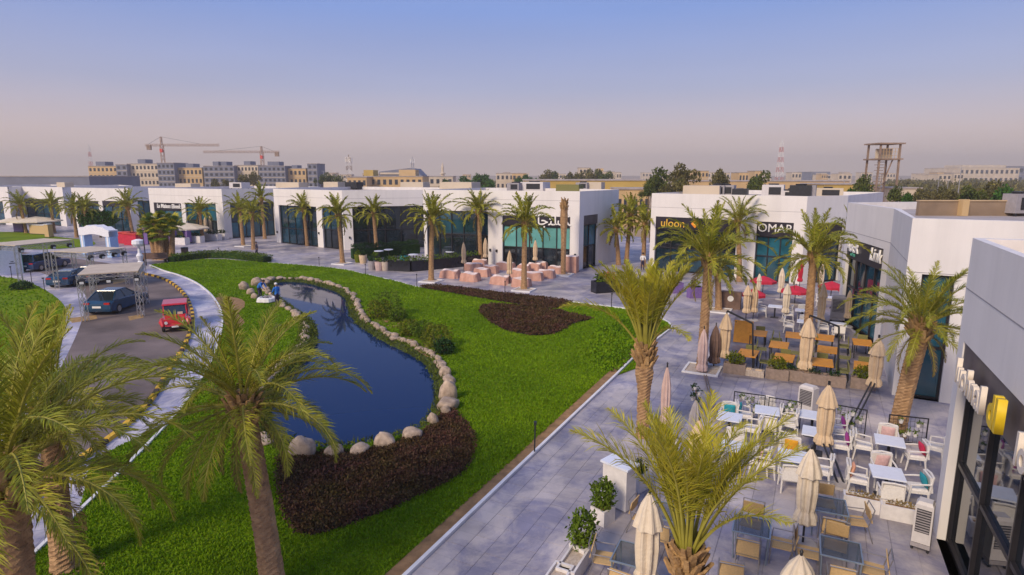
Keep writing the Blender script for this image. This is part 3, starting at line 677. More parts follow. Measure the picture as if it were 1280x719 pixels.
    for (i, px, py) in lamps:
        A = Vector((*foot[i], 0)); B = Vector((*foot[i + 1], 0)); d = (B - A).normalized(); nr = Vector((d.y, -d.x, 0)); u, z = on_face(A, B, px, py)
        lm = MB().box(A + d * u + nr * 0.07 + Vector((0, 0, z)), (0.16, 0.14, 0.26), math.atan2(d.y, d.x)); wpart(lm, 'wall_lamp', M['frame_black'], root, org)
    if seam:
        sb = MB()
        for (i, z) in seam:
            A = Vector((*foot[i], 0)); B = Vector((*foot[(i + 1) % n], 0)); d = (B - A).normalized(); nr = Vector((d.y, -d.x, 0)); Lh = (B - A).length
            sb.box(A + d * Lh / 2 + nr * 0.004 + Vector((0, 0, z)), (Lh - 0.02, 0.006, 0.025), math.atan2(d.y, d.x))
        wpart(sb, 'wall_joint', M['plastic_grey'], root, org)
    return root

g = G
# nearest block on the far right: big letters over a glass front
b1a = g(1170, 672); b1d = (g(1280, 326.5, 7.54) - g(1211, 299, 7.54)); b1d.z = 0; b1d.normalize()
if b1d.y > 0: b1d = -b1d
b1a = b1a - b1d * 0.45
b1z = b1a + b1d * 16
B1 = building('cafe_block', 'nearest white block at the right edge with tall glass front under bubble letters', 7.54, [b1a, b1z], [b1z + Vector((16, 4, 0)), b1a + Vector((18, -7, 0))],
    {0: [dict(px=(1204, 425, 1220, None), u=(0.5, 15.5), z1=on_face(b1a, b1z, 1204, 426)[1], g=['glass', 'glass'], n=7, fw=0.06, tr=[0.5], sign_h=on_face(b1a, b1z, 1204, 426)[1] - on_face(b1a, b1z, 1199, 475)[1], sm='sign_brown')]}, roof='roof_sand', seam=[(0, 6.35)])
# the opening above is measured at its left end only: rows of letters are set by hand below
# second block on the right
b2 = [g(1046, 396.4), g(1098, 435.6), g(1114.5, 494)]; b2e = b2[2] + (g(1183, 501) - g(1142, 495)).normalized() * 15
B2 = building('shop_block', 'white angled shop block behind the right-hand palm with a black sign and petrol glass', 7.33, [b2[0], b2[1], b2[2], b2e], [b2e + Vector((4, 13, 0)), b2[0] + Vector((17, 3, 0))],
    {0: [dict(px=(1058, 297, 1104, None), yr=311, g=['glass_petrol', 'glass_blue'], n=4, tr=[0.55], sign_h=1.15, text=[('ABER', 1066.5, 309.5, 0.85, 'letter_white', dict(extrude=0.04, bold=0.01)), ('coffee', 1066.5, 318.2, 0.34, 'letter_green', dict(extrude=0.02)), ('Link', 1095, 320, 1.0, 'letter_white', dict(extrude=0.04, shear=0.2, bold=0.008))])],
     2: [dict(px=(1150, 344, 1192, None), g=['glass_petrol'], n=1, tr=[0.42])]}, seam=[(0, 5.6), (1, 5.6), (2, 5.2)], lamps=[(0, 1050, 330)])
# block C behind the right-hand terrace
c_ = [g(811, 336), g(1000, 355.5), g(1050, 350.5)]
BC = building('restaurant_block', 'white restaurant block behind the terrace palms with gold letters and an orange diamond emblem', 7.3, c_, [c_[2] + Vector((9, 10, 0)), c_[0] + Vector((12, 14, 0))],
    {0: [dict(px=(819, 271.5, 921, None), yr=274, g=['glass_blue', 'glass'], n=5, tr=[0.55], sign_h=1.15, text=[('uloon', 841, 279.5, 1.05, 'letter_gold', dict(extrude=0.04))], emblem=[(869, 280, 0.55)]),
         dict(px=(945, 276.5, 991, None), yr=279, g=['glass_petrol', 'glass_petrol'], n=3, tr=[0.55], sign_h=1.25, text=[('OMAR', 969, 286, 1.0, 'letter_white', dict(extrude=0.04))])],
     1: [dict(px=(1015, 279, 1052, None), g=['glass_blue'], n=2, tr=[0.55], sign_h=1.0)]}, seam=[(0, 6.0)])
# block D, centre
d_ = [g(531, 325.5), g(723, 338), g(771, 325)]
BD = building('shop_block', 'white central block with turquoise blinds and a purple script sign', 7.5, d_, [d_[2] + Vector((-9, 8, 0)), d_[0] + Vector((6, 10, 0))],
    {0: [dict(px=(533.5, 262, 610, None), yr=265.5, g=['glass', 'glass_blue'], n=5, tr=[0.55]),
         dict(px=(628, 269, 712.5, None), yr=271.5, g=['glass', 'glass_teal'], n=5, tr=[0.47], sign_h=0.98, text=[('\ufe8e\ufe9f\ufe98\ufee0\ufb93', 692, 276.3, 1.35, 'letter_white', dict(extrude=0.04, bold=0.012))])],
     1: [dict(px=(729.5, 270, 747, None), yr=267.5, g=['glass', 'glass_petrol'], n=2, tr=[0.5], sign_h=0.9, sm='sign_brown')]}, seam=[(0, 6.6)], lamps=[(0, 613, 312.5), (0, 621, 313.5), (0, 719, 319)])
e_ = [g(346, 303), g(431, 312.5), g(545, 308.5)]
BE = building('shop_block', 'white double shop block left of the turquoise blinds with black glass behind a dark hedge', 7.2, e_, [e_[2] + Vector((2, 12, 0)), e_[0] + Vector((7, 16, 0))],
    {0: [dict(px=(349.5, 257, 396, None), yr=258, g=['glass_blue', 'glass_blue'], n=5, tr=[0.4]), dict(px=(403, 258, 428, None), yr=259, g=['glass', 'glass_blue'], n=3, tr=[0.45])],
     1: [dict(px=(441, 258.5, 540, None), yr=257, g=['glass', 'glass'], n=5, tr=[0.45])]}, lamps=[(0, 347, 290), (0, 399, 291.5), (1, 437, 297)], seam=[(0, 6.2), (1, 6.2)])
h_ = [g(191, 291.5), g(282, 298.5), g(346, 294)]
BH = building('shop_block', 'white shop block with a pale script name behind the stout fan palm', 7.05, h_, [h_[2] + Vector((3, 13, 0)), h_[0] + Vector((9, 18, 0))],
    {0: [dict(px=(194, 253.5, 228, None), yr=254, g=['glass_petrol', 'glass_petrol'], n=3, tr=[0.5], sign_h=1.1, text=[('La Maison Ebook', 211, 258, 0.86, 'letter_white', dict(extrude=0.05, bold=0.02, shear=0.15))]), dict(px=(233, 254, 271, None), yr=254.5, g=['glass', 'glass_petrol'], n=3, tr=[0.5])],
     1: [dict(px=(289, 253, 350, None), g=['glass_petrol', 'glass_blue'], n=6, tr=[0.45])]}, seam=[(0, 6.0), (1, 6.0)])
i_ = [g(95, 285), g(166, 290), g(194, 287.5)]
BI = building('shop_block', 'white shop block behind the round tree and the white arch', 6.9, i_, [i_[2] + Vector((2, 14, 0)), i_[0] + Vector((9, 18, 0))],
    {0: [dict(px=(97, 251, 125, None), g=['glass_blue'], n=3, tr=[0.5], sign_h=0.8), dict(px=(130, 251.5, 161, None), g=['glass_blue'], n=3, tr=[0.5], sign_h=0.8)], 1: [dict(px=(174, 251, 190, None), g=['glass_petrol'], n=2, tr=[0.5])]})
j_ = [g(22, 278), g(84, 283), g(99, 281)]
BJ = building('shop_block', 'white shop block beside the cream open parasols at the left', 6.9, j_, [j_[2] + Vector((2, 14, 0)), j_[0] + Vector((9, 18, 0))],
    {0: [dict(px=(33, 249, 75, None), g=['glass_blue'], n=4, tr=[0.5], sign_h=0.7)]})
k_ = [g(-70, 276), g(16, 281.5), g(27, 279.5)]
BK = building('shop_block', 'white shop block cut off by the left edge of the picture', 6.9, k_, [k_[2] + Vector((2, 14, 0)), k_[0] + Vector((9, 18, 0))],
    {0: [dict(px=(-50, 251, 6, None), g=['glass_blue'], n=5, tr=[0.5])]})

# ---- fat rounded letters on the nearest block: cream word and yellow word on the brown panel
def b1_letters():
    A, B = b1a, b1z; d = (B - A).normalized(); nr = Vector((d.y, -d.x, 0)); ang = math.atan2(d.y, d.x)
    sp = [o for o in bpy.data.objects if o.parent == B1 and o.name.startswith('sign_panel')][0]
    def put(txt, u, z, size, mk, ex=0.16, bold=0.03):
        me = text_mesh('lettering', txt, size, M[mk], extrude=ex, bold=bold)
        me.transform(Matrix.Rotation(math.pi / 2, 4, 'X')); me.transform(Matrix.Rotation(ang, 4, 'Z')); me.transform(Matrix.Translation(A + d * u + nr * 0.2 + Vector((0, 0, z)) - b1a.xy.to_3d()))
        link('lettering', me, sp)
    return put

# ================================================================== PALMS AND PLANTING
def frond_mesh(name, L, rise, droop, pairs, leaf, mats, seed, width=1.0, curl=0.0, bare=0.16):
    """one pinnate leaf: starts at the origin, leaves along +X at the angle rise and bends down by droop"""
    rg = random.Random(seed); mb = MB(); N = 14; pts = []; p = Vector((0, 0, 0)); a = rise
    side = rg.uniform(-0.12, 0.12)
    for i in range(N + 1):
        pts.append(p.copy()); t = i / N
        a = rise - droop * (t ** 1.5)
        p = p + Vector((math.cos(a), side * t, math.sin(a))) * (L / N)
    def at(t):
        x = min(max(t, 0), 0.9999) * N; i = int(x); return pts[i].lerp(pts[i + 1], x - i), (pts[i + 1] - pts[i]).normalized()
    mb.tube(pts, [0.040 * (1 - 0.88 * (i / N)) * (L / 3.2) + 0.004 for i in range(N + 1)], 5, mi=1)
    for i in range(pairs):
        t = bare + (1 - bare) * (i + rg.random() * 0.5) / pairs; c, d = at(t)
        up = Vector((-d.z, 0, d.x)) if abs(d.x) + abs(d.z) > 0 else Vector((0, 0, 1)); up.normalize()
        prof = math.sin(math.pi * min(1, (0.12 + 0.88 * (t - bare) / (1 - bare)))) ** 0.55 * (1 - 0.25 * t)
        for sgn in (-1, 1):
            l = leaf * prof * rg.uniform(0.7, 1.2); f = R(rg.uniform(30, 66)) * (1 - 0.4 * t); v = R(rg.uniform(-12, 48))
            sdir = Vector((0, sgn, 0)); dr = (d * math.cos(f) + (sdir * math.cos(v) + up * math.sin(v)) * math.sin(f)).normalized()
            tip_d = (dr + Vector((0, 0, -0.45 - curl)) * rg.uniform(0.4, 1.1)).normalized()
            w = 0.015 * width * rg.uniform(0.8, 1.2) * (L / 3.2) ** 0.5
            wv = (d - dr * d.dot(dr)); wv = wv.normalized() * w if wv.length > 1e-3 else up * w
            q = c + dr * l * 0.55; e = q + tip_d * l * 0.45
            mb.add([c - wv * 0.6, c + wv * 0.6, q + wv, q - wv, e], [(0, 1, 2, 3), (3, 2, 4)], 0)
    return mb.mesh(name, mats, fix=False)
FR = {}
def fronds(key, L, leafm, pairs=52, width=1.0, bare=0.16):
    cl = []
    ms = [M[leafm], M['rachis']]; md = [M['frond_dry'], M['rachis']]
    for j in range(3 if key != 'young' else 4): cl.append(('up', frond_mesh('frond', L * (0.90 + .05 * j), R(84 - {'sheaf': 4, 'young': 6}.get(key, 8) * j), R((24 if key != 'sheaf' else 14) + {'young': 11, 'sheaf': 13}.get(key, 16) * j), pairs, L * (0.18 if key != 'young' else .225), ms, 10 + j, width, 0.0, bare)))
    for j in range(3): cl.append(('mid', frond_mesh('frond', L * (1.0 + .05 * j), R(58 - 9 * j), R(85 + 12 * j), pairs, L * 0.19, ms, 20 + j, width, 0.0, bare)))
    for j in range(3): cl.append(('low', frond_mesh('frond', L * (0.98 - .04 * j), R(24 - 13 * j), R(82 + 6 * j), pairs, L * 0.18, ms, 30 + j, width)))
    for j in range(3): cl.append(('hang', frond_mesh('frond', L * 0.74, R(-14 - 20 * j), R(56), int(pairs * .8), L * 0.13, md if j else ms, 40 + j, width, 0.3)))
    FR[key] = cl
fronds('near', 3.3, 'frond', 92, 0.72); fronds('mid', 2.7, 'frond', 56, 1.25); fronds('far', 2.7, 'frond', 36, 2.5); fronds('young', 2.9, 'frond_y', 80, 0.55, .30); fronds('sheaf', 3.3, 'frond_y', 76, 0.8, .30)
def trunk_mesh(h, r0, r1, lean, seed, fine=1.0, bulge=0.0):
    rg = random.Random(seed); n = 14; rows = max(8, int(h * 13 * fine)); vs = []; fs = []
    for i in range(rows + 1):
        t = i / rows; z = h * t; r = r0 + (r1 - r0) * t + 0.05 * math.exp(-t * 9)
        if bulge: r += bulge * math.exp(-((t - 0.86) / 0.16) ** 2)
        cx, cy = lean[0] * t ** 1.4, lean[1] * t ** 1.4
        for j in range(n):
            a = 2 * math.pi * (j + 0.5 * (i % 2)) / n
            rr = r * (1 + (0.09 if (i + j) % 2 else -0.05) + rg.uniform(-.035, .035))
            vs.append((cx + rr * math.cos(a), cy + rr * math.sin(a), z))
    fs = [(i * n + j, i * n + (j + 1) % n, (i + 1) * n + (j + 1) % n, (i + 1) * n + j) for i in range(rows) for j in range(n)]
    fs += [tuple(range(n - 1, -1, -1)), tuple(rows * n + j for j in range(n))]
    mb = MB(); mb.add(vs, fs); return mb.mesh('trunk', M['bark'])
def boots_mesh(r, h, seed, n=46):
    rg = random.Random(seed); mb = MB()
    mb.tube([(0, 0, -0.15), (0, 0, h * 0.5), (0, 0, h)], [r, r * 0.95, r * 0.5], 10)
    for i in range(n):
        t = (i + rg.random()) / n; a = i * 2.399; z = -0.1 + t * h; rr = r * (1.0 - 0.35 * t ** 2)
        dirv = Vector((math.cos(a), math.sin(a), 0)); tn = Vector((-dirv.y, dirv.x, 0)); up = (dirv * rg.uniform(.35, .8) + Vector((0, 0, 1))).normalized()
        c = dirv * rr * 0.85 + Vector((0, 0, z)); l = rg.uniform(.16, .34) * (r / .24); w = rg.uniform(.05, .085) * (r / .24)
        mb.add([c - tn * w, c + tn * w, c + tn * w * .6 + up * l, c - tn * w * .6 + up * l, c + dirv * .07 - tn * w * .8, c + dirv * .07 + tn * w * .8, c + dirv * .05 + tn * w * .5 + up * l, c + dirv * .05 - tn * w * .5 + up * l], [(4, 5, 6, 7), (0, 4, 7, 3), (5, 1, 2, 6), (3, 7, 6, 2), (0, 1, 5, 4)])
    return mb.mesh('crown', M['boot'])
BOOT = [boots_mesh(0.24, 0.55, s) for s in (1, 2, 3)]
def palm(label, base, top, key, counts, scale=1.0, r=(0.24, 0.19), seed=0, group=None, bulge=0.0, fine=1.0, skip=None, name='date_palm', crown_s=None):
    """base, top: world points of the trunk's foot and the crown's heart; counts: up, mid, low, hanging"""
    rg = random.Random(seed + 100); base = Vector(base); base.z = max(base.z, 0.0); top = Vector(top)
    root = thing(name, label, 'palm tree', base, 0, group); h = top.z - base.z
    link('trunk', trunk_mesh(h, r[0], r[1], (top.x - base.x, top.y - base.y), seed, fine, bulge), root)
    cr = link('crown', BOOT[seed % 3], root, top - base); cs = (crown_s or r[1] / 0.2); cr.scale = (cs, cs, cs); cr.rotation_euler.z = rg.uniform(0, 6)
    cls = {}
    for k, m_ in FR[key]: cls.setdefault(k, []).append(m_)
    ph = rg.uniform(0, 6.28)
    for k, cnt in zip(('up', 'mid', 'low', 'hang'), counts):
        for i in range(cnt):
            a = ph + 2 * math.pi * (i + rg.uniform(-.3, .3)) / max(1, cnt) + {'up': 0, 'mid': .4, 'low': .9, 'hang': 1.7}[k]
            if skip and skip(a - cr.rotation_euler.z * 0, k): continue
            f = link('frond', rg.choice(cls[k]), cr); s = scale * rg.uniform(0.86, 1.1) / cs
            f.rotation_euler = (rg.uniform(-.12, .12), rg.uniform(-.09, .09), a - cr.rotation_euler.z); f.scale = (s, s, s)
            hz = {'up': .42, 'mid': .34, 'low': .24, 'hang': .12}[k]; f.location = (0.12 * math.cos(f.rotation_euler.z), 0.12 * math.sin(f.rotation_euler.z), hz)
    return root
def px_palm(label, bpx, cpx, key, counts, seed, **kw):
    b = G(*bpx); t = AT(cpx[0], cpx[1], b.y + kw.pop('dy', 0.0)); return palm(label, b, t, key, counts, seed=seed, **kw)
# near palms
p1 = AT(8, 628, 8.6)
palm('huge date palm cut by the bottom-left corner', (p1.x - .1, 8.4, 0), p1, 'near', (9, 18, 16, 6), 0.86, (0.30, 0.28), 1, fine=1.3)
px_palm('leaning date palm standing second from the left beside the walkway', (82, 712), (64, 534), 'near', (8, 18, 17, 7), 2, r=(0.24, 0.21), scale=0.74, fine=1.3)
px_palm('date palm spreading its fronds in front of the pond', (342, 742), (306, 520), 'near', (8, 17, 17, 8), 3, r=(0.24, 0.21), scale=0.74, fine=1.3)
p4 = AT(858, 716, 9.0)
palm('young yellow-green palm rising from the bottom edge among the terrace chairs', (p4.x, 9.0, 0), p4, 'young', (24, 0, 0, 0), 0.88, (0.20, 0.20), 4, fine=1.3, crown_s=1.0)
px_palm('palm with upright bundled fronds and swollen neck on the corner of the lawn', (803, 546), (806, 452), 'sheaf', (34, 2, 0, 0), 5, r=(0.20, 0.20), scale=0.95, bulge=0.09, fine=1.3, crown_s=1.2)
px_palm('tall palm on the gravel square beside the brown furled umbrella', (877, 462), (885, 332), 'mid', (8, 15, 12, 6), 6, r=(0.22, 0.18), scale=1.02)
px_palm('palm with brown skirt standing just behind the gravel-square palm', (898, 388), (897, 345), 'mid', (2, 6, 8, 5), 7, r=(0.21, 0.18), scale=0.85)
px_palm('palm in front of the white letters on the restaurant block', (924, 352), (922, 281), 'mid', (8, 14, 10, 5), 8, r=(0.22, 0.17), scale=1.0)
px_palm('palm rising between the orange tables and the red umbrella', (1008, 430), (1016, 326), 'mid', (7, 15, 12, 6), 9, r=(0.22, 0.18), scale=0.98)
px_palm('palm half hidden behind the angled shop block', (1064, 362), (1064, 296), 'mid', (3, 8, 7, 3), 10, r=(0.22, 0.18), scale=0.95)
px_palm('thick-trunked palm leaning in front of the angled shop block', (1120, 546), (1150, 420), 'near', (11, 18, 14, 6), 11, r=(0.25, 0.26), scale=0.70, fine=1.3, crown_s=1.2, dy=-0.3)
GP = 'palms along the shop fronts'
for i, (lab, bpx, cpx, cnt, sc) in enumerate([
    ('palm on its own white square at the end of the black planter wall', (539, 351), (540, 279), (6, 11, 9, 4), 1.0),
    ('palm behind the pink covered seats by the white pillar', (601, 331), (598, 268), (6, 11, 9, 3), 1.0),
    ('palm standing over the pink covered seats before the turquoise blinds', (655, 362), (656, 284), (6, 11, 9, 3), 1.0),
    ('left palm of the trio beside the grey end wall', (773, 331), (770, 289), (5, 9, 9, 4), 0.95),
    ('tallest middle palm of the trio beside the grey end wall', (783, 330), (788, 272), (5, 9, 9, 4), 0.95),
    ('right palm of the trio close to the restaurant block', (804, 333), (806, 284), (5, 9, 9, 4), 0.92),
    ('palm in front of the blue glass doors of the double shop', (384, 307.5), (380, 265), (6, 10, 9, 3), 0.98),
    ('reddish-trunked palm at the corner of the double shop', (428, 329), (423, 273), (6, 10, 9, 4), 0.98),
    ('palm rising from the dark hedge before the black glass', (471, 317), (467, 270), (6, 10, 9, 3), 0.95),
    ('highest palm in the gap left of the double shop', (331, 298.5), (327, 251), (5, 10, 9, 3), 0.95),
    ('left palm of the pair beside the petrol glass wall', (304, 307), (300, 265), (5, 10, 9, 4), 0.92),
    ('right palm of the pair beside the petrol glass wall', (317, 312), (315, 270), (5, 10, 9, 4), 0.92),
    ('palm before the furled parasols of the script-name shop', (253, 301), (250, 268), (6, 10, 8, 3), 0.95),
    ('palm between the white arch and the stout fan palm', (167, 301), (160, 262), (6, 10, 9, 3), 1.05),
    ('palm nearest the left edge beside a cream parasol', (33, 291.5), (26, 260), (6, 10, 9, 3), 1.0),
    ('palm between the two cream parasols on the left', (68, 291), (64, 259), (6, 10, 9, 3), 1.0),
    ('left palm of the close pair behind the white arch', (96, 297), (92, 264), (6, 10, 9, 3), 1.0),
    ('right palm of the close pair behind the white arch', (109, 298), (106, 264), (6, 10, 9, 3), 1.0)]):
    px_palm(lab, bpx, cpx, 'far', tuple(int(c * 1.3) for c in cnt), 20 + i, r=(0.22, 0.18), scale=sc, group=GP)
# leafless stump palm
b = G(704, 343); t = AT(704, 262, b.y)
pr = thing('date_palm', 'bare brown palm trunk without fronds beside the purple sign', 'palm tree', b); link('trunk', trunk_mesh(t.z, 0.2, 0.26, (0, 0), 77, 1.0, 0.08), pr)
cr = link('crown', BOOT[1], pr, (0, 0, t.z)); cr.scale = (1.1, 1.1, 1.6)
tt = MB()
for a in range(9): tt.tube([(0.08 * math.cos(a), 0.08 * math.sin(a), t.z + .3), (0.03 * math.cos(a * 2), .03 * math.sin(a), t.z + rnd.uniform(.8, 1.2))], [.05, .01], 5)
tt.build('tied_fronds', M['boot'], pr)

# stout fan palm with several stems
def fan_leaf(seed):
    rg = random.Random(seed); mb = MB(); mb.tube([(0, 0, 0), (.45, 0, .12), (.8, 0, .1)], [.018, .014, .01], 4, mi=1)
    for i in range(22):
        a = R(-105 + 210 * i / 21); l = 0.62 * rg.uniform(.85, 1.1); d = Vector((math.cos(a), math.sin(a), 0.15 - 0.2 * abs(math.sin(a)))); w = Vector((-d.y, d.x, 0)) * .04
        c = Vector((.8, 0, .1)); q = c + d * l * .6; e = c + d * l + Vector((0, 0, -.14)); mb.add([c, q + w, e, q - w], [(0, 1, 2, 3)])
    return mb.mesh('fan_leaf', [M['frond_y'] if seed % 2 else M['hedge'], M['rachis']], fix=False)
FAN = [fan_leaf(s) for s in range(3)]
fp = thing('fan_palm', 'stout fan palm with several ragged stems at the end of the lawn', 'palm tree', G(205, 324)); rg = random.Random(5)
for (dx, dy, h, lx) in ((-0.9, 0, 3.6, -0.5), (-0.35, -0.3, 4.3, -0.2), (0.3, 0.2, 4.6, 0.1), (0.95, -0.1, 4.0, 0.5), (0.1, -0.5, 3.4, 0.2)):
    st = link('stem', trunk_mesh(h, .32, .2, (lx, 0), int(h * 10), .8), fp, (dx, dy, 0))
    for i in range(34):
        f = link('fan_leaf', rg.choice(FAN), st, (lx, 0, h - rg.uniform(0, .9))); f.rotation_euler = (rg.uniform(-.2, .2), rg.uniform(-1.2, .75), rg.uniform(0, 6.28)); f.scale = (.95,) * 3

# ---- leaf clump bushes, hedges, trees
def blob_pts(n, c, rad, seed, hollow=0.55, lump=0.35):
    rg = np.random.default_rng(seed); d = rg.normal(size=(n, 3)); d /= np.linalg.norm(d, axis=1)[:, None]
    nz = np.array([noise.noise(Vector((x[0] * 2.1 + seed, x[1] * 2.1, x[2] * 2.1))) for x in d])
    r = rg.uniform(hollow, 1, n) ** 0.6 * (1 + lump * nz); return np.asarray(c) + d * r[:, None] * np.asarray(rad)
def bush(name, label, loc, rad, n, size, m, seed, group=None, cat='bush', stem=True):
    root = thing(name, label, cat, loc, 0, group)
    link('foliage', leaves_mesh('foliage', blob_pts(n, (0, 0, rad[2] * 0.95), rad, seed), size, M[m], seed, flat=.2, tris=False), root)
    mb = MB()
    for i in range(4):
        a = i * 1.7 + seed; mb.tube([(0, 0, 0), (rad[0] * .4 * math.cos(a), rad[1] * .4 * math.sin(a), rad[2] * 1.1)], [.03, .012], 5)
    mb.build('stem', M['wood_bark'], root); return root
def hedge(name, label, line, w, h, dens, size, m, seed, cat='hedge'):
    P = [Vector(p).to_2d() for p in line]; rg = np.random.default_rng(seed); pts = []
    o = Vector((P[0].x, P[0].y, 0)); mb = MB()
    for i in range(len(P) - 1):
        a, b_ = P[i], P[i + 1]; L = (b_ - a).length; d = (b_ - a) / L; nn = Vector((-d.y, d.x)); k = int(L * dens)
        t = rg.uniform(0, L, k); s = rg.uniform(-1, 1, k); z = rg.uniform(0.15, 1, k)
        edge = rg.uniform(0, 1, k) < .65; top = rg.uniform(0, 1, k) < .5; z = np.where(edge & top, rg.uniform(.85, 1.05, k), z); s = np.where(edge & ~top, np.sign(s) * rg.uniform(.85, 1.05, k), s)
        hh = h * (1 + .15 * np.array([noise.noise(Vector((x * .9, i, seed))) for x in t]))
        pts.append(np.column_stack([a.x + d.x * t + nn.x * s * w / 2 - o.x, a.y + d.y * t + nn.y * s * w / 2 - o.y, z * hh]))
        mb.bar((*(a - o.xy), h * .4), (*(b_ - o.xy), h * .4), w * .7, h * .7)
    root = thing(name, label, cat, o); link('foliage', leaves_mesh('foliage', np.concatenate(pts), size, M[m], seed, flat=.2, tris=False), root); mb.build('core', M['hedge_dark'], root); return root
hedge('low_hedge', 'low clipped hedge along the top edge of the lawn near the fan palm', [G(*p) for p in [(214, 328), (235, 324.5), (262, 322), (285, 322.5), (310, 325), (335, 328)]], 1.3, 0.75, 420, .12, 'hedge', 3)
hedge('dark_hedge', 'dark clipped hedge before the black glass of the double shop', [G(*p) for p in [(440, 324), (470, 322), (500, 319), (523, 317)]], 1.2, 1.5, 420, .16, 'hedge_dark', 4)
for i, (px, py, w, h, lab, m) in enumerate([(473, 398, 1.1, 1.0, 'olive bush beside the pond nearest the far boulders', 'shrub_yellow'), (486, 396, 1.3, 1.5, 'taller green bush beside the pond in the middle of the far clump', 'hedge'), (497, 402, .8, .8, 'small bush at the right of the far pond clump', 'hedge'),
        (512, 420, .8, .8, 'small bush midway along the right pond bank', 'shrub_yellow'), (530, 424, 1.0, .9, 'low dark bush between the two pond clumps', 'hedge'), (546, 436, 1.1, 1.15, 'round yellow-green bush at the near end of the pond bank', 'shrub_yellow'), (555, 443, .7, .7, 'small dark bush tucked under the round yellow-green one', 'hedge_dark'), (28, 362, 1.0, .55, 'low dark shrub on the lawn by the road at the left', 'hedge_dark')]):
    bush('garden_bush', lab, G(px, py), (w * .75, w * .75, h * .6), 900, .13, m, 30 + i)
for q in ([(466, 399), (480, 393), (500, 396), (504, 404), (490, 412), (478, 406)], [(505, 423), (525, 424), (548, 436), (553, 448), (535, 447), (515, 434)]):
    struct(sheet('soil_patch', [smooth_closed([G(*p) for p in q], 3)], 0.03, M['soil']))
gc = smooth_closed([G(*p) for p in [(735, 432), (745, 415), (775, 402), (810, 400), (828, 409), (800, 437), (772, 464), (752, 462), (738, 448)]], 3)
q = scatter(gc, 200, 9); o = link('ground_cover', leaves_mesh('ground_cover', np.column_stack([q, np.random.default_rng(2).uniform(.03, .16, len(q))]), .16, M['blade'], 5, flat=.3, tris=False)); tag(o, 'dense green ground cover on the rounded corner of the lawn', 'ground cover', kind='stuff')
bs = thing('round_tree', 'round clipped tree with a dense green crown behind the white arch', 'tree', G(126, 297)); 
link('crown', leaves_mesh('crown', blob_pts(2600, (0, 0, 2.6), (2.6, 2.2, 1.25), 4, .5, .2), .34, M['far_leaf3'], 4, flat=.2, tris=False), bs); MB().tube([(0, 0, 0), (.05, 0, 1.2), (0, 0, 2.6)], [.16, .13, .06], 8).build('trunk', M['wood_bark'], bs)

# ---- boulders round the pond
def rock_mesh(seed):
    bm = bmesh.new(); bmesh.ops.create_icosphere(bm, subdivisions=3, radius=1.0); rg = random.Random(seed); o = Vector((rg.uniform(0, 50), rg.uniform(0, 50), 0))
    pl = [(Vector((rg.gauss(0, 1), rg.gauss(0, 1), rg.gauss(0, .8))).normalized(), rg.uniform(.62, .85)) for _ in range(9)]
    for v in bm.verts:
        d = v.co.normalized(); r = 1 + .22 * noise.noise(d * 1.6 + o) + .07 * noise.noise(d * 5 + o)
        for n_, k_ in pl:
            c = d.dot(n_)
            if c > 0 and r * c > k_: r = r * .35 + .65 * k_ / c
        v.co = d * r
    me = bpy.data.meshes.new('boulder'); bm.to_mesh(me); bm.free(); me.materials.append(M['rock']); me.polygons.foreach_set('use_smooth', [True] * len(me.polygons)); return me
ROCK = [rock_mesh(s) for s in range(7)]
def rock(label, p, w, h, seed, group=None, dp=0.8):
    rg = random.Random(seed); o = link('boulder', ROCK[seed % 7]); o.location = (p.x, p.y, h * .30); o.scale = (w / 2, w / 2 * dp, h / 1.7); o.rotation_euler = (rg.uniform(-.15, .15), rg.uniform(-.15, .15), rg.uniform(-.35, .35)); tag(o, label, 'rock', group); return o
for i, (px, py, w, h, lab) in enumerate([(377, 572, 1.02, .85, 'largest grey boulder at the left end of the near pond edge'), (417, 571, .68, .52, 'low boulder second from the left on the near pond edge'), (450, 569, .70, .52, 'pointed boulder third from the left on the near pond edge'), (481, 559, .74, .66, 'upright boulder fourth from the left on the near pond edge'), (514, 548, .78, .50, 'long flat boulder fifth from the left on the near pond edge'), (541, 531, .48, .50, 'egg-shaped boulder at the right corner of the near pond edge'),
        (557, 519, .45, .45, 'small boulder beside the maroon bed at the pond corner'), (560, 500, .82, .95, 'biggest boulder on the right bank of the pond'), (556, 471, .60, .62, 'squarish boulder above the biggest one on the right bank')]):
    rock(lab, G(px, py), w, h, 40 + i)
PL = [0.0]
rim = offset_poly(pond, 0.62); 
s_ = 0; i = 0; last = None; cnt = 0
for j in range(len(rim) * 12):
    a = rim[(j // 12) % len(rim)].lerp(rim[(j // 12 + 1) % len(rim)], (j % 12) / 12); pxl = (a - (last or a + Vector((9, 0)))).length
    near_edge = a.y < G(0, 528).y and a.x > G(330, 560).x
    big = any((a - G(*q).xy).length < .75 for q in ((560, 500), (556, 471), (541, 531), (557, 519)))
    if near_edge or big: continue
    w = 0.46 + 0.6 * rnd.random() ** 1.6
    if pxl > w * .86:
        bank = 'left' if inside(a + Vector((1.5, 0)), pond) and a.y < G(0, 366).y else ('right' if a.y < G(0, 366).y else 'far')
        rock('pale rounded boulder in the rim along the %s bank of the pond' % bank, Vector((a.x + rnd.uniform(-.12, .12), a.y + rnd.uniform(-.12, .12), 0)), w * 1.15, w * rnd.uniform(.40, .72), 100 + cnt, 'boulders along the %s pond bank' % bank, rnd.uniform(.55, .85)).rotation_euler.z = math.atan2(*reversed((rim[(j // 12 + 1) % len(rim)] - rim[(j // 12) % len(rim)]).to_tuple())) + rnd.uniform(-.5, .5); last = a; cnt += 1
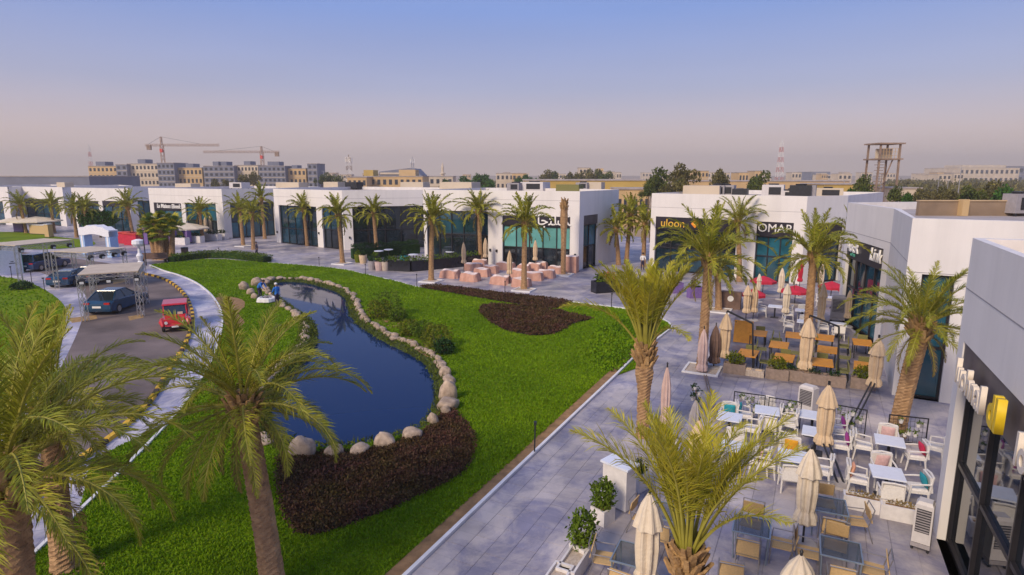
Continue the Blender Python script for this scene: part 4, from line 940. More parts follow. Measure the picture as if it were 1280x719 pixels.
for (px, py, w) in ((305, 362, .9), (320, 357, 1.0), (331, 356, .9), (313, 368, .7), (318, 373, .6)):
    rock('boulder in the loose heap at the head of the pond', G(px, py), w, w * .8, 300 + px, 'boulders heaped at the pond head')

# ---- rough growth along the pond's inner bank
rg_ = np.random.default_rng(12); pts = []
for i in range(len(pond)):
    a, b_ = pond[i], pond_rim[i]; a2, b2_ = pond[(i + 1) % len(pond)], pond_rim[(i + 1) % len(pond)]
    L1 = (a2 - a).length; left = inside(Vector(a) + Vector((1.5, 0)), pond) and a.y < G(0, 400).y
    k = int(L1 * (230 if left else 90)); t = rg_.uniform(0, 1, k); s2 = rg_.uniform(-.15, 1.25 if not left else 2.2, k)
    for tt, ss in zip(t, s2):
        p = a.lerp(a2, tt).lerp(b_.lerp(b2_, tt), ss); pts.append((p.x, p.y, max(WATER_Z, min(0.03, WATER_Z + .19 * ss)) + rg_.uniform(0, .14 if not left else .3)))
o = link('bank_growth', leaves_mesh('bank_growth', np.array(pts), .17, M['bankleaf'], 9, flat=.1, aspect=3.2)); tag(o, 'rough green growth along the waterline of the pond', 'bank plants', kind='stuff')

# ================================================================== TERRACE FURNITURE
put = b1_letters()
put('luohnal', 2.4, 4.62, 0.78, 'letter_cream', .05, .018); put('dl', 4.4, 4.72, 0.85, 'letter_yellow', .07, .03); put('lonal', 6.5, 4.62, 0.78, 'letter_cream', .05, .018)
# ---- white wicker armchair
def wicker_chair():
    t = thing('armchair', 'x', 'chair')
    MB().box((0, 0, .41), (.54, .52, .07), taper=.97).build('seat', M['wicker'], t)
    MB().box((0, 0, .47), (.46, .44, .05), taper=.92).build('seat_pad', M['cushion_pad'], t)
    b = MB(); mt = Matrix.Rotation(R(-9), 3, 'X')
    b.box((0, -.27, .66), (.54, .05, .46), mtx=mt)
    for s in (-1, 1): b.tube([(s * .26, -.24, .40), (s * .26, -.30, .88)], .028, 6)
    b.tube([(-.26, -.305, .88), (0, -.32, .91), (.26, -.305, .88)], .03, 6); b.build('backrest', M['wicker'], t)
    for s in (-1, 1):
        MB().tube([(s * .29, .24, .36), (s * .295, .22, .63), (s * .295, 0, .66), (s * .28, -.27, .68)], .026, 6).build('armrest', M['wicker'], t)
    for sx in (-1, 1):
        for sy in (-1, 1): MB().tube([(sx * .25, sy * .22, .40), (sx * (.27), sy * .27, 0)], [.032, .024], 6).build('leg', M['wicker'], t)
    return t
def cushion_mesh(m):
    mb = MB(); n = 8; vs = []
    for k in (-1, 1):
        for i in range(n + 1):
            for j in range(n + 1):
                u, v = i / n * 2 - 1, j / n * 2 - 1; th = .07 * (1 - u * u) ** .5 * (1 - v * v) ** .5
                vs.append((u * .19, k * th, v * .19))
    o = (n + 1) ** 2
    fs = [(a, a + 1, a + n + 2, a + n + 1) for a in (i * (n + 1) + j for i in range(n) for j in range(n))]
    mb.add(vs, fs + [tuple(o + x for x in reversed(f)) for f in fs]); return mb.mesh('cushion', M[m], smooth=True)
CUSH = {k: cushion_mesh(k) for k in ('teal_cloth', 'magenta_cloth', 'red_cloth', 'peach_cloth', 'pink_cloth', 'orange_cloth')}
WCH = Stock(wicker_chair())
def put_wicker(loc, rz, label, cushion=None):
    o = WCH.put(loc, rz, label, 'white wicker chairs on the front terrace')
    if cushion:
        c = link('cushion', CUSH[cushion], o, (0, -.17, .68)); c.rotation_euler = (R(-14), 0, rnd.uniform(-.2, .2))
    return o
def white_table():
    t = thing('cafe_table', 'x', 'table'); MB().box((0, 0, .73), (.82, .82, .04), taper=.99).build('tabletop', M['table_white'], t)
    MB().tube([(0, 0, .03), (0, 0, .71)], .045, 8).build('pedestal', M['steel_dark'], t); MB().box((0, 0, .02), (.5, .5, .04), taper=.8).build('foot_plate', M['steel_dark'], t)
    return t
WT = Stock(white_table())
TAX = math.atan2(b1d.y, b1d.x) + math.pi / 2        # terrace rows follow the nearest shop front
SIDE = {'F': (0, -1), 'B': (0, 1), 'L': (-1, 0), 'R': (1, 0)}
cname = {'teal_cloth': 'with teal cushion', 'magenta_cloth': 'with magenta cushion', 'red_cloth': 'with red cushion', 'peach_cloth': 'with peach cushion', 'pink_cloth': 'with pink cushion', 'orange_cloth': 'with orange cushion', None: ''}
sname = {'F': 'before', 'B': 'behind', 'L': 'left of', 'R': 'right of'}
def table_set(px, py, where, chairs, stock, chair_fn, tlabel, h=.75, gap=.72, rz=None, kind='white wicker chair', grp='tables'):
    rz = TAX + rnd.uniform(-.06, .06) if rz is None else rz; p = G(px, py, h); p.z = 0.017
    stock.put(p, rz, tlabel + ' ' + where, grp); mm = Matrix.Rotation(rz, 3, 'Z')
    for (s, cu) in chairs:
        v = Vector((*SIDE[s], 0)); q = p + mm @ (v * (gap + rnd.uniform(-.03, .08)) + Vector((v.y, v.x, 0)) * rnd.uniform(-.07, .07))
        face = math.atan2(v.x, -v.y) + rz + rnd.uniform(-.15, .15)
        chair_fn(q, face, ' '.join((kind + ' ' + cname.get(cu, '') + ' ' + sname[s] + ' table ' + where).split()), cu)
for (px, py, where, ch) in [
    (959, 513, 'nearest the first flower-cup screen', [('B', None), ('L', 'teal_cloth'), ('R', None), ('F', None)]),
    (912, 521, 'just right of the bundled palm fronds', [('B', 'teal_cloth'), ('R', None)]),
    (918, 558, 'half under the young palm', [('B', None), ('R', None)]),
    (1016, 519, 'behind the big beige umbrella', [('L', None), ('R', 'magenta_cloth')]),
    (1020, 540, 'beneath the big beige umbrella', [('L', None), ('R', 'magenta_cloth')]),
    (991, 570, 'left of the leaning umbrella poles', [('B', 'orange_cloth'), ('L', 'pink_cloth'), ('R', None), ('F', None)]),
    (1112, 551, 'at the foot of the leaning palm', [('B', 'pink_cloth'), ('L', None), ('R', 'red_cloth')]),
    (1109, 591, 'beside the air cooler', [('B', 'pink_cloth'), ('L', 'peach_cloth'), ('R', 'teal_cloth'), ('F', None)])]:
    table_set(px, py, where, ch, WT, put_wicker, 'square white table', grp='white tables on the front terrace')
put_wicker(G(1168, 574), TAX + 1.2, 'white wicker armchair alone against the white pillar')

# ---- tan sling chairs round smoked-glass tables
def sling_chair():
    t = thing('sling_chair', 'x', 'chair')
    MB().box((0, .02, .43), (.48, .46, .025)).build('seat', M['sling'], t)
    MB().box((0, -.25, .70), (.48, .025, .34), mtx=Matrix.Rotation(R(-12), 3, 'X')).build('backrest', M['sling'], t)
    for s in (-1, 1):
        MB().tube([(s * .26, .26, 0), (s * .26, .24, .44), (s * .26, .22, .64), (s * .26, -.22, .64)], .014, 6).build('front_leg', M['tube'], t)
        MB().tube([(s * .25, -.34, 0), (s * .25, -.20, .42), (s * .25, -.31, .90)], .014, 6).build('rear_leg', M['tube'], t)
    MB().tube([(-.25, -.31, .89), (.25, -.31, .89)], .014, 6).build('top_rail', M['tube'], t)
    return t
SCH = Stock(sling_chair())
def put_sling(loc, rz, label, cu=None): return SCH.put(loc, rz, label, 'tan sling chairs on the lower terrace')
def glass_table():
    t = thing('glass_table', 'x', 'table'); MB().box((0, 0, .725), (.80, .80, .015)).build('tabletop', M['tabletop_glass'], t)
    f = MB()
    for s in (-1, 1): f.bar((s * .41, -.425, .72), (s * .41, .425, .72), .03); f.bar((-.395, s * .41, .72), (.395, s * .41, .72), .03)
    f.build('rim', M['tubeblue'], t)
    for sx in (-1, 1):
        for sy in (-1, 1): MB().tube([(sx * .36, sy * .36, 0), (sx * .39, sy * .39, .70)], .018, 6).build('leg', M['tubeblue'], t)
    return t
GT = Stock(glass_table())
for (px, py, where, ch) in [
    (1036, 631, 'behind the low white planter', [('B', None), ('R', None), ('F', None)]),
    (1051, 686, 'at the bottom edge below the cooler', [('B', None), ('R', None), ('L', None), ('F', None)]),
    (940, 657, 'under the drooping palm fronds', [('F', None), ('R', None), ('B', None)]),
    (838, 640, 'behind the young palm ribs', [('L', None), ('F', None)]),
    (792, 693, 'beside the cream umbrella at the bottom', [('L', None), ('F', None)])]:
    table_set(px, py, where, ch, GT, put_sling, 'smoked glass table', gap=.66, kind='tan sling chair', grp='glass tables on the lower terrace')
put_sling(G(912, 741), TAX + .1, 'tan sling chair whose backrest just shows at the bottom edge')

# ---- orange wooden tables with khaki chairs
def khaki_chair():
    t = thing('woven_chair', 'x', 'chair'); MB().box((0, 0, .43), (.46, .46, .05)).build('seat', M['khaki'], t)
    MB().box((0, -.23, .68), (.46, .04, .40), mtx=Matrix.Rotation(R(-8), 3, 'X')).build('backrest', M['khaki'], t)
    for sx in (-1, 1):
        for sy in (-1, 1): MB().tube([(sx * .20, sy * .20, .42), (sx * .22, sy * .23, 0)], .018, 5).build('leg', M['steel_dark'], t)
    return t
KCH = Stock(khaki_chair())
def put_khaki(loc, rz, label, cu=None): return KCH.put(loc, rz, label, 'khaki woven chairs on the middle terrace')
def orange_table():
    t = thing('wooden_table', 'x', 'table')
    for i in range(7): MB().box((0, -.54 + .18 * i, .73), (.85, .172, .04)).build('plank', M['orange_wood'], t)
    for sx in (-1, 1):
        for sy in (-1, 1): MB().bar((sx * .36, sy * .52, 0), (sx * .36, sy * .52, .71), .05).build('leg', M['steel_dark'], t)
    return t
OT = Stock(orange_table())
T2 = math.atan2(b2[1].y - b2[2].y, b2[1].x - b2[2].x) - math.pi / 2
for (px, py, where, ch) in [
    (935, 441.5, 'next to the first furled cantilever umbrella', [('R', None), ('B', None)]), (980, 447, 'by the low planter in the middle of its row', [('L', None), ('B', None)]), (948, 416.5, 'beside the standing orange panel', [('B', None), ('R', None)]),
    (993, 419, 'left of the palm on the middle terrace', [('L', None), ('R', None)]), (1031, 422, 'right of the palm on the middle terrace', [('L', None), ('R', None)]), (1028, 453, 'behind the second furled cantilever umbrella', [('B', None), ('R', None), ('L', None)]),
    (974, 431, 'in the middle of the orange group', [('L', None), ('R', None)]), (1034, 437, 'between two others right of the palm', [('L', None), ('R', None)]), (1078, 428, 'under the drooping palm by the shop wall', [('B', None), ('L', None)]), (1081, 457.5, 'in the corner near the pillar', [('B', None), ('L', None)])]:
    table_set(px, py, where, ch, OT, put_khaki, 'orange wooden table', gap=.78, rz=T2 + rnd.uniform(-.05, .05), kind='khaki woven chair', grp='orange tables on the middle terrace')
# small white tables and loungers at the back of the middle terrace
for (px, py, where, ch) in [(969, 383, 'under the slim furled parasols', [('L', None), ('R', None)]), (1003, 388, 'near the rear palm', [('L', None), ('R', None), ('B', None)]), (1006, 402, 'just behind the orange tables', [('L', None), ('B', None)]), (1048, 405, 'in front of the grey cooler', [('L', None), ('F', None)]), (1043, 372, 'near the red open parasol', [('L', None), ('R', None)])]:
    table_set(px, py, where, ch, WT, put_wicker, 'square white table', rz=T2, grp='white tables at the back of the middle terrace')
for s in (WCH, WT, SCH, GT, KCH, OT): s.done()

# ---- umbrellas
def furled(H0, H1, r, seed, capn=True, m='canvas'):
    """furled canopy hanging between heights H0 (hem) and H1 (tip)"""
    mb = MB(); h = H1 - H0; z = lambda t: H0 + h * t
    mb.lathe([(r * .62, z(0)), (r * .86, z(.03)), (r * .82, z(.10)), (r * .60, z(.18)), (r * .68, z(.26)), (r * .76, z(.45)), (r * .70, z(.66)), (r * .40, z(.86)), (r * .08, z(.985))], 40, fold=.17, folds=8, ph=seed)
    if capn: mb.lathe([(r * .98, z(.66)), (r * .90, z(.71)), (r * .56, z(.87)), (r * .10, z(1.0))], 40, fold=.10, folds=8, ph=seed + .4)
    return mb.mesh('canopy', M[m])
def straight_umbrella(label, px, py, H0, H1, r, seed, m='canvas', base=True, group=None, capn=True, name='furled_umbrella'):
    t = thing(name, label, 'umbrella', G(px, py), rnd.uniform(0, 6), group)
    link('canopy', furled(H0, H1, r, seed, capn, m), t); MB().tube([(0, 0, .02), (0, 0, H1 + .06)], .026, 8).build('pole', M['steel_dark'], t)
    MB().lathe([(.02, H1 + .04), (.035, H1 + .07), (.01, H1 + .12)], 8).build('finial', M['steel_dark'], t)
    if base: MB().lathe([(.36, 0.0), (.36, .05), (.30, .09), (.06, .10)], 24).build('base', M['concrete'], t)
    return t
def cantilever(label, canopy_px, H0, H1, mast_px, r, seed, m='canvas', twin=False, group='furled cantilever umbrellas'):
    """canopy hangs from an arm carried by a leaning mast"""
    b = G(*mast_px); c = G(canopy_px[0], canopy_px[1], H0); t = thing('cantilever_umbrella', label, 'umbrella', b, 0, group); c = c - b
    me = furled(H0, H1, r, seed, True, m); me.transform(Matrix.Translation((c.x, c.y, 0))); link('canopy', me, t)
    top = Vector((c.x, c.y, H1 + .12)); elbow = Vector((c.x * .12, c.y * .12, H1 - .35)) if not twin else Vector((c.x, c.y, H0 + .25))
    for s in ((-.09, .09) if twin else (0,)):
        dv = Vector((s, 0, 0)); MB().tube([dv + Vector((0, 0, .06)), dv + elbow], .04 if not twin else .032, 8).build('mast', M['steel_dark'], t)
    MB().bar(elbow, top, .06, .08 if not twin else .06).build('arm' if not twin else 'pole', M['steel_dark'], t)
    MB().tube([top, top - Vector((0, 0, .18))], .03, 8).build('hanger', M['steel_dark'], t)
    MB().box((0, 0, .045), (.75, .75, .09), rz=TAX, taper=.92).build('base', M['concrete'], t)
    return t
cantilever('furled beige cantilever umbrella nearest the gravel square', (905, 447), .5, 2.65, (941, 465), .30, 1)
cantilever('furled beige cantilever umbrella in the middle of the orange tables', (1006, 462), .5, 2.85, (1047, 477), .34, 2)
cantilever('furled beige cantilever umbrella by the pillar of the angled shop', (1092, 483), .5, 2.55, (1060, 541), .31, 3, twin=True)
cantilever('furled beige cantilever umbrella over the tables with magenta cushions', (1029, 556), .55, 2.55, (1051, 607), .30, 4, twin=True)
straight_umbrella('tall furled umbrella on a round stone base in front of the low planters', 1003, 682, .62, 2.55, .29, 5, m='canvas_cream')
straight_umbrella('cream umbrella tip poking up at the bottom edge below the round base', 989, 826, .5, 2.2, .34, 6, m='canvas_cream')
straight_umbrella('large cream furled umbrella at the bottom edge beside the planters', 806, 754, .4, 2.55, .31, 7, m='canvas_cream')
straight_umbrella('slim furled umbrella in a pale pink cover behind the lawn-corner palm', 830, 546, .45, 2.6, .20, 8, m='canvas_pink', capn=False)
straight_umbrella('furled umbrella in a pale cover standing on the gravel square', 877, 467, .12, 2.15, .27, 9, m='canvas_pink', base=False, capn=False)
straight_umbrella('furled umbrella in a brown cover beside the gravel square', 892, 460, .25, 2.1, .30, 10, m='canvas_brown', capn=False)
straight_umbrella('beige furled umbrella behind the young palm fronds', 868, 632, .6, 2.5, .28, 11)
straight_umbrella('pale grey covered umbrella behind the young palm', 866, 572, .3, 2.0, .24, 12, m='plastic_grey', capn=False)
FU = 'slim furled parasols at the back of the middle terrace'
for i, (px, py, H1, r, lab, m) in enumerate([(932, 402, 2.3, .26, 'beige furled parasol left of the standing orange panel', 'canvas'), (941, 401, 2.3, .26, 'beige furled parasol just behind the standing orange panel', 'canvas'), (947, 378, 2.1, .18, 'short pale furled parasol before the red canopy', 'canvas_cream'), (975, 375, 2.4, .26, 'wide pale furled parasol left of the red closed one', 'canvas_cream'), (981, 402, 2.4, .25, 'pale furled parasol over the small white tables', 'canvas_cream'), (1025, 368, 2.4, .22, 'pale furled parasol right of the red closed one', 'canvas_cream'), (1024, 415, 2.9, .26, 'tall beige furled parasol right of the terrace palm', 'canvas'), (1058, 409, 2.3, .22, 'narrow beige furled parasol beside the grey cooler', 'canvas'), (998, 372, 2.9, .2, 'closed red umbrella before the white wall', 'canvas_red')]):
    straight_umbrella(lab, px, py, .55 if m != 'canvas_red' else 1.2, H1, r, 20 + i, m, group=FU, capn=(i % 2 == 0))
def open_umbrella(label, px, py, H, r, m, n=8, drop=.38, group=None, name='open_parasol'):
    t = thing(name, label, 'umbrella', G(px, py), rnd.uniform(0, 1), group); mb = MB(); vs = [(0, 0, H)]
    for k, (q, z) in enumerate(((.5, H - drop * .42), (1, H - drop), (1.0, H - drop - .16))): vs += [(r * q * math.cos(2 * math.pi * j / n), r * q * math.sin(2 * math.pi * j / n), z) for j in range(n)]
    fs = [(0, 1 + j, 1 + (j + 1) % n) for j in range(n)] + [(1 + k * n + j, 1 + k * n + (j + 1) % n, 1 + (k + 1) * n + (j + 1) % n, 1 + (k + 1) * n + j) for k in (0, 1) for j in range(n)]
    mb.add(vs, fs).build('canopy', M[m], t); MB().tube([(0, 0, 0), (0, 0, H + .1)], .03, 6).build('pole', M['steel_dark'], t)
    rb = MB()
    for j in range(n): a = 2 * math.pi * j / n; rb.bar((0, 0, H - .06), (r * .98 * math.cos(a), r * .98 * math.sin(a), H - drop - .03), .025)
    rb.build('ribs', M['steel_dark'], t); MB().lathe([(.35, 0), (.35, .05), (.05, .09)], 16).build('base', M['concrete'], t); return t
for (px, py, H, r, lab) in [(953, 369, 1.5, .95, 'open red parasol at the foot of the white-letter shop'), (993, 381, 1.4, 1.0, 'open red parasol beside the closed red umbrella'), (941, 386, 1.4, .8, 'open red parasol half behind the palm skirt'), (1038, 375, 1.4, .9, 'open red parasol behind the rear tables'), (1062, 379, 1.4, .9, 'open dusky red parasol close to the black sign')]:
    open_umbrella(lab, px, py, H, r, 'canvas_red', group='red parasols')
for (px, py, H, r, lab) in [(26, 290, 2.5, 3.0, 'open cream parasol at the far left shop'), (48, 291, 2.6, 3.4, 'wide open cream parasol between the left palms'), (235, 302, 2.6, 2.9, 'open cream parasol before the script-name shop')]:
    open_umbrella(lab, px, py, H, r, 'canvas_cream', n=8, drop=.7, group='cream parasols')
for (px, py, lab) in [(258.5, 297.5, 'left of two furled cream parasols before the script-name shop'), (264.5, 297, 'right of two furled cream parasols before the script-name shop'), (580, 341, 'furled parasol between pink seats by the black planter wall'), (607, 333, 'furled parasol against the white pillar'), (637, 356, 'furled parasol on the near side of the pink seats'), (669, 337, 'furled parasol before the dark lower glass')]:
    straight_umbrella(lab, px, py, .9, 2.9 if px > 300 else 3.2, .27, px, 'canvas', group='furled parasols by the far shops', capn=False)

# ---- planters, screens, kiosk, coolers
def planter(label, px, py, dx, dy, h, m, rz, fill='soil', plant=None, name='planter'):
    p = G(px, py); t = thing(name, label, 'planter', p, rz); w = .05; b = MB()
    b.box((0, dy / 2 - w / 2, h / 2), (dx, w, h)); b.box((0, -dy / 2 + w / 2, h / 2), (dx, w, h)); b.box((dx / 2 - w / 2, 0, h / 2), (w, dy - 2 * w, h)); b.box((-dx / 2 + w / 2, 0, h / 2), (w, dy - 2 * w, h)); b.build('box', M[m], t)
    MB().box((0, 0, h * .45), (dx - 2 * w, dy - 2 * w, h * .75)).build('soil', M[fill], t)
    if plant:
        rad, n, size, pm = plant; me = leaves_mesh('foliage', blob_pts(n, (0, 0, h + rad[2] * .7), rad, int(px), .3, .3), size, M[pm], int(px), flat=.2, tris=False); link('foliage', me, t)
    return t
planter('white cube planter with a round bush beside the white kiosk', 753, 652, .46, .46, .44, 'planter_white', PATH_AX - .35, plant=((.34, .34, .46), 900, .10, 'hedge'))
planter('white cube planter with a dark round bush ahead of the long box', 728, 700, .46, .46, .44, 'planter_white', PATH_AX - .35, plant=((.36, .36, .50), 950, .10, 'hedge'))
planter('long white planter of bare soil below the round bushes', 716, 718, 1.0, .45, .42, 'planter_white', PATH_AX - .0, fill='gravel')
planter('next white soil planter cut by the bottom edge', 695, 741, 1.0, .45, .42, 'planter_white', PATH_AX - .0, fill='gravel')
planter('white planter with leggy plant behind the white kiosk', 797, 612, .4, .4, .55, 'planter_white', PATH_AX - .35, plant=((.25, .25, .22), 250, .09, 'hedge_dark'))
planter('low white trough of brown stems beside the rear glass table', 1078, 637, .98, .34, .40, 'planter_white', TAX, plant=((.4, .12, .06), 140, .06, 'frond_dry'))
planter('low white trough with dry twigs beside the air cooler', 1126, 650, 1.0, .34, .42, 'planter_white', TAX, plant=((.4, .12, .06), 120, .06, 'frond_dry'))
for i, (px, py, lab, pl) in enumerate([(918, 467, 'brown box planter with yellow shrub behind the gravel square', 1), (971, 474, 'brown box planter with green tuft under the orange tables', 1), (988, 475, 'brown box planter with an orange flower in the planter row', 0), (1017, 480, 'brown box planter at the foot of the tall umbrella', 0), (1041, 483, 'low tan bench-like planter at the end of the row', 0), (1078, 486, 'wide brown planter beside the leaning umbrella hem', 1)]):
    planter(lab, px, py, .95, .42, .5, 'planter_wood', T2, plant=((.42, .22, .32), 420, .11, 'shrub_yellow') if pl else ((.3, .15, .12), 110, .08, 'hedge_dark'))
for (px, py, lab) in ((935, 469, 'cream stone block at the left of the terrace step'), (948, 471, 'cream stone block at the right of the terrace step')):
    t = thing('stone_block', lab, 'block', G(px, py), T2); MB().box((0, 0, .15), (.48, .4, .3), taper=.95).build('block', M['gravel'], t); MB().box((0, -.03, .33), (.3, .2, .05), taper=.8).build('top_stone', M['canvas'], t)
t = thing('white_kiosk', 'white lectern-like kiosk with a flat top beside the round bush', 'kiosk', G(773, 632), PATH_AX - .32)
MB().box((0, 0, .62), (.46, .78, 1.24)).build('cabinet', M['planter_white'], t); MB().box((0, 0, 1.27), (.56, .90, .06)).build('top', M['table_white'], t); MB().box((.237, .05, .95), (.012, .20, .03)).build('handle', M['steel_dark'], t); MB().box((0, 0, .03), (.48, .8, .06)).build('plinth', M['pot_grey'], t)
# orange standing panel
t = thing('menu_board', 'tall orange board standing among the furled umbrellas', 'board', G(928, 431), T2); MB().box((0, 0, .72), (.95, .05, 1.2), mtx=Matrix.Rotation(R(-8), 3, 'X')).build('panel', M['orange_wood'], t)
for s in (-1, 1): MB().bar((s * .4, .3, 0), (s * .4, .05, 1.25), .045).build('leg', M['steel_dark'], t)
# flower-cup screens
def screen(label, pxa, pxb, h=1.05, seed=1):
    A, B = G(*pxa), G(*pxb); d = (B - A); L = d.length; t = thing('flower_screen', label, 'screen', A, math.atan2(d.y, d.x), 'metal screens with flower cups')
    f = MB(); f.bar((0, 0, 0), (0, 0, h), .035); f.bar((L, 0, 0), (L, 0, h), .035); f.bar((.02, 0, h - .02), (L - .02, 0, h - .02), .035); f.bar((.02, 0, .12), (L - .02, 0, .12), .035); f.build('frame', M['steel_dark'], t)
    w = MB()
    for i in range(1, 9): w.bar((L * i / 9, 0, .14), (L * i / 9, 0, h - .04), .008)
    for i in range(1, 6): w.bar((.02, .008, h * i / 6), (L - .02, .008, h * i / 6), .008)
    w.build('mesh_wires', M['steel_dark'], t); rg = random.Random(seed)
    for i in range(9):
        c = Vector((rg.uniform(.15, L - .15), -.09, rg.uniform(.25, h - .2))); q = thing_part = MB().lathe([(.05, 0), (.075, .12), (.07, .12), (.01, .03)], 10, c=c).build('flower_cup', M['white_cloth' if i % 3 else 'pot_grey'], t)
        link('leaves', leaves_mesh('leaves', blob_pts(22, c + Vector((0, 0, .16)), (.09, .09, .08), i + seed, .2), .07, M['hedge'], i, flat=.1, tris=False), q)
    return t
screen('metal screen with flower cups left of the white tables', (916, 522), (954, 528), seed=1); screen('metal screen with flower cups behind the white tables', (959, 530), (999, 537), seed=2)
screen('metal screen with flower cups behind the beige umbrella', (1040, 540), (1080, 548), seed=3); screen('metal screen with flower cups beside the leaning palm foot', (1108, 554), (1156, 560), seed=4)
def wind_stand(label, px, py):
    t = thing('plant_stand', label, 'plant stand', G(px, py)); MB().tube([(0, 0, 0), (.02, 0, 1.0)], .03, 6).build('post', M['rust'], t); MB().lathe([(.18, 0), (.18, .03), (.03, .06)], 12).build('base', M['steel_dark'], t)
    for i in range(6):
        a = i * 2.1; c = Vector((.13 * math.cos(a), .13 * math.sin(a), .3 + .13 * i)); q = MB().lathe([(.05, 0), (.08, .12), (.07, .12), (.01, .03)], 10, c=c).build('flower_cup', M['white_cloth' if i % 2 else 'pot_grey'], t)
        link('leaves', leaves_mesh('leaves', blob_pts(26, c + Vector((0, 0, .17)), (.1, .1, .1), i, .2), .09, M['hedge_dark'], i, flat=.1, tris=False), q)
wind_stand('small plant stand with white cups on the open paving', 868, 515); wind_stand('plant stand with white cups behind the young palm', 838, 580)
def cooler(label, px, py, rz, s=1.0, grey=False):
    t = thing('air_cooler', label, 'air cooler', G(px, py), rz); t.scale = (s, s, s); pm = M['plastic_grey' if grey else 'plastic_white']
    MB().box((0, 0, .72), (.62, .42, .98), taper=.96).build('body', pm, t); MB().box((0, 0, 1.25), (.56, .38, .08), taper=.8).build('top', pm, t); MB().box((0, 0, .17), (.64, .46, .1)).build('tray', M['plastic_grey'], t)
    g_ = MB()
    for i in range(9): g_.box((0, -.215, .55 + i * .065), (.46, .02, .028))
    g_.build('grille', M['plastic_grey'], t); MB().box((0, -.205, .81), (.48, .014, .6)).build('vent', M['steel_dark'], t)
    for sx in (-1, 1):
        for sy in (-1, 1): MB().lathe([(.001, -.05), (.05, -.02), (.05, .02), (.001, .05)], 10, c=(0, 0, 0)).build('caster', M['steel_dark'], t).location = (sx * .26, sy * .17, .06)
    return t
cooler('tall white air cooler on casters against the white pillar', 1150, 686, TAX - .25).scale = (.62, .85, 1.0)
cooler('grey box cooler standing behind the orange tables', 1046, 402, T2, 1.3, True)
cooler('white louvred cooler at the edge of the front terrace', 1008, 520, TAX - .5, .95)
# gravel squares with kerbs at palm feet
def tree_pit(label, px, py, s, rz=T2, m='gravel'):
    t = thing('tree_pit', label, 'tree pit', G(px, py), rz); f = MB()
    for k in (-1, 1): f.box((0, k * s / 2, .05), (s + .1, .1, .1)); f.box((k * s / 2, 0, .05), (.1, s - .1, .1))
    f.build('rim', M['kerb_white'], t); MB().box((0, 0, .035), (s - .1, s - .1, .05)).build('gravel_fill', M[m], t)
tree_pit('large gravel square at the foot of the tall terrace palm', 878, 463, 1.5); tree_pit('gravel square behind the furled brown umbrella', 898, 389, 1.5)
for (px, py, lab) in ((539, 352, 'white square at the palm by the black planter wall'), (655, 363, 'white square at the palm before the pink seats'), (704, 344, 'white square at the bare palm trunk'), (428, 330, 'white square at the reddish-trunked palm'), (305, 308, 'white square at the palm pair by the petrol glass')): tree_pit(lab, px, py, 1.5, -.4)
# leaning black rod near the gravel square, spike lights on the lawn
t = thing('leaning_pole', 'thin dark double pole lying from the gravel square to the palm fronds', 'pole', G(880, 470)); e = G(893, 530) - G(880, 470)
for s in (0, .1): MB().tube([(s, 0, .05), (e.x + s, e.y, .25)], .022, 6).build('rod', M['rust'], t)
for i, (px, py, h, lab) in enumerate([(668, 568, 1.1, 'garden spike light by the right path edge'), (521, 358, 1.0, 'spike light where the maroon strip begins'), (457, 344, 1.0, 'spike light on the far lawn edge by the planter wall'), (631, 368, 1.0, 'spike light in front of the pink seats'), (764, 385, 1.0, 'spike light near the black flower box'), (399, 333, .9, 'spike light on the far lawn edge before the doors'), (274, 320, .9, 'spike light behind the clipped hedge'), (15, 349, 1.1, 'spike light on the left walkway nearest the picture edge'), (40, 355, 1.1, 'middle spike light of the left walkway'), (56, 365, 1.1, 'spike light of the left walkway nearest the cars')]):
    t = thing('spike_light', lab, 'garden light', G(px, py), 0, 'garden spike lights'); MB().tube([(0, 0, 0), (.02, 0, h)], .025, 6).build('stake', M['steel_dark'], t); MB().box((.02, -.03, h), (.09, .13, .09)).build('lamp_head', M['steel_dark'], t)

# ---- pink covered seats, black planter wall, cafe bits by the far shops
def covered(label, px, py, dx, dy, h, rz, seed):
    t = thing('covered_sofa', label, 'covered furniture', G(px, py), rz, 'pink covered seats'); n = 28; mb = MB(); rg = random.Random(seed)
    prof = [(1.06, 0), (1.03, .3), (.98, .75), (.90, .97), (.55, 1.0)]
    vs = []
    for (s, z) in prof:
        for j in range(n):
            a = 2 * math.pi * j / n; c, q = math.cos(a), math.sin(a); k = 1 / max(abs(c), abs(q)) ** .85; f = 1 + .07 * math.sin(j * 2.7 + seed) * (1 - z)
            vs.append((dx / 2 * c * k * s * f, dy / 2 * q * k * s * f, h * z * (1 + (.08 * math.sin(a * 3 + seed) if z > .9 else 0))))
    fs = [(i * n + j, i * n + (j + 1) % n, (i + 1) * n + (j + 1) % n, (i + 1) * n + j) for i in range(len(prof) - 2) for j in range(n)]
    mb.add(vs[:n * 4], [f for f in fs if max(f) < n * 4]); mb.build('cover_skirt', M['cover_pink'], t)
    mb = MB(); mb.add(vs[n * 3:], [(j, (j + 1) % n, n + (j + 1) % n, n + j) for j in range(n)] + [tuple(n + j for j in range(n))]); mb.build('cover_top', M['cover_top'], t)
seats = [(563, 347, 2.0, 1.3), (588, 351, 1.9, 1.4), (603, 345, 1.8, 1.2), (614, 341, 1.7, 1.1), (592, 338, 2.2, 1.0), (600, 333, 1.8, 1.0), (626, 355, 1.9, 1.3), (632, 337, 2.2, 1.2), (647, 346, 1.6, 1.3), (652, 358, 1.8, 1.3), (668, 350, 1.8, 1.2), (683, 347, 1.8, 1.2), (668, 338, 1.6, 1.0), (655, 340, 1.4, 1.0), (694, 342, 1.6, 1.1), (677, 336, 1.4, 1.0)]
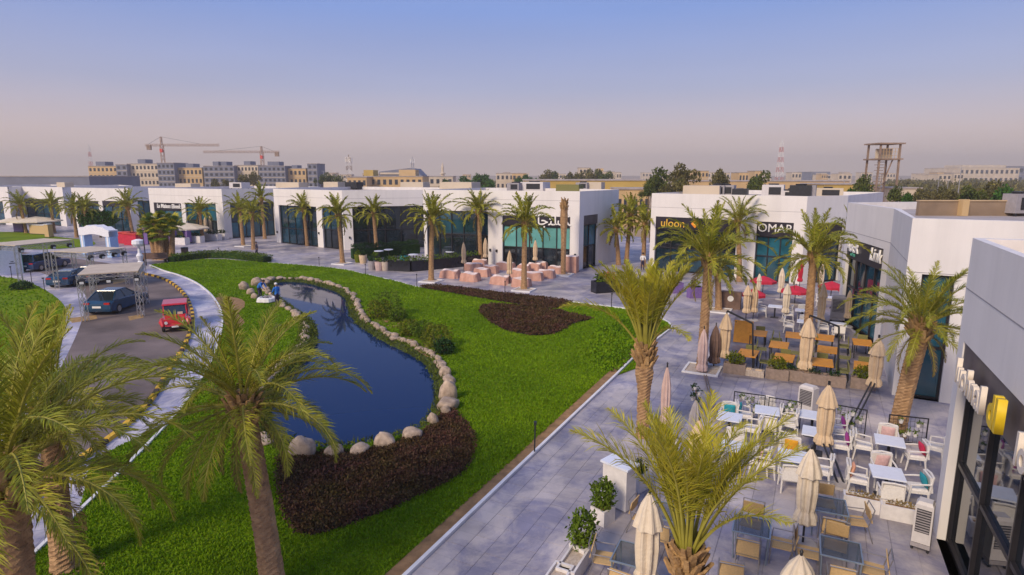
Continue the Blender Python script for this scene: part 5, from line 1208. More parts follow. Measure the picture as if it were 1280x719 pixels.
wh = ['leftmost pink covered seat by the palm square', 'pink covered seat second from the palm square', 'pink covered seat in the middle of the left group', 'pink covered seat at the back of the left group', 'low pink covered bench under the black planter wall', 'pink covered bench beside the white pillar', 'pink covered seat at the front of the middle gap', 'long pink covered sofa below the dark chair', 'pink covered seat behind the front palm trunk', 'pink covered seat at the foot of the front palm', 'pink covered seat right of the front palm', 'pink covered seat in the right group nearest the bare trunk', 'pink covered seat against the dark lower glass', 'pink covered stool in the middle of the right group', 'pink covered seat touching the white square of the bare trunk', 'pink covered stool at the back under the blinds']
for i, (s, w) in enumerate(zip(seats, wh)): covered(w, s[0], s[1], s[2] * .84, s[3] * .84, .7, math.atan2(-7, 15.7) + rnd.uniform(-.1, .1), i)
t = thing('covered_stack', 'tall pink covered stack against the white corner pillar', 'covered furniture', G(713, 340), -.4); MB().box((0, 0, .75), (1.4, .9, 1.5), taper=.96).build('cover_skirt', M['cover_pink'], t); MB().box((0, 0, 1.53), (1.36, .88, .06), taper=.9).build('cover_top', M['cover_top'], t)
pw = thing('planter_wall', 'long low black planter wall before the black glass', 'planter', G(486, 338)); pl = [G(*p) - G(486, 338) for p in ((487, 338), (514, 339.5), (560, 335), (600, 331))]
for a, b_ in zip(pl[:-1], pl[1:]):
    MB().bar(a + Vector((0, 0, .5)), b_ + Vector((0, 0, .5)), .5, 1.0).build('panel', M['black_gloss'], pw)
pts = np.concatenate([np.column_stack([np.random.default_rng(i).uniform(0, 1, 260)[:, None] * np.array((b_ - a)[:2])[None] + np.array(a[:2]) + np.random.default_rng(i + 5).uniform(-.22, .22, (260, 2)), np.random.default_rng(i + 9).uniform(.95, 1.35, 260)]) for i, (a, b_) in enumerate(zip(pl[:-1], pl[1:]))])
link('foliage', leaves_mesh('foliage', pts, .2, M['hedge'], 8, flat=.2, tris=False), pw)
for i, (px, py, lab) in enumerate([(474, 326, 'cafe table with pale top beside the dark hedge'), (486, 324, 'cafe table with pale top farther along the dark hedge'), (517, 331, 'cafe table with pale top behind the planter wall'), (563, 327, 'cafe table with pale top right of the lone palm')]):
    t = thing('bar_table', lab, 'table', G(px, py)); MB().lathe([(.5, 1.02), (.5, 1.07), (.48, 1.08)], 20).build('tabletop', M['table_white'], t); MB().tube([(0, 0, 0), (0, 0, 1.02)], .05, 8).build('pedestal', M['steel_dark'], t)
for i, (px, py, c, lab) in enumerate([(465, 337, 'plastic_grey', 'round grey drum before the hedge'), (448, 328, 'shrub_yellow', 'short yellow bollard pot by the hedge corner'), (454, 329, 'canvas', 'short tan bollard pot by the hedge corner'), (474, 338, 'canvas_pink', 'pinkish pot standing alone on the paving'), (482, 338, 'gravel', 'low pale pot by the planter wall corner'), (491, 336, 'plaster_tan', 'slim tan pot at the planter wall corner'), (505, 330, 'teal_cloth', 'teal pot behind the planter wall'), (470, 331, 'black_gloss', 'black box pot before the hedge')]):
    t = thing('pot', lab, 'pot', G(px, py)); MB().lathe([(.32, 0), (.40, .5), (.42, .85), (.38, .85), (.34, .7)], 14).build('pot_body', M[c], t); link('plant', leaves_mesh('plant', blob_pts(80, (0, 0, 1.0), (.35, .35, .25), i, .2), .2, M['hedge' if i % 2 else 'hedge_dark'], i, flat=.1, tris=False), t)
planter('black flower box with red and green planting on the open plaza', 756, 365, 2.0, .9, .9, 'black_gloss', .35, plant=((.95, .4, .35), 380, .22, 'hedge'))
o = [x for x in bpy.data.objects if x.name.startswith('planter') and x.get('label', '').startswith('black flower box')][0]
link('flowers', leaves_mesh('flowers', blob_pts(160, (0.2, 0, 1.25), (.7, .4, .3), 3, .4), .2, M['flower_red'], 3, flat=.2, tris=False), o)
t = thing('side_chair', 'small brown chair before the white pillar', 'chair', G(624, 330)); MB().box((0, 0, .5), (.6, .6, .08)).build('seat', M['rust'], t); MB().box((.1, .28, .85), (.6, .08, .6)).build('backrest', M['rust'], t)
for sx in (-1, 1):
    for sy in (-1, 1): MB().tube([(sx * .25, sy * .25, 0), (sx * .25, sy * .25, .5)], .035, 5).build('leg', M['rust'], t)
for (px, py, lab, c, s) in ((843, 366, 'purple flower box left of the terrace palms', 'purple', 1.2), (868, 372, 'second purple flower box near the gravel square', 'purple', 1.0)):
    planter(lab, px, py, s, .6, .8, c, .2, plant=((.5, .3, .3), 160, .16, 'shrub_yellow'))
t = thing('sign_box', 'dark maroon box with a round white arrow sign', 'sign', G(913, 386), T2); MB().box((0, 0, .6), (1.3, .5, 1.2)).build('box', M['canvas_brown'], t)
MB().lathe([(.16, 0), (.2, 0), (.2, .02), (.16, .02)], 24).build('ring', M['letter_white'], t); r_ = [c for c in kids(t) if c.name.startswith('ring')][0]; r_.rotation_euler = (R(90), 0, 0); r_.location = (0, -.262, .75)
a_ = MB().add([(-.08, 0, 0), (.05, 0, .08), (.05, 0, -.08)], [(0, 1, 2)]).build('arrow', M['letter_white'], t, loc=(0, -.262, .75))

# ================================================================== ROAD SIDE: cars, trusses, arch, people
def car(label, loc, rz, paint, L=4.7, W=1.85, H=1.42, suv=False, group=None):
    t = thing('parked_car', label, 'car', loc, rz, group); P = M[paint]
    # side outline of the lower body, lofted across the width with rounded edges
    x = L / 2; prof = [(-x, .45), (-x + .05, .28), (-x + .5, .22), (x - .5, .22), (x - .06, .30), (x, .50), (x - .12, .72), (x - .55, .80), (x * .36, .92), (-x * .62, .97), (-x + .25, .95), (-x + .03, .78)]
    mb = MB(); n = len(prof); ws = [(.86, .90), (.97, .985), (1, 1), (1, 1), (.97, .985), (.86, .90)]; ys = [-W / 2, -W / 2 + .06, -W / 2 + .16, W / 2 - .16, W / 2 - .06, W / 2]
    vs = []
    for (sx, sz), y in zip(ws, ys):
        for (px, pz) in prof: vs.append((px * (sx * .35 + .65), y, .55 + (pz - .55) * sz))
    fs = [(i * n + j, i * n + (j + 1) % n, (i + 1) * n + (j + 1) % n, (i + 1) * n + j) for i in range(5) for j in range(n)] + [tuple(range(n)), tuple(5 * n + j for j in reversed(range(n)))]
    mb.add(vs, fs).build('body', P, t, smooth=False)
    a = [(-x * .80, .95), (-x * .48, H - .02), (x * .02, H), (x * .42, .90)] if not suv else [(-x * .93, .95), (-x * .82, H - .03), (x * .05, H), (x * .45, .90)]
    w0, w1 = W / 2 - .10, W / 2 - .30
    g_ = MB(); v = [(p[0], s * (w0 if i in (0, 3) else w1), p[1]) for s in (-1, 1) for i, p in enumerate(a)]; g_.add(v, [(0, 1, 5, 4), (2, 3, 7, 6), (0, 3, 2, 1), (4, 5, 6, 7)]); g_.build('windows', M['glass'], t)
    r_ = MB(); tz = .025; v = [(a[1][0], -w1, a[1][1]), (a[2][0], -w1, a[2][1]), (a[2][0], w1, a[2][1]), (a[1][0], w1, a[1][1])]; v += [(q[0] * .98, q[1] * .9, q[2] + .05) for q in v]; r_.add(v, [(0, 1, 5, 4), (1, 2, 6, 5), (2, 3, 7, 6), (3, 0, 4, 7), (4, 5, 6, 7)]); r_.build('roof', P, t)
    pil = MB()
    for s in (-1, 1):
        for i0, i1 in ((0, 1), (2, 3)): pil.bar((a[i0][0], s * (w0 if i0 in (0, 3) else w1), a[i0][1]), (a[i1][0], s * (w0 if i1 in (0, 3) else w1), a[i1][1]), .06)
        pil.bar(((a[1][0] + a[2][0]) / 2, s * w1, H - .01), ((a[0][0] + a[3][0]) / 2, s * w0, .93), .05)
    pil.build('pillars', P, t)
    for sx in (-1, 1):
        for sy in (-1, 1):
            wl = MB().lathe([(.30, -.10), (.335, -.07), (.335, .07), (.30, .10)], 20).build('tyre', M['tyre'], t, loc=(sx * L * .31, sy * (W / 2 - .09), .335)); wl.rotation_euler = (R(90), 0, 0)
            MB().lathe([(.20, -.105), (.21, 0), (.20, .105)], 14).build('rim', M['steel'], wl)
    for s in (-1, 1):
        MB().box((x - .14, s * (W / 2 - .30), .62), (.16, .34, .13)).build('headlight', M['lamp_clear'], t); MB().box((-x + .10, s * (W / 2 - .28), .80), (.16, .36, .12)).build('tail_light', M['lamp_red'], t)
        MB().box((x * .34, s * (W / 2 + .04), .98), (.10, .20, .12)).build('mirror', P, t)
    MB().box((-x + .05, 0, .58), (.1, .55, .13)).build('number_plate', M['letter_white'], t)
    return t
def heading(a, b_):
    d = G(*b_) - G(*a); return math.atan2(d.y, d.x)
CH_ = R(92)
car('dark blue car under the nearest truss canopy', G(148, 386), CH_, 'car_blue', 4.5, 1.85, 1.45)
car('navy car under the second truss canopy', G(122, 352), CH_, 'car_navy', 4.5, 1.85, 1.42)
car('navy car beside the white booth', G(56, 336), CH_ - .1, 'car_navy', 4.6, 1.9, 1.6, suv=True)
car('low dark blue car half hidden at the left of the second canopy', G(91, 355), CH_ + .1, 'car_blue', 4.3, 1.8, 1.25)
# small red convertible-like car driving towards us
rc = thing('red_car', 'small bright red car with a flat red roof driving towards the camera', 'car', G(221, 409), heading((218, 380), (221, 414)) - 0.05)
P = M['car_red']; b = MB(); b.box((-.15, 0, .55), (2.9, 1.55, .55), taper=.96); b.box((1.0, 0, .62), (.95, 1.2, .42), taper=.86); b.build('body', P, rc)
hd = MB(); hd.add([(1.5, -.5, .55), (1.5, .5, .55), (.45, .62, .98), (.45, -.62, .98), (1.55, -.45, .40), (1.55, .45, .40)], [(0, 1, 2, 3), (4, 5, 1, 0)]); hd.build('bonnet', P, rc)
for s in (-1, 1):
    f = MB(); f.tube([(.55, s * .72, .5), (.85, s * .76, .72), (1.25, s * .76, .68), (1.5, s * .70, .42)], [.06, .16, .17, .08], 8); f.build('front_wing', P, rc)
    MB().lathe([(.02, 0), (.10, .01), (.09, .05)], 12).build('headlight', M['lamp_clear'], rc, loc=(1.52, s * .5, .66)).rotation_euler = (0, R(90), 0)
    for sx in (-.95, 1.05):
        wl = MB().lathe([(.26, -.09), (.30, -.06), (.30, .06), (.26, .09)], 18).build('tyre', M['tyre'], rc, loc=(sx, s * .70, .30)); wl.rotation_euler = (R(90), 0, 0); MB().lathe([(.16, -.095), (.17, .0), (.16, .095)], 12).build('rim', M['steel'], wl)
MB().box((-.62, 0, 1.62), (1.85, 1.5, .10), taper=.95).build('roof', P, rc)
ws_ = MB(); ws_.add([(.48, -.66, .98), (.48, .66, .98), (.22, .62, 1.56), (.22, -.62, 1.56)], [(0, 1, 2, 3)]); ws_.add([(.2, .63, 1.0), (-1.4, .66, 1.0), (-1.4, .62, 1.56), (.2, .62, 1.56)], [(0, 1, 2, 3)]); ws_.add([(.2, -.63, 1.0), (-1.4, -.66, 1.0), (-1.4, -.62, 1.56), (.2, -.62, 1.56)], [(0, 1, 2, 3)]); ws_.build('windscreen', M['glass'], rc)
pil = MB()
for s in (-1, 1): pil.bar((.48, s * .68, .96), (.22, s * .64, 1.58), .06); pil.bar((-1.42, s * .68, .80), (-1.42, s * .64, 1.58), .08)
pil.build('pillars', P, rc); MB().box((1.56, 0, .36), (.08, 1.35, .12)).build('bumper', M['steel_dark'], rc); MB().box((1.61, 0, .40), (.02, .40, .10)).build('number_plate', M['letter_white'], rc); MB().box((.53, .3, 1.06), (.02, .3, .16)).build('sun_visor', M['canvas_cream'], rc)

rc.scale = (.9, .9, .9)
# ---- truss canopies with beige roofs and floodlights
def truss_bar(mb, a, b_, w=.28, r=.03):
    a, b_ = Vector(a), Vector(b_); d = (b_ - a).normalized(); s = d.orthogonal().normalized(); q = d.cross(s)
    cs = [s * w / 2 + q * w / 2, s * w / 2 - q * w / 2, -s * w / 2 - q * w / 2, -s * w / 2 + q * w / 2]
    for c in cs: mb.bar(a + c, b_ + c, r)
    n = max(2, int((b_ - a).length / (w * 1.4)))
    for i in range(n):
        for k in range(4):
            c0, c1 = cs[k], cs[(k + 1) % 4]; p0 = a.lerp(b_, i / n); p1 = a.lerp(b_, (i + 1) / n); mb.bar(p0 + (c0 if i % 2 else c1), p1 + (c1 if i % 2 else c0), r * .7)
def canopy(label, c, rz, lx, ly, h, roof=True, lights=()):
    t = thing('truss_canopy', label, 'canopy', c, rz, 'truss canopies over the cars')
    for sx in (-1, 1):
        for sy in (-1, 1):
            p = MB(); truss_bar(p, (sx * lx / 2, sy * ly / 2, 0.02), (sx * lx / 2, sy * ly / 2, h)); p.build('truss_leg', M['steel'], t)
    for sy in (-1, 1):
        p = MB(); truss_bar(p, (-lx / 2 + .2, sy * ly / 2, h - .16), (lx / 2 - .2, sy * ly / 2, h - .16)); p.build('truss_beam', M['steel'], t)
    for sx in (-1, 1):
        p = MB(); truss_bar(p, (sx * lx / 2, -ly / 2 + .2, h - .16), (sx * lx / 2, ly / 2 - .2, h - .16)); p.build('truss_beam', M['steel'], t)
    MB().box((0, 0, h + .06), (lx + .2, ly + .2, .06)).build('roof_sheet', M['canopy_beige'], t)
    for (x, y) in lights:
        f = MB().box((x, y, h - .35), (.30, .26, .30), mtx=Matrix.Rotation(R(25), 3, 'X')).build('floodlight', M['steel_dark'], t); MB().box((x, y - .13, h - .40), (.22, .03, .2)).build('lamp_glass', M['lamp_clear'], f)
    return t
def edge_rz(a, b_, z):
    d = G(*b_, z) - G(*a, z); return math.atan2(d.y, d.x)
canopy('nearest truss canopy with flat beige roof over the dark blue car', G(141, 336.5, 2.9).xy.to_3d(), edge_rz((105.5, 343), (172, 339), 2.9), 3.0, 4.4, 2.9, lights=((0, -2.4), (-1.4, -2.4), (1.5, -2.4)))
canopy('second truss canopy with beige roof nearer the arch', G(111, 313, 3.0).xy.to_3d(), edge_rz((97, 318), (143, 312), 3.0), 3.2, 3.6, 3.0, lights=((-1.5, -1.9), (-.5, -1.9), (.6, -1.9), (1.5, -1.9)))
canopy('farthest truss canopy beside the white booth at the left edge', G(38, 303.5, 3.3).xy.to_3d(), edge_rz((10, 307), (70, 301), 3.3), 4.6, 3.4, 3.3, lights=((-2.0, -1.8), (-1.4, 1.8), (.6, -1.8), (2.0, -1.8)))
bo = thing('white_booth', 'white painted booth wall with small print at the left edge', 'booth', G(14, 343), heading((0, 344), (28, 341))); MB().box((0, .6, 1.45), (1.9, 1.2, 2.9)).build('cabin', M['arch_white'], bo); MB().box((-1.15, .6, 1.35), (.38, 1.1, 2.7)).build('side_banner', M['purple'], bo)
MB().box((.975, .6, 1.45), (.05, 1.18, 2.88)).build('side_panel', M['letter_green'], bo)
for (z, w) in ((1.0, .5), (1.15, .22)): MB().box((.2, -.005, z), (w, .006, .07)).build('print', M['steel_dark'], bo)
# ---- white arch
ar = thing('entrance_arch', 'white arch with pale blue posts over the walkway', 'arch', G(126, 320), heading((104, 318), (148, 322)))
for s in (-1, 1):
    MB().box((s * 2.35, 0, 1.45), (.8, .9, 2.9)).build('post', M['arch_blue'], ar); MB().box((s * 2.35, 0, 2.95), (.95, 1.0, .12)).build('post_cap', M['arch_white'], ar)
mb = MB(); pts = [(-2.75, 2.3)] + [(-2.75 + 5.5 * i / 16, 3.05 + .42 * math.sin(math.pi * i / 16) + .07 * math.sin(i * 1.57)) for i in range(17)] + [(2.75, 2.3)] + [(1.9 - 3.8 * i / 10, 2.3 + .22 * math.sin(math.pi * i / 10)) for i in range(11)]
n = len(pts); tri = tessellate_polygon([[Vector((p[0], p[1], 0)) for p in pts]])
mb.add([(p[0], y, p[1]) for y in (-.52, .52) for p in pts], [tuple(t) for t in tri] + [tuple(n + i for i in reversed(t)) for t in tri] + [(i, (i + 1) % n, n + (i + 1) % n, n + i) for i in range(n)]); mb.build('arch_header', M['arch_white'], ar)
for s in (-1, 1): MB().box((s * 2.35, -.46, 1.4), (.3, .03, 2.2)).build('post_panel', M['arch_white'], ar)
# lamp with white globe and white statue-like lamp post by the walkway
t = thing('white_lamp', 'white urn lamp post at the head of the curved walkway', 'lamp', G(176, 331)); MB().lathe([(.30, 0), (.32, .25), (.18, .4), (.30, .75), (.34, .95), (.16, 1.2), (.10, 1.9)], 14).build('pedestal', M['arch_white'], t); MB().lathe([(.45, 1.9), (.62, 2.15), (.58, 2.5), (.2, 2.62)], 14).build('lamp_shade', M['arch_white'], t)
t = thing('flag_pole', 'thin dark banner pole beside the white urn lamp', 'pole', G(183, 332)); MB().tube([(0, 0, 0), (0, 0, 3.4)], .05, 6).build('pole', M['steel_dark'], t); MB().box((.22, 0, 2.7), (.4, .03, 1.1)).build('banner', M['purple'], t)
# cafe clutter by the far left shops: planters, counters, signs
for (px, py, dx, h, m, lab) in [(115, 303, .1, .1, 'red_paint', ''), ]: pass
for (px, py, dx, m, lab) in [(226, 305.5, 2.4, 'planter_white', 'white trough planter nearest the fan palm'), (245, 303, 2.4, 'planter_white', 'white trough planter in front of the cream parasol'), (266, 300.5, 2.6, 'planter_white', 'white trough planter by the furled cream parasols'), (278, 299.5, 1.8, 'planter_white', 'white trough planter at the shop corner')]:
    planter(lab, px, py, dx, .8, .9, m, -.35, plant=((dx * .4, .3, .25), 120, .2, 'hedge_dark'))
for (px, py, w, h, m, lab) in [(237, 299, 4.2, 1.9, 'turquoise', 'turquoise counter under the cream parasol'), (218, 305, 1.1, 2.0, 'purple', 'purple sign board beside the fan palm'), (234, 304, 1.0, 1.7, 'purple', 'purple sign board between the white troughs'), (183, 305, .9, 2.2, 'purple', 'purple sign board right of the red stall'), (26, 290, 2.2, 2.0, 'purple', 'purple stand under the left cream parasol'), (50, 293, 3.6, 1.4, 'plaster_tan', 'tan counter between the left palms'), (62, 297, .9, 1.9, 'plaster_tan', 'narrow tan board on the far paving')]:
    t = thing('stand', lab, 'stand', G(px, py), -.35); MB().box((0, 0, h / 2), (w, .7, h), taper=.97).build('panel', M[m], t); MB().box((0, -.02, h + .05), (w * 1.03, .8, .08)).build('top', M['planter_white'], t); MB().box((0, 0, .06), (w * 1.02, .74, .12)).build('plinth', M['steel_dark'], t)
for i, (px, py, s, lab) in enumerate([(158, 304, 1.0, 'left red stall behind the white arch'), (168, 306, 1.1, 'middle red stall near the palm'), (176, 305, .9, 'right red stall before the dark glass')]):
    t = thing('red_stall', lab, 'stall', G(px, py), -.3); MB().box((0, 0, .7), (1.9 * s, 1.2, 1.4), taper=.95).build('counter', M['canvas_red'], t); MB().box((0, 0, 1.46), (2.1 * s, 1.4, .1)).build('top', M['red_paint'], t)
    for k in (-1, 1): MB().tube([(k * .9 * s, .5, 1.4), (k * .9 * s, .5, 2.2)], .04, 6).build('post', M['steel_dark'], t)
t = thing('garden_bench', 'dark bench with people-height flower tubs by the fan palm', 'bench', G(193, 328.5), .1); MB().box((0, 0, .45), (2.6, .5, .1)).build('seat', M['canvas_brown'], t); MB().box((0, .25, .75), (2.6, .08, .5)).build('backrest', M['canvas_brown'], t)
for s in (-1, 1): MB().box((s * 1.1, 0, .2), (.12, .45, .4)).build('leg', M['steel_dark'], t)
t = thing('litter_bin', 'small dark bin on the paving behind the clipped hedge', 'bin', G(231.5, 320)); MB().lathe([(.34, 0), (.38, .8), (.30, .95)], 14).build('body', M['canvas_brown'], t); MB().lathe([(.40, .86), (.36, .98), (.1, 1.02)], 14).build('lid', M['steel_dark'], t)

# ---- people
def person(label, loc, rz, pose, top_m, leg_m, head='hair', held=None, H=1.72):
    s = H / 1.75
    if pose == 'walk':
        J = dict(pel=(0, 0, .95), ch=(0.02, 0, 1.25), nk=(.03, 0, 1.47), hd=(.05, 0, 1.62), lk=(.18, .10, .52), la=(.12, .10, .10), lf=(.28, .10, .04), rk=(.02, -.10, .50), ra=(-.28, -.10, .16), rf=(-.16, -.10, .05), ls=(.02, .19, 1.42), le=(-.12, .25, 1.14), lh=(.0, .26, .90), rs=(.02, -.19, 1.42), re=(.06, -.25, 1.14), rh=(.26, -.24, .98))
    elif pose == 'bend':
        J = dict(pel=(-.08, 0, .90), ch=(.16, 0, 1.14), nk=(.34, 0, 1.30), hd=(.46, 0, 1.38), lk=(.06, .12, .50), la=(-.04, .12, .10), lf=(.14, .12, .04), rk=(.08, -.12, .50), ra=(-.02, -.12, .10), rf=(.16, -.12, .04), ls=(.28, .19, 1.24), le=(.42, .22, .98), lh=(.58, .12, .80), rs=(.28, -.19, 1.24), re=(.42, -.22, .98), rh=(.58, -.12, .80))
    else:
        J = dict(pel=(0, 0, .95), ch=(0, 0, 1.25), nk=(0, 0, 1.47), hd=(.03, 0, 1.62), lk=(.03, .11, .50), la=(0, .12, .10), lf=(.16, .13, .04), rk=(.02, -.11, .50), ra=(-.03, -.12, .10), rf=(.13, -.13, .04), ls=(0, .19, 1.42), le=(.08, .26, 1.14), lh=(.30, .20, 1.02), rs=(0, -.19, 1.42), re=(.06, -.26, 1.14), rh=(.28, -.18, 1.0))
    V = list(J); idx = {k: i for i, k in enumerate(V)}
    rad = dict(pel=.15, ch=.155, nk=.06, hd=.105, lk=.07, la=.045, lf=.04, rk=.07, ra=.045, rf=.04, ls=.07, le=.05, lh=.04, rs=.07, re=.05, rh=.04)
    E = [('pel', 'ch'), ('ch', 'nk'), ('nk', 'hd'), ('pel', 'lk'), ('lk', 'la'), ('la', 'lf'), ('pel', 'rk'), ('rk', 'ra'), ('ra', 'rf'), ('ch', 'ls'), ('ls', 'le'), ('le', 'lh'), ('ch', 'rs'), ('rs', 're'), ('re', 'rh')]
    verts = [Vector(J[k]) for k in V]; edges = [(idx[a], idx[b_]) for a, b_ in E]; radii = [rad[k] for k in V]
    for sd, y in (('lh', 1), ('rh', -1)):                       # five separate fingers per hand
        h = Vector(J[sd]); e = Vector(J[sd[0] + 'e']); d = (h - e).normalized(); sdv = d.cross(Vector((0, 0, 1))).normalized()
        for q in range(5):
            o = h + sdv * (.016 * (q - 2)); tip = h + d * (.085 if q not in (0, 4) else .06) + sdv * (.02 * (q - 2)) + Vector((0, 0, -.02)); verts += [tip]; radii += [.009]; edges += [(idx[sd], len(verts) - 1)]
    me = bpy.data.meshes.new('person_skeleton'); me.from_pydata([v * s for v in verts], edges, []); o = bpy.data.objects.new('tmp', me); col.objects.link(o)
    sk = o.modifiers.new('Skin', 'SKIN'); sk.use_smooth_shade = True
    for i, sv in enumerate(me.skin_vertices[0].data): sv.radius = (radii[i] * s,) * 2; sv.use_root = (i == 0)
    o.modifiers.new('Sub', 'SUBSURF').levels = 1
    dg = bpy.context.evaluated_depsgraph_get(); bm_ = bpy.data.meshes.new_from_object(o.evaluated_get(dg)); bpy.data.objects.remove(o)
    for m_ in (top_m, leg_m, 'skin', 'steel_dark'): bm_.materials.append(M[m_])
    hdz = Vector(J['nk']) * s; pel = Vector(J['pel']) * s; hands = [Vector(J['lh']) * s, Vector(J['rh']) * s]
    for p in bm_.polygons:
        c = p.center
        if (c - Vector(J['hd']) * s).length < .15 * s or c.z > hdz.z + .03 and abs(c.y) < .1: p.material_index = 2
        elif min((c - h).length for h in hands) < .11 * s: p.material_index = 2
        elif c.z < .10 * s: p.material_index = 3
        elif c.z < pel.z - .0 * s and abs(c.y) < .22 * s and min((c - h).length for h in hands) > .2 * s: p.material_index = 1
        else: p.material_index = 0
    root = thing('person', label, 'person', loc, rz); link('body', bm_, root); h = Vector(J['hd']) * s
    MB().lathe([(.02, .105), (.085, .08), (.112, .02), (.108, -.03)], 14, c=h + Vector((-.012, 0, .035)), mi=0).build('hair' if head == 'hair' else 'cap', M[head], root, smooth=True)
    fc = MB()
    for k in (-1, 1): fc.box(h + Vector((.098, k * .035, .0)), (.015, .022, .012))
    fc.build('eyes', M['hair'], root); MB().box(h + Vector((.115, 0, -.02)), (.03, .022, .04)).build('nose', M['skin'], root); MB().box(h + Vector((.10, 0, -.055)), (.012, .045, .012)).build('mouth', M['red_paint'], root)
    for k in (-1, 1): MB().box(h + Vector((0, k * .108, -.005)), (.04, .02, .06)).build('ear', M['skin'], root)
    return root
person('worker in a blue jacket and pale cap standing beside the pond boulders', G(347, 384), R(150), 'stand', 'jacket_blue', 'trousers', 'white_cloth')
person('worker in a deep blue jacket bending over the white sack by the pond', G(325, 374), R(-20), 'bend', 'jacket_blue', 'trousers', 'hair')
person('person in dark clothes walking on the paving by the palm pair', G(322, 321), R(200), 'walk', 'trousers', 'trousers', 'hair')
person('person in white standing at the restaurant corner behind the palms', G(803, 338), R(-90), 'stand', 'white_cloth', 'trousers', 'hair')
t = thing('white_sack', 'white tarp sack of cuttings between the two workers', 'sack', G(334, 378), .2); MB().lathe([(.5, .0), (.72, .12), (.66, .34), (.5, .40), (.3, .25), (.05, .18)], 20, fold=.08, folds=5).build('tarp', M['white_cloth'], t)
link('cuttings', leaves_mesh('cuttings', blob_pts(120, (0, 0, .34), (.35, .35, .12), 2, .1), .14, M['pot_grey'], 2, flat=.2, tris=False), t)

# ================================================================== ROOFTOPS AND THE CITY BEHIND
def roof_unit(label, px, py, z, dx, dy, h, m='plaster_cream', fan=True, rz=-.5):
    t = thing('rooftop_unit', label, 'air conditioner', G(px, py, z), rz, 'machines on the shop roofs')
    for sx in (-1, 1):
        for sy in (-1, 1): MB().box((sx * dx * .4, sy * dy * .4, .08), (.12, .12, .16)).build('foot', M['steel_dark'], t)
    MB().box((0, 0, .16 + h / 2), (dx, dy, h), taper=.98).build('casing', M[m], t)
    if fan:
        MB().box((dx * .1, -dy / 2 - .01, .16 + h * .5), (dx * .55, .05, h * .62)).build('grille', M['steel_dark'], t); MB().lathe([(min(dx, dy) * .32, 0), (min(dx, dy) * .34, .12), (min(dx, dy) * .2, .13)], 16, c=(0, 0, .155 + h)).build('fan_cowl', M['steel_dark'], t)
for i, a in enumerate([(878, 246, 6.85, 3.6, 1.8, .95, 'plaster_cream', False, 'cream roof cabinet at the left end of the restaurant roof'), (906, 246, 6.85, 1.9, 1.6, 1.0, 'plastic_grey', True, 'grey fan unit in the middle of the restaurant roof'), (897, 246, 6.85, 1.5, 1.5, 1.0, 'pot_grey', True, 'grey-green fan unit left of the middle one'), (925, 247, 6.85, 1.4, 1.2, .7, 'steel_dark', False, 'low dark box behind the front palm top'), (966, 248, 6.85, 1.9, 1.4, 1.1, 'plastic_white', True, 'white fan unit with a round cowl on the restaurant roof'), (984, 249, 6.85, 1.0, 1.0, .6, 'plastic_white', True, 'small white unit near the restaurant corner'), (1000, 249.5, 6.85, 1.8, 1.4, 1.1, 'steel_dark', True, 'dark grille unit at the restaurant corner'), (1010, 249.5, 6.85, 1.2, 1.4, 1.1, 'pot_grey', False, 'green-grey cabinet at the restaurant corner'),
        (1034, 248.2, 6.85, 2.6, 1.2, .8, 'plaster_cream', True, 'cream unit with a petrol window beside the angled shop'), (668, 240, 7.05, 3.2, 2.0, 1.0, 'plastic_white', True, 'white unit on the central block roof'), (645, 240, 7.05, 1.6, 1.6, .9, 'pot_grey', True, 'grey unit on the central block roof left of the white one'), (712, 241, 7.05, 2.8, 1.4, .75, 'khaki', False, 'olive cabinet near the corner of the central roof'), (742, 238, 7.05, 2.6, 1.4, .9, 'plaster_cream', False, 'cream cabinet at the back corner of the central roof'), (729, 238, 7.05, 1.6, 1.4, .85, 'plastic_grey', True, 'grey unit near the back corner of the central roof'),
        (575, 238, 7.05, 5.0, 2.2, .9, 'plaster_cream', False, 'long pale cabinet at the left of the central roof'), (418, 236.5, 6.75, 3.2, 1.6, 1.0, 'plaster_cream', False, 'cream cabinet over the double shop corner'), (443, 237, 6.75, 2.4, 1.6, 1.0, 'steel_dark', False, 'dark blue cabinet over the double shop'), (365, 236, 6.75, 5.5, 2.0, .9, 'plaster_cream', False, 'long cream cabinet over the glass doors'), (300, 236.5, 6.6, 3.2, 1.8, 1.0, 'plastic_white', True, 'white unit above the petrol glass wall'), (235, 236.5, 6.6, 4.4, 1.8, .8, 'plaster_cream', False, 'long cream cabinet above the script-name shop'), (82, 235.5, 6.45, 3.0, 1.6, 1.0, 'plaster_cream', False, 'cream cabinet above the left palms'), (519, 237, 6.75, 4.5, 1.8, 1.0, 'plaster_cream', False, 'pale cabinet near the gap beside the central block')]):
    roof_unit(a[8], *a[:6], m=a[6], fan=a[7])
roof_unit('tall grey chiller cabinet on the roof at the right edge', 1268, 270, 6.88, .95, .8, 1.0, 'plastic_grey', True, .2)
# roof wall of the angled shop
b2b_ = b2[0] + Vector((4, -1, 0)); t = thing('roof_wall', 'long brown wall across the roof of the angled shop', 'wall', Vector((b2[1].x + 2.2, b2[1].y + 1.2, 6.88))); MB().box((7.5, 0.2, .38), (15, .22, .76), rz=-.02).build('wall_panel', M['plaster_brown'], t); MB().box((7.5, 0.2, .79), (15.05, .32, .06), rz=-.02).build('coping', M['roof_sand'], t); MB().box((2.2, .04, .44), (.35, .36, .86)).build('pier', M['plaster_tan'], t)

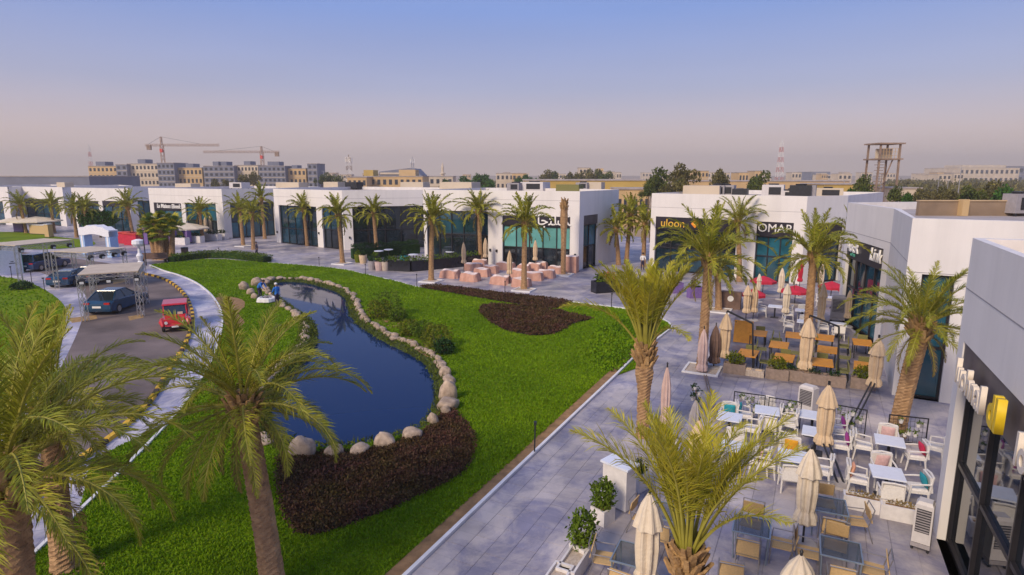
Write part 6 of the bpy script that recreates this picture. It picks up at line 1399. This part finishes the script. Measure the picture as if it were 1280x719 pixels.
def far_block(name, label, x0, x1, ytop, Y, depth, m, floors, cols, group='distant buildings', extra=None, ang=0.0, cat='building', stair=None):
    """building seen over the roofs: pixel columns x0-x1, roofline ytop, standing at distance Y"""
    a, b_ = AT(x0, ytop, Y), AT(x1, ytop, Y); w = b_.x - a.x; h = a.z + .9; t = thing(name, label, cat, (a.x, Y, -.9), ang, group)
    MB().box((w / 2, depth / 2, h / 2), (w, depth, h)).build('wall', M[m], t); MB().box((w / 2, depth / 2, h + .15), (w + .4, depth + .4, .3)).build('roof', M['roof_grey'], t)
    fh = h / floors
    if cols:
        wm_ = MB().box((0, 0, 0), (w / cols * .5, .12, fh * .45)).mesh('window', M['far_window'])
        for f in range(floors):
            for c in range(cols): link('window', wm_, t, (w * (c + .5) / cols, -.04, fh * (f + .52)))
        sm_ = MB().box((0, 0, 0), (w * .998, .16, .22)).mesh('floor_band', M['plaster_cream'])
        for f in range(1, floors): link('floor_band', sm_, t, (w / 2, -.05, fh * f))
    if extra:
        for (u, dw, dh, mm) in extra: MB().box((w * u, depth * .4, h + .3 + dh / 2), (dw, depth * .5, dh)).build('roof_house', M[mm], t)
    return t
Yb = 330
far_block('office_block', 'sunlit tan office block at the left end of the distant row', 110, 146, 208, Yb, 14, 'plaster_tan', 4, 7, extra=[(.35, 5, 2.2, 'plaster_grey')])
far_block('office_block', 'grey staircase tower right of the sunlit tan block', 144.5, 158, 206, Yb - 3, 14, 'plaster_grey', 5, 2)
far_block('office_block', 'cream and grey office block left of the crane mast', 159, 197, 205, Yb, 14, 'plaster_cream', 4, 8, extra=[(.4, 4, 2.2, 'plaster_grey')])
far_block('office_block', 'blue-grey tower standing at the crane mast', 196, 217, 204, Yb - 4, 14, 'plaster_grey', 5, 4)
far_block('office_block', 'low tan office wing behind the first crane', 217, 252, 210, Yb, 14, 'plaster_tan', 3, 7, extra=[(.5, 4, 2, 'plaster_grey')])
far_block('office_block', 'wide blue-grey block with twin stair heads', 254, 292, 208, Yb - 4, 14, 'plaster_grey', 5, 6, extra=[(.35, 3, 2.2, 'plaster_grey'), (.62, 3, 2.2, 'plaster_grey')])
far_block('office_block', 'pale office wing between the two grey blocks', 292, 322, 207, Yb, 14, 'plaster_cream', 4, 7, extra=[(.5, 3.5, 2, 'plaster_grey')])
far_block('office_block', 'blue-grey block below the second crane', 323, 356, 208, Yb - 4, 14, 'plaster_grey', 5, 6, extra=[(.4, 3, 2.2, 'plaster_grey'), (.62, 3, 2.2, 'plaster_grey')])
far_block('office_block', 'low tan wing right of the second crane', 356, 382, 211, Yb, 14, 'plaster_tan', 3, 5, extra=[(.4, 3, 1.6, 'plaster_grey')])
far_block('office_block', 'narrow grey slab at the right end of the distant row', 384, 396, 205, Yb - 3, 14, 'plaster_grey', 5, 2)
far_block('warehouse', 'long grey warehouse behind the left shops', -80, 111, 221, 220, 30, 'plaster_grey', 1, 0)
far_block('warehouse', 'low tan compound below the sloping stadium roof', 455, 528, 221, 260, 20, 'plaster_tan', 2, 10, extra=[(.05, 4, 2.5, 'plaster_yellow'), (.72, 7, 2.6, 'plaster_tan')])
far_block('warehouse', 'bright tan house left of the low compound', 434, 458, 222, 250, 16, 'plaster_tan', 2, 4)
far_block('warehouse', 'pale flat house beside the minaret', 536, 566, 221, 300, 16, 'plaster_cream', 2, 4)
far_block('villa', 'small pink villa far behind the central roof', 620, 642, 217, 420, 14, 'plaster_cream', 2, 4); far_block('villa', 'tan villa between the distant trees', 640, 658, 217, 400, 14, 'plaster_tan', 2, 3)
far_block('villa', 'sunlit pale villa among the distant trees', 744, 768, 215, 420, 14, 'plaster_cream', 3, 4, extra=[(.3, 4, 2, 'plaster_tan')]); far_block('villa', 'white villa poking above the tree tops', 724, 738, 210, 460, 12, 'plaster_cream', 3, 3)
far_block('villa', 'tan villa right of the bushy trees', 868, 886, 214, 330, 14, 'plaster_tan', 3, 4); far_block('villa', 'orange-tan villa left of the dark olive tree', 924, 936, 216, 330, 12, 'plaster_tan', 2, 3); far_block('villa', 'tan villa behind the dark olive tree', 944, 953, 214, 350, 12, 'plaster_tan', 2, 2)
far_block('warehouse', 'long yellow-tan wall building behind the central block', 655, 812, 226, 150, 14, 'plaster_yellow', 1, 0); far_block('warehouse', 'orange-tan shed with a row of small dark openings', 772, 812, 237, 120, 8, 'plaster_tan', 1, 6)
far_block('warehouse', 'long low tan terrace of houses behind the restaurant roof', 870, 1062, 227, 190, 16, 'plaster_tan', 1, 12); far_block('villa', 'yellow low house near the steel tower', 1030, 1096, 231, 150, 12, 'plaster_yellow', 1, 6)
far_block('villa', 'pinkish low house right of the steel tower', 1118, 1152, 236, 140, 10, 'plaster_cream', 1, 4)
far_block('arena', 'large pale arena building on the right horizon', 1200, 1275, 210, 700, 60, 'plaster_cream', 2, 12, extra=[(.5, 50, 3, 'plaster_cream')]); far_block('arena', 'blue-grey hall behind the pale arena', 1255, 1300, 208, 760, 50, 'plaster_grey', 2, 5)
far_block('arena', 'low dome-like hall on the horizon near the red mast', 1014, 1038, 215, 800, 40, 'plaster_grey', 1, 4)
rg = random.Random(9)
for i in range(46):
    x = rg.uniform(400, 1270); w = rg.uniform(7, 20); 
    if 1196 < x < 1278: continue
    far_block('far_house', 'tiny pale house in the hazy town along the horizon', x, x + w, rg.uniform(215.5, 219), rg.uniform(480, 900), 12, rg.choice(['plaster_cream', 'plaster_tan', 'plaster_cream']), 2, 3, group='hazy houses along the horizon')
# stadium roof
a, b_ = AT(474, 216, 340), AT(526, 216, 340); st = thing('stadium', 'grey sloping stadium roof on the horizon', 'stadium', (a.x, 340, -.9)); w = b_.x - a.x; h = a.z
mb = MB(); pr = [(0, 0), (0, h + 1.5), (w * .72, h + 3.4), (w * .84, h + 3.2), (w, h - .5), (w, 0)]; n = len(pr)
mb.add([(p[0], y, p[1]) for y in (0, 25) for p in pr], [tuple(range(n)), tuple(n + i for i in reversed(range(n)))] + [(i, (i + 1) % n, n + (i + 1) % n, n + i) for i in range(n)]); mb.build('roof_shell', M['plaster_grey'], st)
MB().box((w * .4, -.3, h + .5), (w * .75, .4, 1.0)).build('fascia', M['plaster_cream'], st)
# minaret
p = AT(553.5, 222, 420); t = thing('minaret', 'slim white minaret on the horizon', 'tower', (p.x, 420, -.9)); k = AT(553.5, 204, 420).z
MB().lathe([(1.3, 0), (1.2, k * .62)], 10).build('shaft', M['plaster_cream'], t); MB().lathe([(1.9, k * .62), (2.0, k * .66), (1.2, k * .68)], 10).build('balcony', M['plaster_cream'], t); MB().lathe([(.9, k * .68), (.85, k * .86), (1.0, k * .88), (.1, k + 1.5)], 10).build('cap', M['plaster_cream'], t)
# lattice masts
def lattice(label, px, yb, yt, Y, w0, w1, mats, name='radio_mast', head=None, cat='mast'):
    a, b_ = AT(px, yb, Y), AT(px, yt, Y); t = thing(name, label, cat, (a.x, Y, -.9)); H = b_.z + .9; n = 9
    for i in range(n):
        mb = MB(); z0, z1 = H * i / n, H * (i + 1) / n; q0, q1 = w0 + (w1 - w0) * i / n, w0 + (w1 - w0) * (i + 1) / n; th = max(.14, w0 * .055)
        c = [(-1, -1), (1, -1), (1, 1), (-1, 1)]
        for k in range(4):
            u, v = c[k], c[(k + 1) % 4]; mb.bar((u[0] * q0 / 2, u[1] * q0 / 2, z0), (u[0] * q1 / 2, u[1] * q1 / 2, z1), th); mb.bar((u[0] * q0 / 2, u[1] * q0 / 2, z0), (v[0] * q1 / 2, v[1] * q1 / 2, z1), th * .7); mb.bar((u[0] * q1 / 2, u[1] * q1 / 2, z1), (v[0] * q1 / 2, v[1] * q1 / 2, z1), th * .7)
        mb.build('section', M[mats[i % len(mats)]], t)
    if head: MB().box((0, 0, H - 1), head).build('floodlight_head', M['mast_white'], t)
    MB().tube([(0, 0, H), (0, 0, H + H * .07)], .2, 5).build('aerial', M[mats[0]], t); return t
lattice('red and white radio mast on the right horizon', 974, 222, 178, 520, 5.5, 1.6, ['mast_white', 'mast_red']); lattice('thin lattice mast above the sunlit tan block', 114, 208, 184, 400, 2.6, .8, ['mast_white', 'mast_red'])
lattice('floodlight tower left of the stadium roof', 437, 224, 197, 300, 2.6, 2.0, ['rust', 'mast_white'], name='floodlight_tower', head=(3.2, 1, 2.4), cat='tower'); lattice('smaller floodlight tower behind the stadium roof', 516, 214, 199, 360, 1.4, 1.2, ['steel'], name='floodlight_tower', head=(2.6, 1, 2.2), cat='tower')
# cranes
def crane(label, px, ym, yj, xl, xr, Y, ytop, cl):
    a = AT(px, yj, Y); t = thing('tower_crane', label, 'crane', (a.x, Y, -.9)); zj = a.z + .9; zt = AT(px, ytop, Y).z + .9; x0, x1 = AT(xl, yj, Y).x - a.x, AT(xr, yj, Y).x - a.x
    p = MB(); truss_bar(p, (0, 0, 0), (0, 0, zj), 1.8, .22); p.build('mast', M['crane'], t); p = MB(); truss_bar(p, (0, 0, zj), (0, 0, zt), .9, .25); p.build('tower_head', M['crane'], t)
    p = MB(); truss_bar(p, (x0, 0, zj), (x1, 0, zj), 1.0, .15); p.build('jib', M['crane'], t); MB().box((cl, 0, zj - 1.5), (2.6, 1.4, 3.0)).build('counterweight', M['rust'], t); MB().box((.2, -1.1, zj - 3.5), (1.6, 1.5, 2.2)).build('cab', M['red_paint'], t)
    p = MB(); p.bar((0, 0, zt), (x0 * .8, 0, zj + .5), .12); p.bar((0, 0, zt), (x1 * .7, 0, zj + .5), .12); p.build('tie', M['steel_dark'], t)
crane('tower crane with a long jib at the left of the distant row', 202, 205, 181.5, 181, 274, 400, 171, AT(186, 181, 400).x - AT(202, 181, 400).x); crane('tower crane with the shorter jib standing farther right', 327, 206, 190, 254, 349, 420, 183, AT(346, 190, 420).x - AT(327, 190, 420).x)
# steel viewing tower
a = AT(1094, 240, 135); tw = thing('steel_tower', 'rust-brown open steel tower with a caged deck', 'tower', (a.x, 135, -.9)); w = AT(1119, 240, 135).x - AT(1093, 240, 135).x; zt = AT(1105, 180, 135).z + .9; zd = AT(1105, 199, 135).z + .9
for sx in (0, 1):
    for sy in (0, 1): MB().bar((sx * w + (.5 - sx) * 0.0, sy * w, 0), (sx * w * .92 + .04 * w, sy * w, zt), .34).build('post', M['rust'], tw)
MB().box((w / 2, w / 2, zd), (w + 1.0, w + 1.0, .3)).build('deck', M['rust'], tw); MB().box((w / 2, w / 2, zt + .1), (w + 1.2, w + 1.2, .28)).build('roof', M['rust'], tw)
cg = MB()
for i in range(7): cg.bar((.4 + (w - .8) * i / 6, .2, zd), (.4 + (w - .8) * i / 6, .2, zd + (zt - zd) * .72), .07)
for i in range(4): cg.bar((.4, .2, zd + (zt - zd) * .24 * i), (w - .4, .2, zd + (zt - zd) * .24 * i), .07)
cg.build('cage', M['plaster_tan'], tw); MB().box((w / 2, w * .5, zd + (zt - zd) * .36), (w - 1.0, .2, (zt - zd) * .7)).build('cage_panel', M['plaster_cream'], tw)
stp = MB()
for i in range(22): stp.box((.8 + .5 * (i % 2), 1.0, zd * i / 22), (1.5, .9, .12))
stp.bar((.3, .6, 0), (.3, .6, zd), .12); stp.bar((1.9, .6, 0), (1.9, .6, zd), .12); stp.build('stair', M['rust'], tw); br = MB(); br.bar((w * .35, .2, zd * .62), (w * .7, .2, zd), .2); br.build('brace', M['rust'], tw)
# street light poles
for i, (px, yb, yt, Y) in enumerate([(1197, 246, 210, 150), (1099, 252, 218, 140), (1171, 246, 224, 200), (1183, 246, 226, 210), (1054, 240, 225, 170), (405, 222, 214, 320)]):
    a = AT(px, yb, Y); H = AT(px, yt, Y).z + .9; t = thing('street_light', 'thin street light pole beyond the roofs', 'street light', (a.x, Y, -.9), 0, 'street lights beyond the roofs'); MB().tube([(0, 0, 0), (0, 0, H)], [.14, .08], 6).build('pole', M['steel'], t); MB().bar((-1.0, 0, H), (1.0, 0, H), .12).build('lamp_arm', M['steel'], t)

# ---- trees beyond the shops
def tree_crown(seed, m, n=1500, size=.62, rad=(3.0, 3.0, 2.3)):
    rg = np.random.default_rng(seed); pts = []
    for i in range(9):
        c = rg.normal(size=3) * np.array(rad) * .42; r = rg.uniform(.35, .62); pts.append(blob_pts(n // 9, c, np.array(rad) * r, seed * 10 + i, .35, .4))
    P = np.concatenate(pts); return leaves_mesh('crown', P, size, M[m], seed, flat=.15, tris=False)
CR = {k: [tree_crown(s + 3 * j, k) for s in range(3)] for j, k in enumerate(('far_leaf', 'far_leaf2', 'far_leaf3'))}
TRK = MB().tube([(0, 0, 0), (.1, 0, .5), (0, .05, 1)], [.06, .045, .025], 7).mesh('trunk', M['wood_bark'])
TRL = []
for i in range(4): a = i * 1.6; TRL.append(((.0, 0, .55), (.45 * math.cos(a), .45 * math.sin(a), 1.0)))
LIMB = MB()
for p, q in TRL: LIMB.tube([p, q], [.03, .012], 5)
LIMB = LIMB.mesh('limbs', M['wood_bark'])
def tree(label, px, ytop, Y, wpx, key, seed, group='trees beyond the shops'):
    top = AT(px, ytop, Y).z + .9; w = wpx * Y / FPX; t = thing('tree', label, 'tree', (AT(px, 220, Y).x, Y, -.9), seed, group); ch = min(top * .85, w * 1.0)
    c = link('crown', CR[key][seed % 3], t, (0, 0, top - ch * .5)); c.scale = (w / 6.2, w / 6.2, ch / 5.0); c.rotation_euler.z = seed
    k = link('trunk', TRK, t); k.scale = (w * .5, w * .5, top - ch * .4); l = link('limbs', LIMB, t); l.scale = (w * .5, w * .5, top - ch * .35)
for i, (px, yt, Y, w, k, lab) in enumerate([(852, 208, 125, 30, 'far_leaf2', 'tall olive tree behind the left end of the restaurant roof'), (826, 215, 120, 36, 'far_leaf', 'bushy tree left of the tall olive one'), (840, 219, 115, 34, 'far_leaf2', 'rounded tree in front of the tall olive one'), (812, 228, 105, 20, 'far_leaf', 'low bush tree by the grey end wall'), (897, 212, 140, 26, 'far_leaf2', 'brownish tree rising behind the roof fans'), (948, 218, 120, 30, 'far_leaf', 'dark olive tree behind the restaurant roof'), (940, 228, 110, 16, 'far_leaf', 'small tree beneath the dark olive one'),
        (712, 216, 260, 22, 'far_leaf2', 'brown-green tree at the left of the distant clump'), (722, 211, 270, 22, 'far_leaf2', 'tallest tree of the distant clump over the central roof'), (736, 214, 260, 20, 'far_leaf2', 'tree in the middle of the distant clump'), (748, 214, 265, 18, 'far_leaf', 'tree right of the middle in the distant clump'), (758, 216, 260, 16, 'far_leaf', 'tree at the right end of the distant clump'), (683, 215, 280, 20, 'far_leaf2', 'tree below the pale horizon left of the clump'), (693, 217, 280, 18, 'far_leaf', 'small tree touching the distant clump'),
        (586, 217, 210, 24, 'far_leaf3', 'bright green tree beyond the long pale roof cabinet'), (600, 217, 205, 24, 'far_leaf3', 'bright green tree in the middle of its row'), (612, 220, 200, 20, 'far_leaf3', 'bright green tree at the right of its row'), (662, 216, 250, 16, 'far_leaf3', 'fresh green tree near the tan villa'), (650, 221, 240, 18, 'far_leaf3', 'low green tree before the tan villa'), (558, 221, 230, 18, 'far_leaf3', 'low green tree by the minaret'),
        (410, 218, 260, 16, 'far_leaf', 'dark green tree right of the grey slab'), (422, 219, 255, 18, 'far_leaf', 'dark green tree left of the floodlight tower'), (402, 220, 250, 12, 'far_leaf', 'small green tree beside the grey slab'), (308, 215, 240, 18, 'far_leaf2', 'grey-green tree before the pale office wing'), (316, 216, 235, 14, 'far_leaf2', 'smaller grey-green tree before the pale office wing'), (270, 224, 230, 16, 'far_leaf2', 'low tree before the wide blue-grey block'), (286, 222, 230, 14, 'far_leaf2', 'low tree between two office blocks'),
        (1078, 218, 110, 26, 'far_leaf', 'dark tree left of the steel tower'), (1068, 232, 75, 22, 'far_leaf3', 'light green tree just behind the angled shop'), (1082, 236, 70, 18, 'far_leaf', 'low tree behind the angled shop roof'), (1120, 232, 90, 22, 'far_leaf', 'round tree at the foot of the steel tower'), (1140, 238, 80, 16, 'far_leaf3', 'small bright tree behind the brown roof wall'), (1216, 236, 85, 26, 'far_leaf', 'round tree in the middle of the right roof wall'), (1240, 230, 100, 34, 'far_leaf2', 'olive tree over the right roof wall'), (1266, 226, 95, 40, 'far_leaf3', 'large green tree at the right picture edge'), (1200, 233, 100, 24, 'far_leaf2', 'olive tree by the tall light pole'), (1178, 236, 110, 24, 'far_leaf2', 'olive tree left of the tall light pole'), (1155, 236, 115, 22, 'far_leaf2', 'pale olive tree right of the pinkish house')]):
    tree(lab, px, yt, Y, w, k, i)
# far woods on the right: one mass
rg = np.random.default_rng(5); pts = []
for i in range(150):
    Y = rg.uniform(220, 620); px = rg.uniform(1110, 1330); c = AT(px, 222, Y); w = rg.uniform(4, 8); pts.append(blob_pts(60, (c.x, Y, 1.6 + rg.uniform(0, 1.5)), (w, w, 2.6), i, .5))
for i in range(60):
    Y = rg.uniform(350, 700); px = rg.uniform(560, 980); c = AT(px, 222, Y); w = rg.uniform(4, 8); pts.append(blob_pts(40, (c.x, Y, 1.4), (w, w, 2.2), i + 300, .5))
o = link('woodland', leaves_mesh('woodland', np.concatenate(pts), 1.7, M['far_leaf2'], 6, flat=.15, tris=False)); tag(o, 'hazy scrub woodland stretching to the right horizon', 'woodland', kind='stuff')

# ================================================================== HAZE
hm = bpy.data.materials.new('haze_air'); hm.use_nodes = True; nt = hm.node_tree; nt.nodes.clear(); pv = nt.nodes.new('ShaderNodeVolumePrincipled'); pv.inputs['Density'].default_value = 0.00050; pv.inputs['Color'].default_value = (1.0, 0.92, 0.84, 1); pv.inputs['Anisotropy'].default_value = 0.15
ou = nt.nodes.new('ShaderNodeOutputMaterial'); nt.links.new(pv.outputs[0], ou.inputs['Volume'])
hz = MB().box((0, 900, 34), (5000, 2400, 74)).build('haze', hm); hz['kind'] = 'stuff'; hz['label'] = 'thin pinkish dust haze over the whole place'
